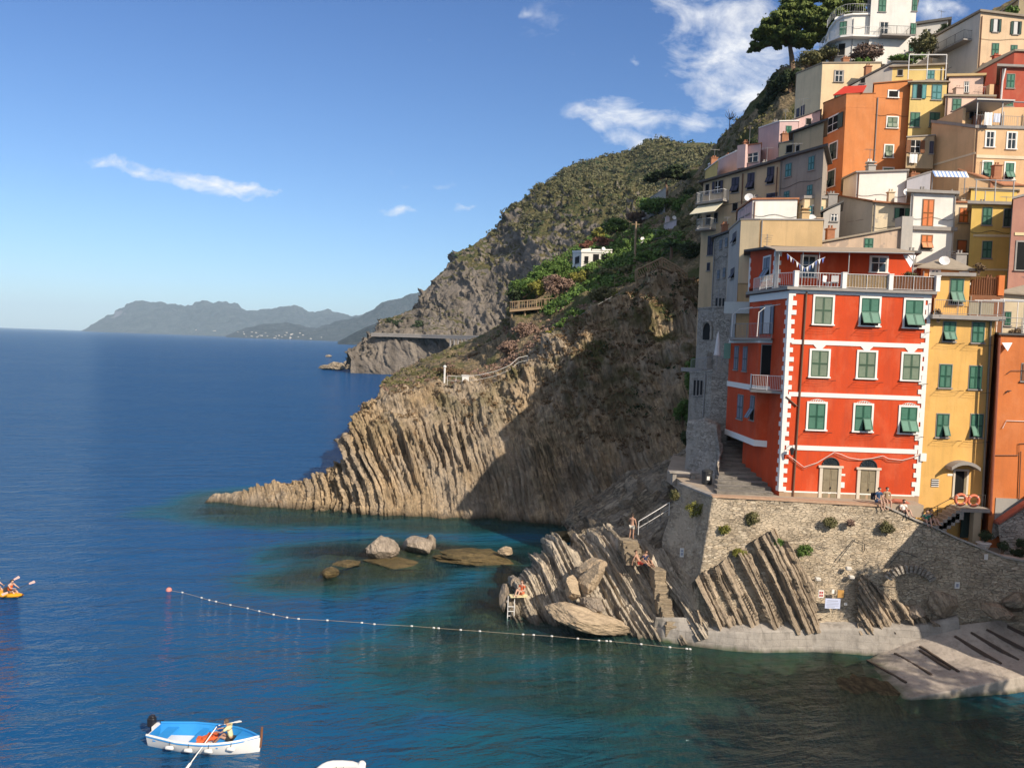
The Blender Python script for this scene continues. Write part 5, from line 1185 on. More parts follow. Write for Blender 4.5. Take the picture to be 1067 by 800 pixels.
# hotel and houses across the slope
hw = hs('white flat roofed house among trees on the far slope', [(597,263,158),(606,263,152),(637,264,152)], at(610,283,152).z-3, WHT, ('slab',WHITE_P), 8, [(0,601.5,271,4.5,7,'dark'),(1,611,271,4,7.5,'dark',BROWNWOOD),(1,621,269,6,8,'dark',BROWNWOOD),(1,629.5,268.5,6,7,'dark',BROWNWOOD)], ov=.15, th=.35)
block(hw, [(606,259.5,155),(616,258.5,155)], 264, WHT, 'upper_storey', None, 4); block(hw, [(618,261,153.5),(637,261,153.5)], 265, WHT, 'roof_canopy', WHITE_P, 3, .2, .2)
hw2 = hs('low grey white house with a row of windows below the trees', [(661,258,140),(686,249,136),(690,249,136)], at(675,280,138).z-3, WHT, ('slab',DARK_S), 5, [(0,665.5,258.5,3.4,5,'glass'),(0,670,257,3.4,5,'glass'),(0,674.5,255.5,3.4,5,'glass'),(0,681,253,5,6,'glass')], ov=.3, th=.25)
hw3 = hs('small lilac house half hidden by trees near the village', [(692,234,142),(705,229.5,138)], at(697,255,140).z-3, pl('pale_lilac_plaster', (.55,.47,.48), .3), ('slab',GREY_S), 4, [], ov=.1, th=.2)
hw4 = hs('long pale wall house under the pine on the green slope', [(669,212,175),(694,196,165)], at(680,215,170).z-4, GREYP, ('slab',GREY_S), 3, [], ov=.1, th=.2)
# neighbours outside the frame on the right bank: they throw the harbour's shade
def bank(label, x0, x1, y0, y1, top, mat):
    r = empty('house', ((x0+x1)/2,(y0+y1)/2,-1), label, 'house', 'houses on the near bank'); m = MB(); m.prism([(x0,y0),(x1,y0),(x1,y1),(x0,y1)], -1, top); m.build('wall', mat, r)
    m = MB(); m.prism([(x0-.3,y0-.3),(x1+.3,y0-.3),(x1+.3,y1+.3),(x0-.3,y1+.3)], top+.01, top+.25); m.build('roof', TILE, r)
bank('sand house on the near bank outside the right edge', 33, 41, 38, 43, 14.3, SAND)
# ================================================================== terrace wall, quay, ramp, stairs
def concrete(name, c, stain=.5, blocks=False):
    m, nt, b = new_mat(name); N = NT(nt); v = N.pos()
    col = N.mix(N.ramp(N.noise(v, .9, 5, .65), [(.32, 0.0), (.68, 1.0)]), mul(c, .80), mul(c, 1.12))
    col = N.mix(N.math('MULTIPLY', N.ramp(N.noise(N.pos((1.2,1.2,.35)), 1.6, 5, .7), [(.5, 0.0), (.66, 1.0)]), stain), col, mul(c, .5))
    col = N.mix(N.math('MULTIPLY', N.ramp(N.noise(v, 9, 4, .7), [(.52, 0.0), (.75, 1.0)]), .5), col, mul(c, .62))
    g = N.n('ShaderNodeNewGeometry'); sx = N.n('ShaderNodeSeparateXYZ'); N.l(g.outputs['Position'], sx.inputs[0])
    wl = N.ramp(N.math('ADD', sx.outputs[2], N.math('MULTIPLY', N.noise(v, 1.5, 4), .5)), [(.22, 1.0), (.55, 0.0)])
    col = N.mix(N.math('MULTIPLY', wl, .85), col, N.mix(N.ramp(N.noise(v,.8,4),[(.4,0.0),(.6,1.0)]), (.05,.045,.025), (.045,.075,.02)))
    h_ = N.noise(v, 5, 6, .7)
    if blocks:
        sw_ = N.n('ShaderNodeSeparateXYZ'); N.l(g.outputs['Position'], sw_.inputs[0]); cx_ = N.n('ShaderNodeCombineXYZ'); N.l(sw_.outputs[0], cx_.inputs[0]); N.l(N.math('ADD', sw_.outputs[2], N.math('MULTIPLY', N.noise(v, .7, 3), .12)), cx_.inputs[1])
        br = N.n('ShaderNodeTexBrick'); br.inputs['Scale'].default_value = 1.0; br.inputs['Brick Width'].default_value = 1.15; br.inputs['Row Height'].default_value = .42; br.inputs['Mortar Size'].default_value = .022; br.inputs['Color1'].default_value = (.86,.86,.86,1); br.inputs['Color2'].default_value = (1,1,1,1); br.inputs['Mortar'].default_value = (.72,.72,.72,1); N.l(cx_.outputs[0], br.inputs['Vector'])
        col = N.mix(N.ramp(N.noise(v, .5, 3), [(.42, .05), (.62, .9)]), col, N.mix(1.0, col, br.outputs['Color'], 'MULTIPLY')); h_ = N.math('SUBTRACT', h_, N.math('MULTIPLY', br.outputs['Fac'], .35))
    nt.links.new(col, b.inputs['Base Color']); b.inputs['Roughness'].default_value = .9; b.inputs['Specular IOR Level'].default_value = .2
    nt.links.new(N.bump(h_, .6, .05), b.inputs['Normal']); MATS[name] = m; return m
CONC = concrete('quay_concrete', (.36,.325,.285), .6); QUAY = concrete('quay_blocks', (.37,.335,.295), .65, True)
PAVE = paint('terrace_paving', (.36,.29,.22), .9, .3, 1.5, bump=.4)
def wall_sheet(name, label, cols, mat, nu, nv, amp=.09, depth=.55, cat='stone wall', group=None):
    C = []
    for (x,y,Y,xb,yb,Yb,*dx) in cols:
        t = at(x,y,Y); dx_ = dx[0] if dx else 0.0; bt = at(xb,yb,Yb)
        C.append([('w',t.x+dx_,t.y+depth,t.z-1.2),('w',t.x+dx_,t.y+depth,t.z),('w',t.x,t.y,t.z),('w',t.x*.5+bt.x*.5,t.y*.5+bt.y*.5,t.z*.5+bt.z*.5),('w',bt.x,bt.y,bt.z),('w',bt.x,bt.y,bt.z-1.5)])
    P = sheet_points(C, nu, nv, 0)
    d = fbm(P*1.8, 4, 5)*amp + fbm(P*.4, 3, 8)*amp*1.5
    r = empty(name, tuple(P.reshape(-1,3).mean(0)*np.array([1,1,0])), label, cat, group)
    o = grid_mesh('masonry', displaced(P, d), mat, r, smooth=False); return r
tw = wall_sheet('retaining_wall', 'tall rubble retaining wall of the terrace with tufts of plants growing from it',
 [(708,504,55,690,562,53.6,.5),(725,511,51.8,708,590,50.4,.4),(742,517.5,48.9,727.5,612.5,47.9,.2),(744,517.7,48.85,731,614,47.9),(800,520.5,49,790,640,47.8),(860,524,49,850,648,47.8),(922,527.5,49,905,650,47.7),(952,541,48.9,940,650,47.7),(972,549,48.8,962,650,47.6),(997,561,48.5,992,647,47.4),(1022,571,48,1024,645,47),(1044,580,47.3,1046,643,46.6),(1067,584.5,46.6,1068,642,46),(1110,592,45.6,1110,642,45),(1280,625,44.5,1280,650,44)], STONE_L, 460, 120)
# coping of brick and mortar
cp = []
for (x,y,Y) in ((742,517.5,48.9),(800,520.5,49),(860,524,49),(922,527.5,49),(952,541,48.9),(972,549,48.8),(997,561,48.5),(1022,571,48),(1044,580,47.3),(1067,584.5,46.6),(1110,592,45.6)): cp.append(at(x,y,Y))
for (i0,i1,mt,nm) in ((0,3,paint('brick_coping', (.40,.26,.17), .9, .4, 4, bump=.5),'brick_coping'),(3,10,CONC,'coping')):
    m = MB()
    for a,b in zip(cp[i0:i1], cp[i0+1:i1+1]):
        m.hexa([a+Vector((0,-.1,-.02)),b+Vector((0,-.1,-.02)),b+Vector((0,.5,-.02)),a+Vector((0,.5,-.02)),a+Vector((0,-.08,.1)),b+Vector((0,-.08,.1)),b+Vector((0,.48,.1)),a+Vector((0,.48,.1))])
    m.build(nm, mt, tw)
a_, b_, c_ = at(708,504,55), at(725,511,51.8), at(742,517.5,48.9); m = MB()
for a,b in ((a_,b_),(b_,c_)): m.hexa([a+Vector((-.08,0,-.02)),b+Vector((-.08,0,-.02)),b+Vector((.5,0,-.02)),a+Vector((.5,0,-.02)),a+Vector((-.06,0,.1)),b+Vector((-.06,0,.1)),b+Vector((.48,0,.1)),a+Vector((.48,0,.1))])
m.build('coping', CONC, tw)
# terrace floor and lane
tz = TZ-.07
m = MB(); pts = [at(709,505,55.1), at(742,517.6,49.1), at(922,527.5,49.2), at(962,545,49.2)]
m.prism([(p.x+.1,p.y+.25) for p in pts]+[(pts[3].x+.6,57),(24,70),(15,70),(pts[0].x,60)], tz-.8, tz); m.build('terrace', PAVE, kind='structure', label='paved terrace on top of the retaining wall')
ln = []
for (x,y,Y) in ((948,541,49),(972,549,48.9),(997,561,48.6),(1022,571,48.1),(1044,580,47.4),(1067,584.5,46.7),(1110,592,45.7),(1200,600,44)):
    p = at(x,y,Y); ln.append([('w',p.x+1.5,p.y+10,p.z+.9),('w',p.x+.6,p.y+3.5,p.z-.1),('w',p.x,p.y+.3,p.z-.45),('w',p.x,p.y+.25,p.z-2)])
grid_mesh('lane', sheet_points(ln, 60, 20, 1), PAVE, kind='structure', label='lane falling to the harbour behind the wall')
# brick edged ramp lane on far right
wall_sheet('ramp_wall', 'low rubble wall with a red brick coping climbing at the right edge', [(1040,546,49.6,1042,566,49.3),(1067,528,49.2,1067,582,48.6),(1110,500,48.8,1110,585,48.2),(1280,430,48.6,1280,590,48)], STONE_D, 60, 40)
m = MB(); q = [at(1040,546,49.6), at(1067,528,49.2), at(1110,500,48.8)]
for a,b in zip(q,q[1:]): m.hexa([a+Vector((0,-.1,-.02)),b+Vector((0,-.1,-.02)),b+Vector((0,.5,-.02)),a+Vector((0,.5,-.02)),a+Vector((0,-.1,.14)),b+Vector((0,-.1,.14)),b+Vector((0,.5,.14)),a+Vector((0,.5,.14))])
m.build('brick_coping', paint('red_brick_coping', (.36,.11,.07), .9, .35, 5, bump=.5), bpy.data.objects['ramp_wall'])
# quay
qc = []
for (x,yb,Yf,hh) in ((681,664,0,.5),(690,668,0,.8),(712,671,0,.95),(740,675,0,1.05),(765,678,0,1.2),(790,679.5,0,1.3),(820,679,0,1.35),(847,677,47.2,1.3),(880,674.5,47.1,1.2),(909,671.5,46.95,1.0),(945,665,46.9,.65),(975,658,46.85,.5),(999,650,46.8,.4)):
    f = at(x,yb,Yf) if Yf else at_z(x,yb,0); bk = at(x+3,643.5,48.05); z_ = f.z+hh
    qc.append([('w',bk.x,bk.y+.5,bk.z-.8),('w',bk.x,bk.y+.2,max(bk.z,z_)),('w',f.x,f.y+.28,z_+.02),('w',f.x,f.y+.1,z_-.05),('w',f.x,f.y,f.z+hh*.5),('w',f.x,f.y-.1,f.z-.1),('w',f.x,f.y-.3,f.z-1.8)])
P = sheet_points(qc, 300, 70, 1); d = fbm(P*1.2,4,4)*.045+fbm(P*4,3,6)*.03
qr = empty('quay', (15,46.5,0), 'low grey concrete quay curving along the foot of the wall', 'quay'); grid_mesh('quay_ledge', displaced(P, d*.6), QUAY, qr, smooth=False)
# slipway
SLIP = concrete('slipway_concrete', (.42,.365,.31), .6)
sc = [[at_z(897,690,-.15),at_z(905,712,-.2),at_z(912,735,-.5),at_z(912,735,-.5)+Vector((0,-.3,-1))],
      [at(925,677,46.9),at_z(938,702,.3),at_z(948,727,.12),at_z(948,727,.12)+Vector((0,-.2,-1.5))],
      [at(962,661,47.0),at_z(985,690,.75),at_z(1000,718,.45),at_z(1000,718,.45)+Vector((0,-.1,-1.7))],
      [at(998,651,47.0),at_z(1030,680,1.25),at_z(1050,708,.8),at_z(1050,708,.8)+Vector((0,-.1,-2))],
      [at(1050,645,46.6),at_z(1082,668,1.7),at_z(1110,696,1.05),at_z(1110,696,1.05)+Vector((0,-.1,-2))],
      [at(1120,640,46.2),at_z(1150,660,2.2),at_z(1190,684,1.4),at_z(1190,684,1.4)+Vector((0,-.1,-2.6))]]
P = sheet_points([[('w',*k) for k in c] for c in sc], 240, 100, 0); d = fbm(P*1.5,4,14)*.05+fbm(P*6,3,16)*.02
sr = empty('slipway', (26,43,0), 'pale concrete boat slipway with dark timber runners', 'slipway'); grid_mesh('ramp', displaced(P, d), SLIP, sr, smooth=False)
SP = P.reshape(-1,3)
SPX = np.array([proj(p) for p in SP[::3]]); SPP = SP[::3]
def on_slip(x,y): return Vector(SPP[np.argmin(((SPX-np.array([x,y]))**2).sum(1))])
for (x0,y0,x1,y1) in ((905,688,943,712),(933,681,969,704),(958,674,1000,700),(995,663,1043,692),(1012,660,1062,688),(1028,657,1084,684),(1050,652,1100,676),(958,678,990,698)):
    a, b = on_slip(x0,y0), on_slip(x1,y1); t = (b-a).normalized(); s = Vector((-t.y,t.x,0))*.07; m = MB()
    m.hexa([a-s-Vector((0,0,.1)),b-s-Vector((0,0,.1)),b+s-Vector((0,0,.1)),a+s-Vector((0,0,.1)),a-s+Vector((0,0,.09)),b-s+Vector((0,0,.09)),b+s+Vector((0,0,.09)),a+s+Vector((0,0,.09))]); m.build('timber_runner', paint('wet_timber', (.09,.065,.05), .8, .4, 3, bump=.5), sr)
for k in range(11):
    t = k/10; a = at_z(968+t*120,725-t*28,.0); m = MB(); m.box((a.x,a.y+.12,.08+.30*t),(rng.uniform(.5,.75),.34,.3+.55*t), -.2+rng.uniform(-.05,.05)); m.build('edge_stone', paint('edge_block', (.33,.285,.245), .95, .4, 2.5, bump=.7), sr, bevel=.05)
# stairs between rubble wall and red house
st = empty('stone_stair', (16.5,56,TZ), 'worn grey stone stairway climbing left of the red house', 'stairs')
m = MB(); n = 13; z0s, z1s = tz+.02, at(768,458,62).z
for i in range(n):
    t = i/n; Y0s = 50.9+t*11.1; Y1s = Y0s+11.1/n+.04; yy = 513-t*56; xl = at(747+5*t,yy,Y0s).x; xr = at(806-30*t,yy,Y0s).x; z = z0s+(z1s-z0s)*(i+1)/n
    m.box(((xl+xr)/2,(Y0s+Y1s)/2,z-.5),(xr-xl,Y1s-Y0s,1.0))
m.build('steps', rock('stair_stone', (.40,.36,.31), (.31,.28,.24), (.16,.145,.13), R_(90), 1.0, wet=False), st)
m = MB(); a, b, c = at(771,462,61.5), at(803,503,53), at(816,521,51.2)
for p,q in ((a,b),(b,c)): m.hexa([p+Vector((-.18,0,-1.2)),q+Vector((-.18,0,-1.2)),q+Vector((.18,0,-1.2)),p+Vector((.18,0,-1.2)),p+Vector((-.18,0,.1)),q+Vector((-.18,0,.1)),q+Vector((.18,0,.1)),p+Vector((.18,0,.1))])
m.build('parapet', MATS['grey_plinth'], st)
wall_sheet('stair_wall', 'grey rubble wall bordering the stairway on its left', [(717,440,62,712,500,61,.6),(733,438,60.5,725,500,59,.6),(746,444,59.5,742,500,57,.5),(750,470,56.5,748,506,55.5,.5),(747,484,54,746,512,53.5,.4)], STONE_D, 120, 60, .16, .9)
wall_sheet('path_wall', 'pale rubble wall at the head of the stairway', [(741,424,64.5,741,470,64.3),(775,424,63.5,775,470,63)], STONE_D, 40, 30, .1, .5)
for (x,y,Y,nm,lb) in ((737,490,54.5,'litter_bin','black litter bin beside the stair wall'),):
    p = at(x,y,Y); B = empty(nm, (p.x,p.y,tz), lb, 'bin'); m = MB(); m.lathe((p.x,p.y,tz),[(.3,0),(.36,.05),(.38,.85),(.36,.9)],12); m.build('bin_body', DMETAL, B); m = MB(); m.lathe((p.x,p.y,tz),[(.40,.9),(.40,.97),(.25,1.06),(.02,1.08)],12); m.build('lid', DMETAL, B); m = MB(); m.box((p.x,p.y-.37,tz+.5),(.2,.03,.26)); m.build('sticker', WHITE_P, B)
m = MB(); p = at(712,492,57); m.box((p.x,p.y,p.z),(2.2,.7,.14)); m.box((p.x-.7,p.y,p.z-.5),(.3,.5,.9)); m.box((p.x+.7,p.y,p.z-.5),(.3,.5,.9)); tag(m.build('stone_bench', CONC, bevel=.02), 'pale stone slab bench at the top of the dark gully', 'bench')
# yellow house stair and landing
ys = empty('entrance_stair', (29,50,TZ-2), 'short stone stair and landing at the yellow house door', 'stairs')
lz = at(1003,528,50.2).z; m = MB(); a, b = at(996,530,50.2), at(1027,530,50.2); m.box(((a.x+b.x)/2,50.35,lz-.12),(b.x-a.x,1.3,.24)); m.build('landing', CONC, ys)
m = MB(); c0, c1 = at(1013.5,534,49.9), at(1021,534,49.9); m.box(((c0.x+c1.x)/2,49.95,lz-1.3),(c1.x-c0.x,.45,2.1)); m.build('pillar', plaster('pillar_plaster',(.45,.36,.24),.4), ys)
d0, d1 = at(1003,535,50.6), at(1013,535,50.6); m = MB(); m.box(((d0.x+d1.x)/2,50.7,lz-1.2),(d1.x-d0.x,.1,1.9)); m.build('green_door', DKGREEN, ys)
m = MB(); n = 7
for i in range(n):
    t = i/(n-1); p = at(996-26*t, 531+17*t, 50.2); m.box((p.x,50.3,lz-.15-t*1.25-.3),(.52,1.15,.6))
m.build('steps', CONC, ys)
railing([at(1026,527.5,49.75), at(997,527.5,49.75), at(956,549,49.75)], .75, DMETAL, ys, gap=.5, bars=False, mids=1)
for (x,y,l) in ((1001,520.3,'faded orange life ring hanging nearer the yellow house door'),(1014.3,521.5,'faded orange life ring hanging by the grey downpipe')):
    p = at(x,y,49.55); r = empty('life_ring', p, l, 'life ring', 'life rings on the stair railing'); m = MB(); m.torus(p,(0,1,0),.34,.095,24,10); m.build('ring', paint('life_ring_orange', (.62,.17,.09), .6, .12), r, True)
    m = MB()
    for k in range(4):
        an = math.pi/4+k*math.pi/2; m.torus(p+Vector((math.cos(an)*.34,0,math.sin(an)*.34)), (-math.sin(an),0,math.cos(an)), .10,.014,10,5)
    m.build('band', WHITE_P, r)
# notices on the walls
def notice(px,py,w,h,fi_Y,mat,label,lines=None):
    p = at(px,py,fi_Y); sx_, sz_ = w*fi_Y/F_PX, h*fi_Y/F_PX; B = empty('notice_board', p, label, 'notice', 'notices on the harbour wall'); m = MB(); m.box(p,(sx_,.05,sz_)); m.build('panel', mat, B)
    if lines:
        m = MB()
        for k,(x,z,lw,lh) in enumerate(lines): m.box(p+Vector((x*sx_,-.03,z*sz_)),(lw*sx_,.012,lh*sz_))
        m.build('print', lines_mat, B)
lines_mat = paint('notice_red', (.42,.06,.05), .7)
notice(855.5,618.5,5.5,8,47.5,WHITE_P,'white notice with red blocks on the wall by the quay',[(-.2,.2,.3,.28),(.2,.2,.3,.28),(-.2,-.2,.3,.28),(.2,-.2,.3,.28)])
lines_mat = paint('notice_grey', (.35,.37,.45), .7)
notice(867.5,628.5,16,10.5,47.4,paint('notice_pale_blue', (.55,.60,.78), .6, .06),'largest notice, pale blue poster above the quay',[(0,.3,.7,.08),(0,.1,.8,.05),(0,-.05,.8,.05),(0,-.2,.8,.05),(-.1,-.33,.5,.05)])
notice(876,618.5,6.5,8,47.5,paint('notice_orange', (.50,.27,.08), .7),'ochre notice right of the white ones above the quay')
notice(868,616,2.5,4,47.55,WHITE_P,'tiny white notice above the blue poster'); notice(881,629,3,2.5,47.4,WHITE_P,'tiny white plate right of the blue poster')
notice(997.3,609.5,5,7,47.75,WHITE_P,'white notice on the shaded wall near the right',[(0,0,.5,.5)]); notice(1027.5,580,3.5,6,47.6,WHITE_P,'narrow white plate under the wall coping at right')
notice(710.5,575.5,4,9.5,50.4,WHITE_P,'tall white sign on the shaded side of the terrace wall',[(0,.2,.6,.2),(0,-.15,.6,.3)])
for (x,y) in ((884,592),(887,601),(852,603)): 
    p = at(x,y,47.9); m = MB(); m.box(p,(.35,.3,.22)); tag(m.build('wall_stone', paint('pale_stone', (.6,.56,.5), .9), bevel=.05), 'pale block jutting from the wall above the notices', 'stone', 'pale blocks jutting from the wall')
for q,ql in zip(([(873,583,48.3),(890,561,48.6),(900,566,48.6),(900,573,48.5)],[(922,592,48.2),(938,573,48.5),(955,580,48.4)],[(852,569,48.5),(862,571,48.5)],[(915,610,47.9),(933,611,47.9)]),('thin iron rod bent to a peak under the dry tuft','thin iron rod bent over in the shaded wall','short iron rod beside the round green bush','straight iron rod left of the blind arch')):
    pp = [at(*k)-Vector((0,.12,0)) for k in q]; m = MB(); m.tube(pp, .025, 4); tag(m.build('iron_rod', DMETAL), ql, 'iron rod')
m = MB(); c = at(948,598,47.9); 
for k in range(13):
    an = math.pi*(.15+.7*k/12); p = Vector((c.x+.0+1.55*math.cos(an), c.y-.06, c.z-.75+1.1*math.sin(an))); m.box(p,(.16,.22,.5),M=Matrix.Rotation(-(an-math.pi/2),3,'Y'))
tag(m.build('relieving_arch', MATS['brick_coping'] if False else STONE_D, bevel=.02), 'blind relieving arch of thin stones in the shaded wall', 'arch')
# pot plant and tarp in the lane
p = at(1025,566,49); B = empty('potted_plant', p, 'white pot with a bushy plant in the lane behind the wall', 'potted plant'); m = MB(); m.lathe(p,[(.25,-.35),(.42,.0),(.46,.05),(.40,.06)],12); m.build('pot', WHITE_P, B); POT = B; POTP = p
def swim_rail(name, label, pts, h, mat, cat='railing'):
    r = empty(name, pts[0], label, cat); railing(pts, h, mat, r, 'rail', bars=False, mids=1, rr=.026); return r
swim_rail('steps_railing', 'pale metal handrail beside steps down to the bathing rocks', [at(665,557,52.5), at(675,551,52.6), at(688,543,53), at(697,537,53.6)], .95, WMETAL)
swim_rail('path_railing', 'white handrail along the path on top of the promontory', [at(466,401,93), at(484,402,92.5), at(500,400,92), at(517,396,92), at(531,390,92), at(540,382,93), at(550,380,94)], 1.1, WMETAL)
swim_rail('cliff_railing', 'thin handrail on the crest above the promontory', [at(600,341,96), at(611,333,97), at(625,325,98), at(645,314,99)], 1.1, METAL)
p = at(532,646,51.3); B = empty('bathing_ladder', p, 'white metal bathing ladder at the corner of the rocks', 'ladder'); m = MB()
for dx in (-.22,.22): m.tube([p+Vector((dx,-.1,-.6)), p+Vector((dx,-.1,1.35)), p+Vector((dx,.5,1.5))], .035, 6)
for k in range(5): m.tube([p+Vector((-.22,-.1,-.3+k*.32)), p+Vector((.22,-.1,-.3+k*.32))], .03, 5)
m.build('ladder_frame', WMETAL, B)
# timber works of the cliff path
TIM = paint('timber', (.33,.235,.145), .85, .3, 2, bump=.4)
dk = empty('timber_deck', at(553,322,128), 'brown timber viewing deck with railing on the far slope', 'deck'); a, b = at(531,323,127), at(577,319,127); m = MB(); m.hexa([a+Vector((0,0,-.3)),b+Vector((0,0,-.3)),b+Vector((0,5,-.3)),a+Vector((0,5,-.3)),a,b,b+Vector((0,5,0)),a+Vector((0,5,0))])
for t in (.05,.35,.65,.95): p = a.lerp(b,t); m.tube([p+Vector((0,.6,-.2)), p+Vector((0,1.5,-4))], .18, 5)
m.build('deck_floor', TIM, dk); railing([a+Vector((0,4,0)),a,b,b+Vector((0,4,0))], 1.3, TIM, dk, gap=.4, r=.05, rr=.08)
m = MB()
for (x0,y0,x1,y1) in ((540,317,545,303),(545,303,556,312),(545,310,571,296),(548,317,574,302)): m.tube([at(x0,y0,130), at(x1,y1,133)], .12, 4)
tag(m.build('timber_braces', TIM), 'crossed timber braces rising behind the viewing deck', 'timber frame')
tr = empty('timber_truss', at(692,288,103), 'brown lattice timber footbridge railing arching over the promontory', 'footbridge')
top = [at(x,y,102) for x,y in ((664,281),(677,275),(690,268.5),(703,276),(716,285))]; bot = [at(x,y,102) for x,y in ((664,291),(677,285),(690,278.5),(703,284),(716,291))]
for k in range(2):
    m = MB(); off = Vector((0,1.6*k,0))
    for s in (top,bot):
        for p,q in zip(s,s[1:]): m.tube([p+off,q+off], .11, 5)
    for p,q in zip(top,bot): m.tube([p+off,q+off], .1, 5)
    for i in range(4):
        for t in (0,.33,.66): p = top[i].lerp(top[i+1],t)+off; q = bot[i].lerp(bot[i+1],t+.33)+off; m.tube([p,q], .06, 4)
    m.build('lattice', TIM, tr)
m = MB()
for p,q in zip(bot,bot[1:]): m.hexa([p+Vector((0,0,-.1)),q+Vector((0,0,-.1)),q+Vector((0,1.6,-.1)),p+Vector((0,1.6,-.1)),p,q,q+Vector((0,1.6,0)),p+Vector((0,1.6,0))])
m.build('walkway', TIM, tr)
for p_ in (bot[0],bot[2],bot[4]):
    m = MB(); m.tube([p_+Vector((0,.5,0)), p_+Vector((0,.8,-3))], .14, 5); m.build('post', TIM, tr)
swim_rail('timber_path_railing', 'low brown timber railing along the path below the footbridge', [at(640,300,104), at(650,296,103.5), at(662,292,103)], 1.1, TIM)
B = empty('utility_pole', at(661,278,128), 'tall bare wooden utility pole on the slope', 'pole'); m = MB(); m.tube([at(661,283,128), at(662.7,231,128)], [.22,.16], 7); m.build('pole', TIM, B); m = MB(); p = at(662.5,234,128); m.tube([p+Vector((-.7,0,0)),p+Vector((.7,0,0))], .07, 4); m.build('crossarm', TIM, B)
B = empty('white_post', at(463,398,93), 'slim white marker post on the promontory path', 'post'); m = MB(); p = at(463,399,92); m.tube([p,p+Vector((0,0,1.9))], .12, 6); m.build('post', WMETAL, B); m = MB(); m.lathe(p+Vector((0,0,1.9)),[(.2,0),(.2,.12),(.03,.25)],8); m.build('cap', WMETAL, B)
p = at(485,396,92); m = MB(); m.box(p,(.8,.5,1.0)); m.box(p+Vector((0,0,.55)),(.95,.65,.1)); tag(m.build('service_box', WMETAL, bevel=.02), 'small white service cabinet on the promontory path', 'cabinet')
rd_ = empty('cliff_road', at(450,350,412), 'grey gallery road on columns along the headland foot', 'viaduct'); pr = [at(x,y,Y) for x,y,Y in ((388,349,427),(410,349.5,424),(440,350.5,419),(470,351.5,408),(503,352,396))]
m = MB()
for p,q in zip(pr,pr[1:]): m.hexa([p+Vector((0,-4,-.8)),q+Vector((0,-4,-.8)),q+Vector((0,5,-.8)),p+Vector((0,5,-.8)),p+Vector((0,-4,.4)),q+Vector((0,-4,.4)),q+Vector((0,5,.4)),p+Vector((0,5,.4))])
m.build('deck', GREY_S, rd_); m = MB()
for p,q in zip(pr,pr[1:]): m.hexa([p+Vector((0,-4.1,.4)),q+Vector((0,-4.1,.4)),q+Vector((0,-3.6,.4)),p+Vector((0,-3.6,.4)),p+Vector((0,-4.1,1.2)),q+Vector((0,-4.1,1.2)),q+Vector((0,-3.6,1.2)),p+Vector((0,-3.6,1.2))])
m.build('parapet', CONC, rd_)
for k in range(9):
    p = pr[3].lerp(pr[4],k/8); m = MB(); m.tube([p+Vector((0,-3.4,-.8)), p+Vector((0,-3.4,-9))], .5, 6); m.build('column', GREY_S, rd_)
# terrace things of the red house and its neighbours
B = empty('closed_parasol', at(747,373,60), 'white closed parasol on the small terrace left of the red house', 'parasol'); p = at(746.5,388,60.2); t_ = at(747.5,344.5,60.2); z0_ = p.z
m = MB(); m.lathe((p.x,p.y,z0_),[(.03,0),(.03,t_.z-z0_)],6); m.build('pole', METAL, B); m = MB(); hh = t_.z-z0_; m.lathe((p.x,p.y,z0_),[(.1,hh*.38),(.27,hh*.42),(.2,hh*.6),(.14,hh*.8),(.03,hh*.98)],10); m.build('canopy', paint('parasol_white',(.72,.69,.68),.9), B)
m = MB(); a, b = at(754,358,60.4), at(761.5,357,60.4)
for k in range(6): x0 = a.x+(b.x-a.x)*k/6; x1 = a.x+(b.x-a.x)*(k+1)/6; (m.box(((x0+x1)/2,60.2,(a.z+at(757,373,60.4).z)/2),((x1-x0)*.98,.05,1.2)))
tag(m.build('striped_blind', paint('blind_green',(.20,.42,.34),.8)), 'pale green striped blind hanging beside the red bay', 'blind')
def hanging(px, py, w, h, Y, mat, name, label, cat, group=None, wav=.06, n=8):
    m = MB(); sx_, sz_ = w*Y/F_PX, h*Y/F_PX; p = at(px,py,Y); vs = []
    for j in range(5):
        for i in range(n+1): vs.append(p+Vector(((i/n-.5)*sx_, math.sin(i*1.7+j*.4)*wav*(j/4+.2), sz_*(.5-j/4)+.02*math.sin(i*2.1))))
    k = len(vs); vs += [v+Vector((0,.025,0)) for v in vs]
    fs = [(j*(n+1)+i,(j+1)*(n+1)+i,(j+1)*(n+1)+i+1,j*(n+1)+i+1) for j in range(4) for i in range(n)]
    m.add(vs, fs+[tuple(k+q for q in f[::-1]) for f in fs]); return tag(m.build(name, mat, smooth=True), label, cat, group)
CLOTH = paint('white_cloth',(.78,.76,.74),.9,.05)
hanging(952,165.3,8,9,VY(84.6),CLOTH,'hung_sheet','white sheet hanging under the brown window of the extension','laundry')
hanging(1030,124,8,13,VY(77.2),CLOTH,'hung_sheet','white sheet drying on the peach house roof terrace','laundry'); hanging(1039,123,7,9,VY(77.4),paint('pale_blue_cloth',(.6,.63,.72),.9),'hung_sheet','pale blue towel drying on the peach house roof terrace','laundry')
stp = empty('striped_awning', at(989,181,68.5), 'blue and white striped awning above the white house', 'awning'); a, b = at(971.5,178,68.6), at(1007,179,68.6)
for k in range(18):
    t0, t1 = k/18, (k+1)/18; p, q = a.lerp(b,t0), a.lerp(b,t1); m = MB(); m.hexa([v+Vector((0,dy,dz)) for dz in (-.62,.0) for v,dy in ((p,-.5 if dz else 0),(q,-.5 if dz else 0),(q,-.46 if dz else .04),(p,-.46 if dz else .04))]); m.build('stripe', CLOTH if k%2 else paint('stripe_blue',(.22,.32,.55),.8), stp)
m = MB()
for x in (972,1006): p = at(x,178,68.6); m.tube([p, p+Vector((0,0,-2))], .04, 5)
m.tube([a,b], .04, 5); m.build('awning_frame', METAL, stp)
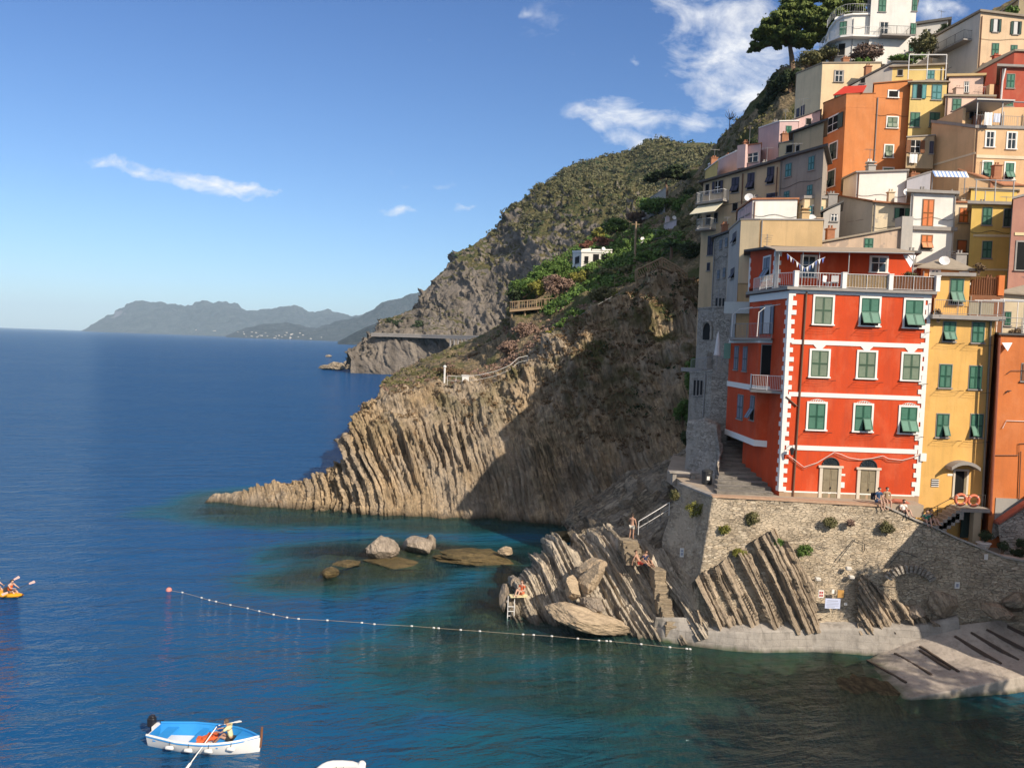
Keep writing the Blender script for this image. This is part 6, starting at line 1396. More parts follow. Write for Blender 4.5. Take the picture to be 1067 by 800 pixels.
m = MB(); a, b, c = at(941,265.5,52.8), at(954.5,266,52.8), at(949,279,52.2)
m.add([a,b,c,a+Vector((0,.03,0)),b+Vector((0,.03,0)),c+Vector((0,.03,0))],[(0,2,1),(3,4,5),(0,1,4,3),(1,2,5,4),(2,0,3,5)]); tag(m.build('shade_cloth', CLOTH), 'white triangular cloth hanging over the red terrace', 'cloth')
m = MB(); a, b = at(1044,357,50.1), at(1055,357,50.1); c = at(1050,366,49.9); m.add([a,b,c,a+Vector((0,.03,0)),b+Vector((0,.03,0)),c+Vector((0,.03,0))],[(0,2,1),(3,4,5),(0,1,4,3),(1,2,5,4),(2,0,3,5)]); tag(m.build('shade_cloth', CLOTH), 'white triangular cloth tied to the orange house railing', 'cloth')
bt = empty('bunting', at(838,275,52.2), 'blue and white pennant garland across the red terrace', 'bunting'); gp = [at(820,264.5,52.3),at(827,270,52.2),at(834,276,52.2),at(839,279.5,52.2),at(845,276,52.2),at(852,271,52.2),at(860,268,52.3)]
m = MB(); m.tube(gp, .012, 4); m.build('cord', CLOTH, bt)
for k in range(13):
    t = k/13*6; i = min(int(t),5); p = gp[i].lerp(gp[i+1],t-i); q = gp[i].lerp(gp[i+1],min(1,t-i+.35)); c = (p+q)/2+Vector((0,0,-.36)); m = MB(); m.add([p,q,c,p+Vector((0,.02,0)),q+Vector((0,.02,0)),c+Vector((0,.02,0))],[(0,2,1),(3,4,5),(0,1,4,3),(1,2,5,4),(2,0,3,5)]); m.build('pennant', CLOTH if k%2 else paint('pennant_blue',(.10,.16,.42),.8), bt)
def chair(px, Y, z, rz, label, mat=WMETAL):
    p = at(px, 295, Y); r = empty('terrace_chair', (p.x,Y,z), label, 'chair', 'white chairs on the red terrace'); Mz = Matrix.Rotation(rz,3,'Z'); o = Vector((p.x,Y,z))
    m = MB(); m.box(o+Mz@Vector((0,0,.44)),(.46,.46,.05),rz); m.build('seat', mat, r); m = MB(); m.box(o+Mz@Vector((0,.22,.72)),(.46,.05,.42),rz); m.build('backrest', mat, r)
    for a in (-.2,.2):
        for b in (-.2,.2): m = MB(); m.tube([o+Mz@Vector((a,b,0)), o+Mz@Vector((a*.9,b*.9,.43))], .025, 5); m.build('leg', mat, r)
chair(862,52.0,zt+.2,.6,'white chair left of the two on the red terrace'); chair(869.5,51.7,zt+.2,-.5,'white chair right of the two on the red terrace')

# ================================================================== boulders
def boulder(px, py, w, h, Y, label, mat, tilt=0, depth=None, seed=1, name='boulder', amp=.22, cat='rock', group=None, sub=5, dz=0):
    bm = bmesh.new(); bmesh.ops.create_icosphere(bm, subdivisions=sub, radius=1); co = np.array([v.co[:] for v in bm.verts])
    d = fbm(co*1.2+seed*7.7,4,seed)*amp*1.6 + fbm(co*4+seed,4,seed+3)*amp*.5; k = np.abs(fbm(co*2.2+seed*3,2,seed+9)); co = co*(1+d-.25*(k<.06)*amp)[:,None]
    pr_ = np.random.default_rng(seed+100)
    for _ in range(13):
        n_ = pr_.normal(size=3); n_ /= np.linalg.norm(n_); c_ = pr_.uniform(.58,.88); e_ = co@n_-c_; co = co-np.where(e_ > 0, e_*.93, 0)[:,None]*n_
    co = (co+np.stack([fbm(co*5+seed,3,seed+4)]*3,-1)*co*.06)*1.18
    Y = Y or at_z(px,py+h*.36,0).y
    sx_, sz_ = w/2*Y/F_PX, h/2*Y/F_PX; co = co*np.array([sx_, depth or (sx_*.6+sz_*.4), sz_]); ca, sa = math.cos(R_(tilt)), math.sin(R_(tilt))
    co = np.stack([co[:,0]*ca+co[:,2]*sa, co[:,1], -co[:,0]*sa+co[:,2]*ca],-1)
    for v,c in zip(bm.verts,co): v.co = c
    me = bpy.data.meshes.new(name); bm.to_mesh(me); bm.free(); o = link(name, me, mat, None, False); o.location = at(px,py,Y)+Vector((0,0,dz)); return tag(o,label,cat,group)
PALE = rock('pale_boulder_rock', (.72,.56,.38), (.62,.475,.32), (.36,.275,.185), R_(70), .9); SEAR = rock('sea_boulder_rock', (.56,.46,.36), (.44,.36,.28), (.22,.18,.14), R_(20), 1.4); BRN = rock('brown_shoal_rock', (.24,.17,.08), (.16,.12,.055), (.06,.05,.03), R_(80), 1.0, wet=False)
boulder(609,644,88,21,48.6,'long flat pale boulder lying at the front of the bathing rocks',PALE,19,1.5,3,amp=.16)
boulder(616,604,20,38,50.2,'upright pale boulder wedged in the rock cleft',PALE,28,.8,5); boulder(597,612,17,32,50.2,'narrow pale boulder left in the rock cleft',PALE,-14,.7,6)
boulder(618,631,26,20,49.5,'rounded grey boulder behind the long flat one',SEAR,12,.9,8); boulder(617,590,34,15,52.2,'capping slab across the head of the cleft',PALE,-24,.9,9)
boulder(525,622,10,26,52.2,'grey standing stone at the left end of the bathing rocks',SEAR,0,.5,11)
boulder(398.5,572,31,25,None,'largest pale rock rising from the bay',SEAR,0,1.3,12,amp=.18); boulder(434,567,34,19,None,'wide pale rock in the bay right of the rounded one',SEAR,4,1.2,14); boulder(449,566,11,15,None,'small knob of rock against the wide pale sea rock',SEAR,0,.5,15)
boulder(344.5,596,16,13,None,'small brown rock alone in the bay',BRN,0,.6,16); boulder(498,578,90,15,None,'long brown weed covered rock shelf in the bay',BRN,2,1.6,17,amp=.4,dz=-.36); boulder(527,574,16,9,64.5,'pale lump on the end of the brown shelf',PALE,0,.5,18); boulder(588,558,30,11,None,'low dark rock in the shade behind the bathing rocks',BRN,0,1.4,19)
boulder(536,606,12,12,54,'round grey rock behind the sunbather',SEAR,0,.6,21)
boulder(415,583,66,9,None,'brown ledge awash around the pale sea rocks',BRN,4,1.8,23,amp=.4,dz=-.42); boulder(362,585,30,6,None,'weedy rock barely breaking the surface left of the pale ones',BRN,0,1.2,27,amp=.4,dz=-.22)
for (x,y,w,h,l,sd) in ((363,381,16,10,'dark rock joining the headland foot to the skerries',3),(350,382,22,9,'jagged dark skerry at the foot of the headland',5),(339,383,12,6,'lowest dark skerry seaward of the headland',9),(342,371,6,2.6,'lone tiny skerry beyond the headland',11)): boulder(x,y,w,h,None,l,MATS['gully_rock'],0,None,sd,sub=5,amp=.5)
boulder(985,628,26,26,47.4,'dark rock slab against the shaded wall',MATS['wall_foot_rock'],40,.5,31); boulder(1040,637,30,16,46.0,'dark rock at the head of the slipway',MATS['wall_foot_rock'],10,.8,33); boulder(1058,628,26,22,46.3,'grey rock under the wall at the right edge',MATS['gully_rock'],0,.7,35); boulder(955,638,18,12,47.4,'brown rock at the end of the leaning beds',SEAR,20,.5,36)
# steps cut in the bathing rocks
def rock_steps(label, x0,y0,Y0_,x1,y1,Y1_,n,w):
    r = empty('rock_steps', at(x0,y0,Y0_), label, 'steps'); m = MB()
    for i in range(n):
        t = i/(n-1); p = at(x0+(x1-x0)*t, y0+(y1-y0)*t, Y0_+(Y1_-Y0_)*t); m.box(p+Vector((rng.uniform(-.12,.12),.62,-.42)),(w+rng.uniform(-.25,.25),1.0,.7), rng.uniform(-.12,.2))
    m.build('steps', rock('step_stone', (.52,.41,.28), (.44,.35,.24), (.24,.19,.14), R_(90), 1.5), r)
rock_steps('short concrete steps below the standing man', 657,563,52.8,662,578,51.6,6,1.0); rock_steps('narrow steps cut down the bathing rocks to the quay', 686,594,50.2,700,652,47.8,13,.8)
# ================================================================== people
SKIN = paint('skin', (.56,.35,.26), .6, .08, 8, bump=0); TAN = paint('tanned_skin', (.43,.245,.165), .6, .08, 8, bump=0)
def cloth(n, c): return paint('cloth_'+n, c, .9, .15, 12)
def skin_mesh(name, verts, edges, rad, parent, mat, root=0, lv=1):
    me = bpy.data.meshes.new(name); me.from_pydata(verts, edges, []); o = bpy.data.objects.new(name, me); COL.objects.link(o)
    sk = o.modifiers.new('skin','SKIN'); sk.use_smooth_shade = True; su = o.modifiers.new('sub','SUBSURF'); su.levels = lv; su.render_levels = lv
    lay = me.skin_vertices[0].data
    for i,r in enumerate(rad): lay[i].radius = (r,r) if isinstance(r,(int,float)) else r; lay[i].use_root = (i == root)
    dg = bpy.context.evaluated_depsgraph_get(); ev = o.evaluated_get(dg); m2 = bpy.data.meshes.new_from_object(ev); bpy.data.objects.remove(o); m2.name = name
    q = link(name, m2, mat, parent, True); return q
POSES = {
 'stand': dict(pel=(0,0,.92), ch=(0,-.02,1.30), nk=(0,-.01,1.48), hd=(0,-.03,1.60), sh=.185, el=((-.27,.02,1.15),(.26,-.1,1.17)), wr=((-.28,-.14,.93),(.12,-.2,1.38)), kn=((-.10,-.02,.50),(.12,-.05,.50)), an=((-.10,.02,.08),(.14,.03,.08)), toe=((-.12,-.17,.03),(.17,-.16,.03))),
 'sit': dict(pel=(0,0,.12), ch=(0,.06,.52), nk=(0,.02,.72), hd=(0,-.03,.85), sh=.18, el=((-.26,-.02,.36),(.26,-.02,.36)), wr=((-.16,-.26,.34),(.16,-.27,.34)), kn=((-.13,-.40,.42),(.13,-.42,.40)), an=((-.11,-.62,.06),(.12,-.66,.06)), toe=((-.11,-.82,.04),(.13,-.86,.04))),
 'perch': dict(pel=(0,0,.12), ch=(0,-.02,.54), nk=(0,-.06,.72), hd=(0,-.1,.85), sh=.19, el=((-.26,-.06,.36),(.26,-.08,.36)), wr=((-.14,-.30,.26),(.14,-.32,.28)), kn=((-.12,-.44,.14),(.12,-.44,.14)), an=((-.11,-.46,-.30),(.12,-.44,-.30)), toe=((-.11,-.64,-.36),(.13,-.62,-.36))),
 'lean': dict(pel=(0,0,.12), ch=(0,.26,.44), nk=(0,.34,.60), hd=(0,.34,.74), sh=.18, el=((-.26,.40,.24),(.26,.40,.24)), wr=((-.27,.44,.03),(.27,.46,.03)), kn=((-.12,-.40,.34),(.12,-.46,.14)), an=((-.11,-.72,.06),(.13,-.88,.08)), toe=((-.11,-.90,.05),(.14,-.96,.2))),
 'row': dict(pel=(0,0,.12), ch=(0,-.10,.54), nk=(0,-.18,.71), hd=(0,-.25,.83), sh=.19, el=((-.24,-.36,.46),(.24,-.38,.46)), wr=((-.16,-.62,.44),(.16,-.62,.44)), kn=((-.13,-.44,.22),(.13,-.46,.22)), an=((-.11,-.78,-.16),(.12,-.80,-.16)), toe=((-.11,-.94,-.10),(.13,-.96,-.10)))}
def person(pose, loc, rz, label, skin=None, hair=(.05,.03,.02), top=None, bottom=None, longhair=False, hat=None, group=None, vest=None, s=1.0):
    q = POSES[pose]; skin = skin or SKIN; r = empty('person', loc, label, 'person', group)
    Mz = Matrix.Rotation(rz,3,'Z'); T = lambda p: tuple(Mz@Vector(p)*s)
    v, e, rad = [], [], []
    def A(p, ra, par=None):
        v.append(T(p)); rad.append(ra if not isinstance(ra,float) else ra*s); i = len(v)-1
        if par is not None: e.append((par,i))
        return i
    V = Vector; pel, ch, nk, hd = map(V,(q['pel'],q['ch'],q['nk'],q['hd']))
    up = (ch-pel).normalized(); hu = (hd-nk).normalized()
    ip = A(pel,(.135*s,.105*s)); iw = A(pel.lerp(ch,.45),(.115*s,.085*s),ip); ic = A(ch,(.15*s,.10*s),iw); ib = A(ch.lerp(nk,.62),(.10*s,.075*s),ic); ik = A(nk+hu*.01,.052,ib)
    ij = A(hd-hu*.035,.072,ik); ih = A(hd+hu*.05,.092,ij); A(hd+hu*.12,.07,ih)
    fwd = V((0,-1,0)); A(hd+fwd*.105-hu*.005,.014,ih)
    for sd,k in ((-1,0),(1,1)):
        A(hd+V((sd*.095,.01,.0)),.016,ih)
        sh = ch.lerp(nk,.55)+V((sd*q['sh'],0,0)); i1 = A(sh,.062,ib); el_, wr_ = V(q['el'][k]), V(q['wr'][k]); i2 = A(sh.lerp(el_,.5),.05,i1); i3 = A(el_,.040,i2); i4 = A(el_.lerp(wr_,.4),.040,i3); i5 = A(wr_,.027,i4)
        d = (wr_-el_).normalized(); sdv = d.cross(V((0,0,1))); sdv = (sdv.normalized() if sdv.length > .1 else V((1,0,0))); cu = d.cross(sdv)*.35
        pm = A(wr_+d*.05,(.042*s,.018*s),i5)
        for f,(o_,ln_) in enumerate(((-.030,.075),(-.010,.09),(.010,.085),(.030,.065))):
            a_ = A(wr_+d*.085+sdv*o_,.010,pm); b_ = A(wr_+d*(.085+ln_*.55)+sdv*o_*1.1+cu*ln_*.5,.009,a_); A(wr_+d*(.085+ln_*.85)+sdv*o_*1.1+cu*ln_*1.4,.008,b_)
        a_ = A(wr_+d*.045+sdv*.045*sd,.011,pm); A(wr_+d*.085+sdv*.062*sd,.009,a_)
        hp = pel+V((sd*.095,0,-.03)); kn, an, to = V(q['kn'][k]), V(q['an'][k]), V(q['toe'][k]); j1 = A(hp,.095,ip); j2 = A(hp.lerp(kn,.5),.078,j1); j3 = A(kn,.056,j2); j4 = A(kn.lerp(an,.35),.057,j3); j5 = A(an,.037,j4); j6 = A(an.lerp(to,.55)-V((0,0,.01)),(.042*s,.028*s),j5); A(to,(.038*s,.018*s),j6)
    skin_mesh('body', v, e, rad, r, skin)
    def shell(name, chain, mat, grow):
        vv, ee, rr = [], [], []
        for c in chain:
            pv_ = None
            for (p,ra) in c:
                key = T(p); 
                idx = next((i for i,w_ in enumerate(vv) if (V(w_)-V(key)).length < 1e-4), None)
                if idx is None: vv.append(key); rr.append(tuple((x+grow)*s for x in (ra if isinstance(ra,tuple) else (ra,ra)))); idx = len(vv)-1
                if pv_ is not None and pv_ != idx: ee.append((pv_,idx))
                pv_ = idx
        return skin_mesh(name, vv, ee, rr, r, mat)
    L = [ch.lerp(nk,.55)+V((sd*q['sh'],0,0)) for sd in (-1,1)]; W_c = pel.lerp(ch,.45)
    if top or vest:
        ct = [[(pel+up*.05,(.14,.11)),(W_c,(.125,.095)),(ch,(.155,.105)),(ch.lerp(nk,.62),(.105,.08))]]
        if not vest:
            for k in (0,1): ct.append([(ch.lerp(nk,.62),(.105,.08)),(L[k],.066),(L[k].lerp(V(q['el'][k]),.6),.056)])
        shell('life_vest' if vest else 'shirt', ct, vest or top, .04 if vest else .014)
    if bottom:
        ct = []
        for k,sd in ((0,-1),(1,1)): hp = pel+V((sd*.095,0,-.03)); ct.append([(pel+up*.02,(.14,.11)),(hp,.097),(hp.lerp(V(q['kn'][k]),.55),.080)])
        shell('shorts', ct, bottom, .013)
    m = MB(); n = 12; hc = hd+hu*.06+V((0,.018,0)); rows = []
    for j in range(6):
        th = math.pi*.62*j/5; rr_ = .108*math.sin(th); rows.append([T(hc+V((rr_*math.cos(2*math.pi*k/n), rr_*1.12*math.sin(2*math.pi*k/n)+.02*j/5, .108*math.cos(th)))) for k in range(n)])
    fs = [(j*n+k,(j+1)*n+k,(j+1)*n+(k+1)%n,j*n+(k+1)%n) for j in range(5) for k in range(n) if not (j >= 3 and n*.58 < k < n*.92)]
    lo = r.location; m.add([V(p)+lo for row in rows for p in row], fs)
    if longhair: m.tube([lo+V(T(hd+V((0,.07,.06)))), lo+V(T(hd+V((0,.11,-.06)))), lo+V(T(nk+V((0,.12,-.1))))], [.08*s,.075*s,.05*s], 8)
    m.build('hair', paint('hair_%02d' % int(hair[0]*200), hair, .6, .2), r, True)
    m = MB()
    for sd in (-1,1): c = lo+V(T(hd+V((sd*.034,-.088,.025)))); m.lathe((c.x,c.y,c.z),[(.002,-.012),(.012,0),(.002,.012)],6)
    m.build('eyes', DARKIN, r)
    if hat:
        m = MB(); c = lo+V(T(hd+hu*.08)); m.lathe((c.x,c.y,c.z),[(.19,0),(.125,.02),(.115,.10),(.06,.135),(.01,.14)],14); m.build('hat', hat, r, True)
    return r
def on(px, py, Y, dz=0): p = at(px,py,Y); p.z += dz; return p
person('stand', on(658,561.5,52.2), 2.7, 'man in pale swim shorts standing at the head of the rock steps', TAN, top=None, bottom=cloth('pale_shorts',(.55,.50,.42)))
person('sit', on(672.5,588,51.6), .5, 'dark haired bather in navy sitting on the rocks below the standing man', TAN, top=cloth('navy',(.03,.04,.09)), bottom=cloth('navy',(.03,.04,.09)))
person('lean', on(667,587.5,51.2), .9, 'sunburnt bather in red trunks leaning back on the rocks', TAN, bottom=cloth('red',(.42,.06,.04)))
person('sit', on(543.5,619,51.9), -.6, 'woman in an orange swimsuit sitting on the leftmost rocks', SKIN, hair=(.12,.06,.03), top=cloth('orange_suit',(.60,.13,.05)), bottom=cloth('orange_suit',(.60,.13,.05)), longhair=True)
m = MB(); p = on(540,620.5,51.7); m.box(p,(1.2,.7,.05),.2); m.box(p+Vector((.4,.1,.05)),(.35,.4,.06),.5); tag(m.build('beach_towel', cloth('pale_yellow',(.66,.58,.34)), bevel=.02), 'pale yellow towel under the woman on the leftmost rocks', 'towel')
PZ = TZ+.06
def perch(px, Y, rz, label, z=None, **k): p = at(px,525,Y); return person('perch', (p.x,Y,(PZ if z is None else z)), rz, label, **k)
P1 = perch(914.5,49.2,.3,'man in a dark blue shirt with a backpack sitting on the terrace wall',top=cloth('dark_blue',(.04,.08,.16)),bottom=cloth('denim',(.10,.16,.26)))
lo = P1.location; m = MB(); m.box(lo+Vector((-.22,.22,.36)),(.3,.2,.46),.3); m.box(lo+Vector((-.25,.1,.28)),(.22,.1,.24),.3); tag(m.build('backpack', cloth('black_pack',(.03,.03,.04)), bevel=.05), 'black backpack beside the man on the terrace wall', 'backpack')
perch(923,49.4,.0,'person in tan clothes sitting beside the man with the backpack',top=cloth('tan',(.36,.25,.15)),bottom=cloth('brown',(.16,.10,.06)))
p_ = at(941,537,49.3); person('sit', (p_.x,49.3,at(941,536,49.3).z), .2, 'person in a white shirt sitting where the wall steps down', top=cloth('white_shirt',(.75,.73,.70)), bottom=cloth('black_trousers',(.03,.03,.03)))
m = MB(); c = at(937,523.5,49.8); m.tube([c+Vector((-.75,0,-.05)),c+Vector((-.35,0,.12)),c+Vector((.3,0,.08)),c+Vector((.75,0,-.12))],[.06,.14,.15,.05],8); tag(m.build('folded_parasol', cloth('faded_red',(.40,.13,.08))), 'folded faded red parasol lying on the terrace wall', 'parasol')
p_ = at(966,546,49.2); person('sit', (p_.x,49.3,at(966,546,49.3).z), -.2, 'person in a green shirt sitting at the foot of the entrance stair', top=cloth('green_shirt',(.05,.25,.16)), bottom=cloth('dark_grey',(.06,.06,.07)), s=.95)
p_ = at(971.5,547,49.3); person('sit', (p_.x,49.6,at(971.5,545,49.6).z), .3, 'person in black sitting right of the one in green', top=cloth('black_shirt',(.03,.03,.03)), bottom=cloth('dark_grey',(.06,.06,.07)), s=.95)
# ================================================================== rowing boat
BW = paint('boat_white', (.78,.76,.72), .45, .06); BB = paint('boat_blue', (.03,.26,.62), .5, .08); BI = paint('boat_inner_white', (.74,.75,.76), .5, .06)
bc = at_z(214.5,777,0); BA = R_(-6.5); BM = Matrix.Rotation(BA,3,'Z'); bL = 5.0
rb = empty('rowing_boat', (bc.x,bc.y,0), 'white wooden rowing boat with bright blue inside and an outboard motor', 'boat')
def bp(x,y,z): return Vector((bc.x,bc.y,0))+BM@Vector((x,y,z))
def half(s): return .92*min(1,(.66+1.1*s))*max(0,1-max(0,(s-.45)/.55)**2.4)
def sheer(s): return .50+.34*max(0,s-.35)**1.6+.06*(1-s)
ns, nk_ = 34, 9
def hull_rows(off, zoff=0):
    rows = []
    for i in range(ns+1):
        s = i/ns; b = max(.02,half(s)-off); h = sheer(s); x = -bL/2+bL*s
        row = []
        for k in range(-nk_, nk_+1):
            t = k/nk_; a = abs(t); y = math.copysign(b*(a**.62), t) if t else 0; z = -.22+zoff+(h+.22-zoff)*(a**2.3); row.append(bp(x + (.12*(a**2) if s > .9 else 0)*s, y, z))
        rows.append(row)
    return rows
def grid_add(m, rows, flip=False):
    w_ = len(rows[0]); vs = [p for r_ in rows for p in r_]; fs = [(i*w_+k,(i+1)*w_+k,(i+1)*w_+k+1,i*w_+k+1) for i in range(len(rows)-1) for k in range(w_-1)]; m.add(vs, [f[::-1] for f in fs] if flip else fs)
ro = hull_rows(0); m = MB(); grid_add(m, ro); m.add(ro[0], [tuple(range(len(ro[0])))]); m.build('hull', BW, rb, True)
ri = hull_rows(.06,.16); m = MB(); grid_add(m, ri, True); m.add([p+BM@Vector((.05,0,0)) for p in ri[0]], [tuple(range(len(ri[0])))[::-1]]); m.build('lining', BB, rb, True)
for sd in (-1,1):
    m = MB(); pts_ = []
    for i in range(ns+1):
        s = i/ns; pts_.append(bp(-bL/2+bL*s, sd*max(.0,half(s)-.03), sheer(s)+.02))
    m.tube(pts_, .05, 6); m.build('gunwale', BW if sd < 0 else BB, rb)
    m = MB(); m.tube([p+BM@Vector((0,sd*.02,-.06)) for p in pts_], .03, 5); m.build('rubbing_strake', BB, rb)
m = MB(); fl = []
for i in range(2,int(ns*.86)):
    s = i/ns; w_ = max(.05,half(s)*.64); fl.append([bp(-bL/2+bL*s,-w_,.10), bp(-bL/2+bL*s,w_,.10)])
grid_add(m, fl); m.build('floor', BI, rb)
for (s,w_) in ((.12,.5),(.42,.26),(.66,.28)):
    x = -bL/2+bL*s; b = half(s)-.07; m = MB(); m.hexa([bp(x+dx,y,z) for z in (.36,.41) for dx,y in ((-w_/2,-b),(w_/2,-b),(w_/2,b),(-w_/2,b))]); m.build('thwart', BB, rb)
m = MB(); dk_ = []
for i in range(int(ns*.80),ns+1):
    s = i/ns; b = max(.02,half(s)-.05); dk_.append([bp(-bL/2+bL*s,-b,sheer(s)-.02),bp(-bL/2+bL*s,0,sheer(s)+.03),bp(-bL/2+bL*s,b,sheer(s)-.02)])
grid_add(m, dk_); m.build('foredeck', BB, rb)
m = MB(); m.tube([bp(bL/2+.06,0,.2), bp(bL/2+.1,0,sheer(1)), bp(bL/2+.12,0,sheer(1)+.45)], [.05,.06,.05], 6); m.build('stem_post', BROWNWOOD, rb)
for s in (.26,.44,.62,.80):
    m = MB(); y = -half(s)-.06; x = -bL/2+bL*s; m.tube([bp(x-.17,y,sheer(s)-.3), bp(x-.13,y,sheer(s)-.24), bp(x+.13,y,sheer(s)-.24), bp(x+.17,y,sheer(s)-.3)], [.05,.09,.09,.05], 8); f_ = m.build('fender', BW, rb, True); m = MB(); m.tube([bp(x,y,sheer(s)-.2), bp(x,y+.05,sheer(s)+.02)], .012, 4); m.build('lanyard', DMETAL, f_)
om = MB(); om.box(bp(-bL/2-.25,.25,.75),(.34,.3,.42),BA); om.box(bp(-bL/2-.25,.25,1.0),(.28,.25,.1),BA); mo = om.build('outboard_motor', paint('motor_black',(.02,.02,.025),.4), rb, bevel=.05)
m = MB(); m.tube([bp(-bL/2-.25,.25,.6), bp(-bL/2-.25,.25,-.3)], .07, 6); m.build('shaft', paint('motor_black',(.02,.02,.025),.4), mo); m = MB(); m.tube([bp(-bL/2-.1,.25,.8), bp(-bL/2+.35,.2,.9)], .025, 5); m.build('tiller', paint('motor_black',(.02,.02,.025),.4), mo)
m = MB(); m.box(bp(-bL/2-.03,.2,.5),(.1,.5,.35),BA); m.build('motor_bracket', BW, mo)
person('row', bp(-bL/2+bL*.735,.05,.33), R_(-90)+BA, 'rower in a pale yellow shirt sitting in the rowing boat', TAN, hair=(.10,.07,.05), top=cloth('pale_yellow_shirt',(.66,.64,.36)), bottom=cloth('black_trousers',(.03,.03,.03)))
def oar(a, b, label):
    r = empty('oar', a, label, 'oar', 'oars of the rowing boat'); d = (b-a); m = MB(); m.tube([a, a+d*.74], .024, 6); m.build('shaft', BW, r); m = MB(); s_ = d.normalized().cross(Vector((0,0,1))).normalized(); p0, p1 = a+d*.74, b; n_ = d.normalized().cross(s_)*.02
    m.hexa([p0-s_*.05-n_,p1-s_*.07-n_,p1+s_*.07-n_,p0+s_*.05-n_,p0-s_*.05+n_,p1-s_*.07+n_,p1+s_*.07+n_,p0+s_*.05+n_]); m.build('blade', BW, r)
oar(bp(.42,.15,.86), bp(.12,-2.3,-.1), 'pale oar reaching out over the near side of the rowing boat'); oar(bp(.45,.28,.86), bp(.9,1.5,.5), 'pale oar reaching out over the far side of the rowing boat')
for (x,y,l) in ((-.15,-.1,'orange life jacket lying amidships in the rowing boat'),(.15,.25,'orange life jacket folded against the rower side thwart')):
    m = MB(); c = bp(x,y,.3); m.box(c,(.5,.4,.14),.4); m.box(c+Vector((.12,.08,.09)),(.3,.34,.1),.7); m.box(c+Vector((-.14,.0,.08)),(.2,.4,.1),.1); tag(m.build('life_jacket', cloth('jacket_orange',(.62,.12,.04)), bevel=.04), l, 'life jacket', 'life jackets in the rowing boat')
# ================================================================== kayak
KO = paint('kayak_orange', (.80,.36,.02), .4, .06); kc = at_z(0,619,0); KA = R_(-17); KM = Matrix.Rotation(KA,3,'Z'); kp = lambda x,y,z: Vector((kc.x,kc.y,0))+KM@Vector((x,y,z))
kk = empty('kayak', (kc.x,kc.y,0), 'orange yellow two seat kayak at the left edge', 'kayak'); rows = []
for i in range(25):
    s = i/24; b = .50*math.sin(math.pi*min(max(s,.012),.988))**.55; x = -2.05+4.1*s; up_ = .14*abs(2*s-1)**3; row = []
    for k in range(16):
        t = 2*math.pi*k/16; row.append(kp(x, b*math.cos(t), .10+up_+(.17 if math.sin(t) > 0 else .2)*math.sin(t)*(b/.42)**.7))
    row.append(row[0]); rows.append(row)
m = MB(); grid_add(m, rows, True); m.build('hull', KO, kk, True)
for x in (-.55,.85):
    m = MB(); m.box(kp(x,0,.28),(.5,.46,.05),KA); m.box(kp(x-.27,0,.44),(.07,.44,.34),KA); m.build('seat', paint('kayak_seat',(.06,.05,.05),.8), kk, bevel=.02)
person('row', kp(-.55,0,.2), R_(90)+KA, 'kayaker in an orange vest and white hat at the left edge', vest=cloth('vest_orange',(.72,.12,.02)), bottom=cloth('dark_grey',(.06,.06,.07)), hat=cloth('hat_white',(.8,.79,.76)))
person('row', kp(.85,0,.2), R_(90)+KA, 'bare headed kayaker in an orange vest at the front of the kayak', vest=cloth('vest_orange',(.72,.12,.02)), bottom=cloth('dark_grey',(.06,.06,.07)))
def paddle(a, b, label):
    r = empty('paddle', a, label, 'paddle', 'paddles of the kayak'); m = MB(); m.tube([a,b], .02, 5); m.build('shaft', DMETAL, r); d = (b-a).normalized()
    for e,sg in ((a,-1),(b,1)): m = MB(); s_ = d.cross(Vector((0,-1,.4))).normalized()*.085; f_ = e+d*sg*.38; n_ = Vector((0,.02,.02)); m.hexa([e-s_*.5-n_,f_-s_-n_,f_+s_-n_,e+s_*.5-n_,e-s_*.5+n_,f_-s_+n_,f_+s_+n_,e+s_*.5+n_]); m.build('blade', paint('paddle_pale',(.55,.36,.33),.5), r)
paddle(kp(1.55,-.7,.55), kp(1.75,.75,.75), 'pale bladed paddle held by the front kayaker'); paddle(kp(.1,-.8,.45), kp(.3,.8,.85), 'pale bladed paddle held by the kayaker in the white hat')
# ================================================================== inflatable tender at the lower edge
tc_ = at_z(356,802,.3); td = empty('inflatable_tender', (tc_.x,tc_.y,0), 'white inflatable tender whose far tube shows at the bottom edge', 'dinghy'); tp_ = []
for k in range(29):
    t = 2*math.pi*k/28; c_, s_ = math.cos(t), math.sin(t); tp_.append(Vector((tc_.x+1.0*math.copysign(abs(c_)**.6,c_), tc_.y-1.3+1.45*math.copysign(abs(s_)**.75,s_), .34+.12*max(0,s_))))
m = MB(); m.tube(tp_, .17, 10); m.build('tube', paint('tender_white',(.76,.74,.70),.5), td, True); m = MB(); m.prism([(tc_.x-.85,tc_.y-2.5),(tc_.x+.85,tc_.y-2.5),(tc_.x+.85,tc_.y-.1),(tc_.x-.85,tc_.y-.1)], .10,.18); m.build('floor', METAL, td)
m = MB(); m.lathe((tc_.x+.85,tc_.y+.0,.4),[(.05,0),(.16,.04),(.17,.22),(.1,.3)],9); m.build('bow_fitting', BW, td); m = MB(); m.box((tc_.x,tc_.y-1.2,.42),(1.7,.25,.05)); m.build('thwart', BB, td)
m = MB(); m.tube([Vector((tc_.x-.2,tc_.y-.1,.5)),Vector((tc_.x-.25,tc_.y-.4,.25))],.012,4); m.tube([Vector((tc_.x+.1,tc_.y-.1,.5)),Vector((tc_.x+.05,tc_.y-.4,.25))],.012,4); m.build('lanyard', DMETAL, td)
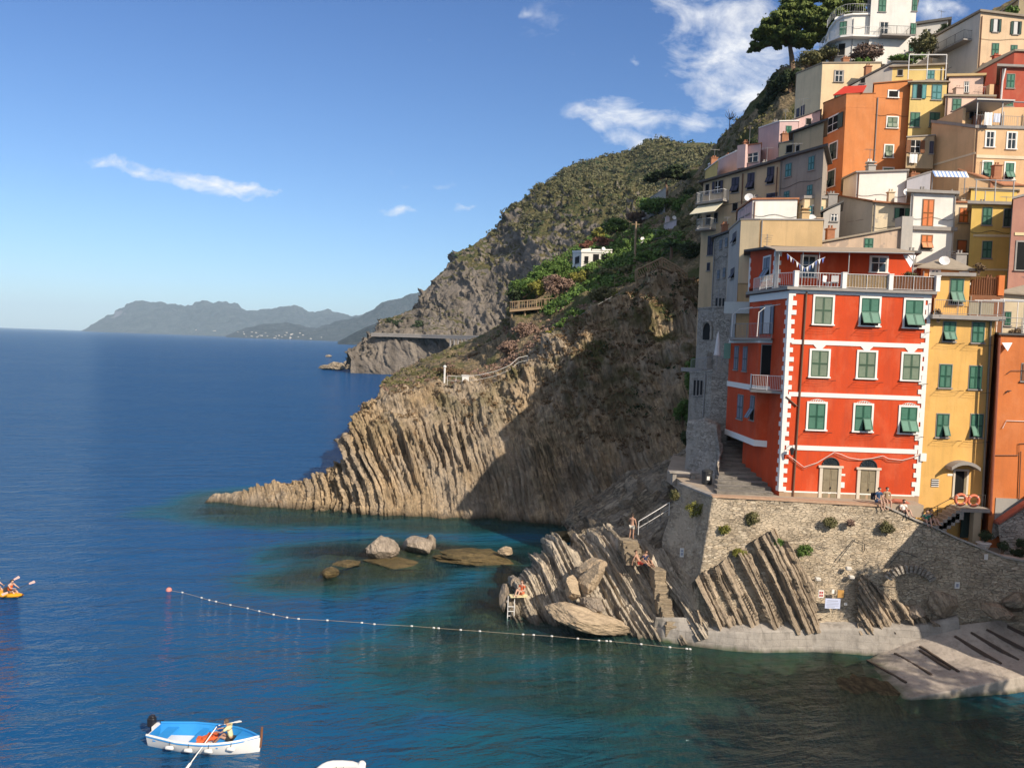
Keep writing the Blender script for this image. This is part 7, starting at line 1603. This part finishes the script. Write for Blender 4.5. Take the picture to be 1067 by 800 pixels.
# ================================================================== swimming line
fx = [(176,615),(190,617),(210,622.5),(218,625),(225,626.5),(240,630),(258,633.5),(270,636.5),(285,640),(299,643),(311,644.5),(341,646),(377,648.5),(390,650),(429,652),(452,653.8),(457,654.2),(480,656),(500,657.3),(545,660.7),(556,661.2),(575,662.5),(602,665),(624,667),(632,667.5),(636,667.8),(668,670.8),(698,674),(715.5,675.6),(719,676)]
sl = empty('swimming_line', at_z(450,653,0), 'rope of small white floats marking the bathing area', 'float line'); fpts = [at_z(x,y,.03) for x,y in fx]
m = MB(); m.tube(fpts, .010, 4); m.build('rope', paint('rope_tan',(.42,.33,.24),.9), sl)
for k,p in enumerate(fpts[1:]):
    m = MB(); t = (fpts[min(k+2,len(fpts)-1)]-fpts[k]).normalized(); m.tube([p-t*.085,p-t*.06,p+t*.06,p+t*.085],[.02,.058,.058,.02],8); m.build('float', paint('float_white',(.62,.60,.57),.6), sl, True)
p = fpts[0]; by = empty('marker_buoy', (p.x,p.y,0), 'pink round marker buoy at the seaward end of the float line', 'buoy'); m = MB(); m.lathe((p.x,p.y,0),[(.04,-.15),(.15,-.09),(.21,.04),(.18,.16),(.09,.24),(.04,.26)],14); m.build('ball', paint('buoy_pink',(.66,.24,.20),.5), by, True); m = MB(); m.torus((p.x,p.y,.3),(0,1,0),.05,.015,10,5); m.build('eye', DMETAL, by)
# ================================================================== vegetation
G_PINE = leaf_mat('pine_needles', (.06,.10,.025), (.18,.215,.05)); G_MID = leaf_mat('mid_leaves', (.055,.12,.025), (.13,.205,.045)); G_DK = leaf_mat('dark_leaves', (.025,.045,.02), (.055,.075,.03))
G_YEL = leaf_mat('yellow_leaves', (.14,.15,.03), (.26,.24,.05)); G_OLV = leaf_mat('olive_leaves', (.10,.105,.045), (.18,.165,.07)); G_RED = leaf_mat('red_leaves', (.16,.06,.045), (.24,.11,.07)); G_DRY = leaf_mat('dry_twigs', (.20,.13,.10), (.30,.20,.15)); G_BRN = leaf_mat('brown_brush', (.13,.085,.05), (.21,.14,.075)); G_PURP = leaf_mat('purple_shrub', (.14,.085,.075), (.20,.14,.10))
BARK = paint('bark', (.20,.13,.085), .95, .35, 3, bump=.6)
nrg = np.random.default_rng(5)
def leaves_mesh(name, C, Rr, n, size, mat, parent=None, shell=.55, **tg):
    """C (k,3) clump centres, Rr (k,3) radii; n leaf quads a clump"""
    C = np.asarray(C,float); Rr = np.asarray(Rr,float); k = len(C)
    d = nrg.normal(size=(k,n,3)); d /= np.linalg.norm(d,axis=2,keepdims=True); rad = shell+(1-shell)*nrg.random((k,n,1)); rad *= 1+.18*nrg.normal(size=(k,n,1))
    p = (C[:,None,:]+d*rad*Rr[:,None,:]).reshape(-1,3); d = d.reshape(-1,3)
    a = nrg.normal(size=p.shape); a -= (a*d).sum(1,keepdims=True)*d*.6; a /= np.linalg.norm(a,axis=1,keepdims=True); b = np.cross(a, d+nrg.normal(size=p.shape)*.5); b /= np.linalg.norm(b,axis=1,keepdims=True)+1e-9
    s = size*(.6+.8*nrg.random((len(p),1))); a = a*s; b = b*s*.55
    V_ = np.stack([p-a-b*.3, p+b, p+a+b*.2, p-b],1).reshape(-1,3)-np.array(root_loc(parent)); q = np.arange(len(V_)).reshape(-1,4)
    me = bpy.data.meshes.new(name); me.vertices.add(len(V_)); me.vertices.foreach_set('co', V_.ravel()); me.loops.add(q.size); me.loops.foreach_set('vertex_index', q.ravel()); me.polygons.add(len(q)); me.polygons.foreach_set('loop_start', np.arange(0,q.size,4)); me.polygons.foreach_set('loop_total', np.full(len(q),4)); me.update()
    return tag(link(name, me, mat, parent), **tg)
def bush(px, py, w, h, Y, mat, label, name='bush', group='bushes on the slopes', clumps=None, leaf=None, cat='bush', stem=True, n=None, dep=None, q0=.22, q1=.42):
    """px,py centre; w,h size in photo pixels"""
    k_ = Y/F_PX; c = at(px,py,Y); W, Hh = w*k_/2, h*k_/2; D = dep or (W*.6+Hh*.4); base = Vector((c.x,c.y,c.z-Hh*1.1))
    r = empty(name, base, label, cat, group); nc = clumps or int(min(46,max(7,w*h/22))); C, Rr = [], []
    for i in range(nc):
        u_, v_, w_ = rng.uniform(-1,1), rng.uniform(-1,1), rng.uniform(-1,1)
        while u_*u_+v_*v_+w_*w_ > 1: u_, v_, w_ = rng.uniform(-1,1), rng.uniform(-1,1), rng.uniform(-1,1)
        q = rng.uniform(q0,q1); C.append((c.x+u_*W*.85, c.y+w_*D*.85, c.z+v_*Hh*.8)); Rr.append((W*q+.1,D*q+.1,Hh*q*.9+.1))
    leaves_mesh('foliage', C, Rr, n or 90, leaf or max(.05,k_*1.3), mat, r)
    if stem:
        m = MB()
        for i in range(0,min(nc,9)): p = Vector(C[i]); m.tube([base+Vector((rng.uniform(-.1,.1),0,-.3)), base.lerp(p,.5)+Vector((0,0,-.05)), p], [max(.03,W*.05),max(.02,W*.035),.015], 5)
        m.build('stems', BARK, r)
    return r
# the umbrella pine
def pine(label, base, crown, mat, trunk, n=190, leaf=.26, thick=.5):
    r = empty('pine_tree', at(*base), label, 'tree', 'pines at the top of the cliff'); C, Rr = [], []
    tip = at(*trunk[-1])
    lm = MB()
    for (x,y,w,h,Y) in crown:
        k_ = Y/F_PX; c = at(x,y,Y); W, Hh = w*k_/2, h*k_/2
        for i in range(17):
            u_, v_, w_ = rng.uniform(-1,1), rng.uniform(-.7,1), rng.uniform(-1,1); q = rng.uniform(.22,.42)
            C.append((c.x+u_*W*.8, c.y+w_*W*.9, c.z+v_*Hh*.55)); Rr.append((W*q,W*q,Hh*q*.75))
        a = tip.lerp(at(*trunk[-2]), rng.uniform(.0,.6)); lm.tube([a, a.lerp(c,.55)+Vector((0,0,-.4)), c+Vector((0,0,-Hh*.2))], [.22,.15,.06], 5)
    leaves_mesh('crown', C, Rr, n, leaf, mat, r, .5); m = MB(); m.tube([at(*t) for t in trunk], [thick*(1-.5*i/(len(trunk)-1)) for i in range(len(trunk))], 8); m.build('trunk', BARK, r); lm.build('limbs', BARK, r)
pine('large umbrella pine leaning over the cliff edge left of the villa', (826,74,128), [(797,40,26,20,127),(809,24,34,18,127),(830,14,44,20,128),(852,9,44,18,129),(874,6,34,14,131),(838,30,36,20,126),(858,24,32,20,126),(806,46,20,12,128),(828,44,20,14,128),(870,18,20,18,128),(846,44,24,12,129),(788,50,14,10,128),(820,34,26,18,125),(800,34,30,18,126),(816,18,30,14,126),(840,22,40,16,124),(862,32,30,16,127),(836,40,26,14,125),(884,14,30,16,133),(830,6,30,8,129)], G_PINE, [(826,76,128),(825,60,128),(823,48,128),(826,36,128)])
pine('dark pine behind the large umbrella pine', (868,60,134), [(880,10,34,18,136),(898,6,30,16,138),(862,34,20,14,134),(875,28,18,14,135)], G_DK, [(866,66,134),(868,45,134),(872,25,135)])
pine('small spreading pine on the green slope above the pole', (692,200,178), [(690,183,26,10,178),(703,178,24,10,178),(680,186,16,8,178),(712,184,14,8,178)], G_DK, [(695,204,178),(694,190,178),(698,182,178)], 120, .38, .35)
for (x,y,w,h,Y,mt,l) in (
 (812,96,34,34,131,G_DK,'dark evergreen bush clinging under the pine'),(800,112,24,20,134,G_DK,'lower dark bush on the cliff edge'),(824,82,24,22,127,G_DK,'dark bush beside the cream house wall'),(846,62,36,18,99.3,G_OLV,'olive bush at the foot of the pine'),(868,55,28,16,98.7,G_OLV,'olive bush left of the villa'),
 (902,57,34,20,94.3,G_PURP,'russet shrub in front of the villa tower'),(896,64,24,7,93.1,G_MID,'low green plants under the russet shrub'),(962,45,24,26,94.3,G_OLV,'olive shrub right of the villa'),(946,62,38,10,91.8,G_MID,'green plants along the wall below the villa'),(984,33,16,20,98.0,G_DK,'dark shrub beside the white cabin'),(1058,12,12,9,96.8,G_MID,'potted shrub by the olive gable'),(1049,11,10,6,96.8,G_MID,'low shrub left of the potted one by the olive gable'),
 (783,149,16,9,95.6,G_DK,'small dark shrub behind the pink house'),(548,301,40,24,132,G_MID,'round green tree left above the timber deck'),(536,308,20,18,131,G_DK,'dark green bush at the left end of the deck'),(580,281,44,24,146,G_MID,'broad green tree left of the white house'),(563,290,30,18,142,G_MID,'green tree between deck tree and the white house'),
 (580,297,34,22,128,G_DRY,'bare pinkish dry shrub above the deck'),(603,291,22,20,132,G_YEL,'yellow green bush below the white house'),(560,300,22,16,129,G_YEL,'yellow leaved bush beside the deck'),(630,309,36,20,112,G_OLV,'olive brush heap on the promontory crest'),(643,309,18,12,110,G_YEL,'yellow green tuft right of the olive brush'),(602,330,30,18,106,G_MID,'green shrub on the rocks below the dry one'),(588,338,22,14,104,G_MID,'low green shrub left on the rocks'),(575,347,14,10,102,G_YEL,'yellow tuft on the crest of the rocks'),
 (620,281,26,16,140,G_MID,'green bush right under the white house'),(642,285,40,14,128,G_OLV,'grey olive bush left of the pole'),(632,252,28,12,172,G_RED,'red leaved shrub above the white house'),(612,255,18,10,178,G_RED,'rusty shrub left of the red leaved one'),(653,262,20,24,142,G_MID,'tall green bush left of the low grey house'),(645,236,40,16,190,G_MID,'light green thicket above the red shrub'),(625,243,22,10,188,G_YEL,'yellowish thicket left above the white house'),(665,228,26,14,172,G_PURP,'purplish bare shrub on the green slope'),
 (690,214,50,20,168,G_MID,'broad green tree below the small pine'),(716,216,30,24,150,G_MID,'green tree beside the village edge'),(722,204,22,16,158,G_DK,'dark tree above the one beside the village edge'),(730,232,16,26,128,G_DK,'dark bush against the ochre house'),(715,240,24,20,132,G_OLV,'olive bush right of the lilac house'),(722,262,26,20,116,G_DK,'dark bush below the ochre house'),(655,282,18,12,124,G_OLV,'low olive bush at the foot of the pole'),(675,268,20,12,126,G_MID,'green hedge below the low grey house'),
 (714,302,46,26,97,G_BRN,'brown dry brush hanging over the promontory edge'),(690,312,34,16,95,G_BRN,'brown brush left on the promontory edge'),(735,296,18,18,93,G_BRN,'brown brush against the rubble house'),(722,392,16,40,75,G_MID,'green creeper on the shaded cliff by the houses'),(712,428,20,26,74,G_MID,'lower green creeper on the shaded cliff'),(716,455,14,18,69,G_DK,'dark ivy patch under the creeper'),
 (470,387,40,10,118,G_BRN,'dry grass bank behind the promontory path'),(505,372,34,14,140,G_BRN,'dry grass slope under the deck'),(548,345,24,22,118,G_DRY,'pale straw grass under the deck'),(532,362,26,16,114,G_DRY,'straw coloured grass by the path'),(440,340,30,12,440,G_DK,'dark scrub patch at the headland gallery'),(412,336,22,12,447,G_DK,'dark scrub above the tip of the headland')):
    bush(x,y,w,h,Y,mt,l)
for (x,y,w,h,Y,mt,l) in ((725,531,24,20,50.1,G_YEL,'yellow flowering tuft at the wall corner'),(785,541,15,16,48.5,G_OLV,'olive tuft in the wall right of the corner'),(755,551,12,12,48.3,G_YEL,'small yellow tuft in the wall below the corner'),(865,545,17,14,48.4,G_OLV,'olive tuft under the red house doors'),(924,550,16,15,48.4,G_OLV,'grey green tuft near where the wall steps down'),(838,573,19,16,47.8,G_MID,'round green bush above the strata'),(770,576,16,9,48.1,G_YEL,'yellow green tuft on top of the strata'),(809,565,13,10,48.1,G_MID,'small green tuft beside the strata'),(886,545,8,6,48.4,G_DRY,'dry rusty tuft in the middle of the wall'),(703,516,10,14,53,G_OLV,'olive tuft on the shaded end of the wall')):
    bush(x,y,w,h,Y,mt,l,'wall_plant','tufts growing from the terrace wall',26,.055,'plant',False,46,.2,.1,.24)
bush(1026,558,13,9,49,G_DK,'dark leaves filling the white pot in the lane','pot_leaves','plants in the lane',9,.07,'plant',False,80,.35)
for (x,y,w,h,l) in ((1058,575,20,10,'dark potted plants behind the wall at right'),(1045,569,10,9,'small dark plant left of the others behind the wall'),(1066,566,12,12,'dark plant at the right edge of the lane')): bush(x,y,w,h,48.2,G_DK,l,'lane_plant','plants in the lane',8,.06,'plant',True,70,.35)
bush(948,287,12,9,52.0,G_OLV,'green plant on the red terrace under the white cloth','terrace_plant','plants on roof terraces',7,.06,'plant',True,70,.3)
for (x,y,w,h,Y,l) in ((1058,347,18,9,51.5,'plants on the orange house roof terrace'),(978,327,10,8,50.8,'dry plant on the yellow house terrace'),(1020,279,12,7,57,'plants on the brown wooden terrace')): bush(x,y,w,h,Y,G_BRN,l,'terrace_plant','plants on roof terraces',7,.07,'plant',True,60,.3)
# palm
p0 = at(699,276,120); r = empty('palm_tree', p0, 'feathery palm above the timber footbridge', 'tree'); m = MB(); top_ = at(700,257,120); m.tube([p0,top_],[.28,.22],8); m.build('trunk', BARK, r); m = MB()
for k in range(34):
    an = rng.uniform(0,2*math.pi); el_ = rng.uniform(-.1,1.2); d = Vector((math.cos(an)*math.cos(el_),math.sin(an)*math.cos(el_),math.sin(el_))); L_ = rng.uniform(2.0,2.9); pts_ = [top_+d*(L_*t)+Vector((0,0,-1.5*t*t)) for t in (0,.25,.5,.75,1)]
    m.tube(pts_, .03, 3)
    for i in range(26):
        t = .15+.85*i/26; j = min(int(t*4),3); p = pts_[j].lerp(pts_[j+1],t*4-j)
        for sg in (-1,1): s_ = d.cross(Vector((0,0,1))).normalized()*sg; e_ = p+s_*.42*(1-.5*t)+d*.25+Vector((0,0,-.22)); m.add([p-d*.035,p+d*.035,e_],[(0,1,2)])
m.build('fronds', leaf_mat('palm_leaves', (.05,.09,.045), (.10,.15,.08)), r)
# bare little tree on the ridge
m = MB(); b0 = at(760,134,150)
for k in range(14): a = Vector((rng.uniform(-1,1),rng.uniform(-.5,.5),rng.uniform(.6,1.4))).normalized(); q = b0+Vector((0,0,1.6)); m.tube([q,q+a*1.2,q+a*1.2+Vector((rng.uniform(-.5,.5),0,rng.uniform(.3,.9)))],[.05,.035,.015],4)
r = empty('bare_tree', b0, 'small bare tree on the skyline of the hill', 'tree'); m.build('branches', BARK, r); m = MB(); m.tube([b0-Vector((0,0,.5)),b0+Vector((0,0,1.7))],[.1,.06],5); m.build('trunk', BARK, r)
# uncountable scrub on the hills
def scatter(P, n, cond, size, rad, leafn, mat, name, label, seed):
    g = np.random.default_rng(seed); F_ = P.reshape(-1,3); Nn = normals(P).reshape(-1,3); ok = np.where(cond(F_,Nn))[0]; pick = g.choice(ok, min(n,len(ok)), replace=False); C = F_[pick]; R2 = rad*(.35+1.1*g.random((len(pick),1))**1.6)*np.array([[1,1,.55]]); leaves_mesh(name, C+np.array([0,0,rad*.2]), R2, leafn, size, mat, None, .6, kind='stuff', label=label)
cl = lambda F_,s,t,sd: fbm(F_*s,4,sd) > t
G_SCR = leaf_mat('scrub_leaves', (.105,.105,.05), (.155,.145,.07))
scatter(HEAD, 1500, lambda F_,Nn: (F_[:,2] > 84+30*fbm(F_*.02,3,2))&(Nn[:,2] > .35)&cl(F_,.03,-.2,3), .75, 2.7, 34, G_SCR, 'headland_scrub', 'olive scrub covering the headland', 1)
scatter(HEAD, 350, lambda F_,Nn: (F_[:,2] > 70)&(Nn[:,2] > .35)&cl(F_,.025,.12,9), .8, 2.0, 16, G_DK, 'headland_thicket', 'dark thickets on the headland', 2)
scatter(RIDGE, 1700, lambda F_,Nn: (F_[:,2] > 60)&cl(F_,.02,-.2,5), 1.0, 3.6, 30, G_SCR, 'ridge_scrub', 'olive scrub covering the back ridge', 3)
scatter(RIDGE, 450, lambda F_,Nn: (F_[:,2] > 60)&cl(F_,.02,.05,15), 1.2, 3.2, 14, G_DK, 'ridge_thicket', 'dark thickets on the back ridge', 4)
scatter(SLOPE, 1500, lambda F_,Nn: (F_[:,1] > 104)&(F_[:,0] < 56)&cl(F_,.05,.0,6), .2, .6, 22, G_OLV, 'slope_scrub', 'olive scrub on the near slope', 5)
scatter(SLOPE, 1500, lambda F_,Nn: (F_[:,1] > 118)&(F_[:,0] < 27)&(F_[:,0] > 5)&cl(F_,.05,.0,7), .28, 1.1, 26, G_MID, 'slope_thicket', 'green thicket on the near slope', 6)
scatter(SLOPE, 900, lambda F_,Nn: (F_[:,1] > 100)&(F_[:,0] < 30)&cl(F_,.06,.0,8), .2, .5, 18, G_DRY, 'dry_grass', 'straw coloured grass on the near slope', 7)
scatter(PROM, 900, lambda F_,Nn: (F_[:,0] > 3)&(F_[:,2] > 7)&cl(F_,.1,.0,12), .15, .5, 20, G_BRN, 'cliff_brush', 'brown brush clinging to the shaded cliff', 9)
scatter(PROM, 260, lambda F_,Nn: (F_[:,0] > 8)&(F_[:,2] > 9)&cl(F_,.12,.1,13), .15, .55, 20, G_DK, 'cliff_ivy', 'dark ivy on the shaded cliff', 10)
scatter(PROM, 420, lambda F_,Nn: (F_[:,2] > 9)&(Nn[:,2] > .5)&(F_[:,1] < 104), .16, .45, 18, G_BRN, 'promontory_grass', 'dry grass on ledges of the promontory', 8)

bush(1212,500,60,70,37,G_MID,'unseen leafy tree added outside the right edge to shade the wall','tree','unseen trees added for shade',14,.12,'tree',True,160,1.8)  # out of view, added to throw broken shade on the harbour wall

for (x,y,z,w,l) in ((36,18,18.5,5.0,'leftmost broad unseen tree added to shade the water'),(42,16,19,5.5,'rightmost unseen tree added to shade the water'),(33,11,19.5,4.2,'slim unseen tree behind the broad one added to shade the water'),(38,11,20.5,5,'tallest unseen tree added to shade the water')):  # unseen crowns added off frame to dapple the lower right water with shade
    r = empty('tree', (x,y,1), l, 'tree', 'unseen trees added for shade'); C = [(x+rng.uniform(-.8,.8)*w, y+rng.uniform(-.8,.8)*w, z+rng.uniform(-.5,.45)*w) for _ in range(34)]
    leaves_mesh('crown', C, [(w*rng.uniform(.22,.36),)*3 for _ in C], 90, .32, G_MID, r); m = MB(); m.tube([Vector((x,y,-1)), Vector((x+.3,y,z*.5)), Vector((x,y,z))], [.45,.32,.12], 7)
    for k in range(7): m.tube([Vector((x+.2,y,z*.6)), Vector(C[k*4])], [.18,.05], 5)
    m.build('trunk', BARK, r)
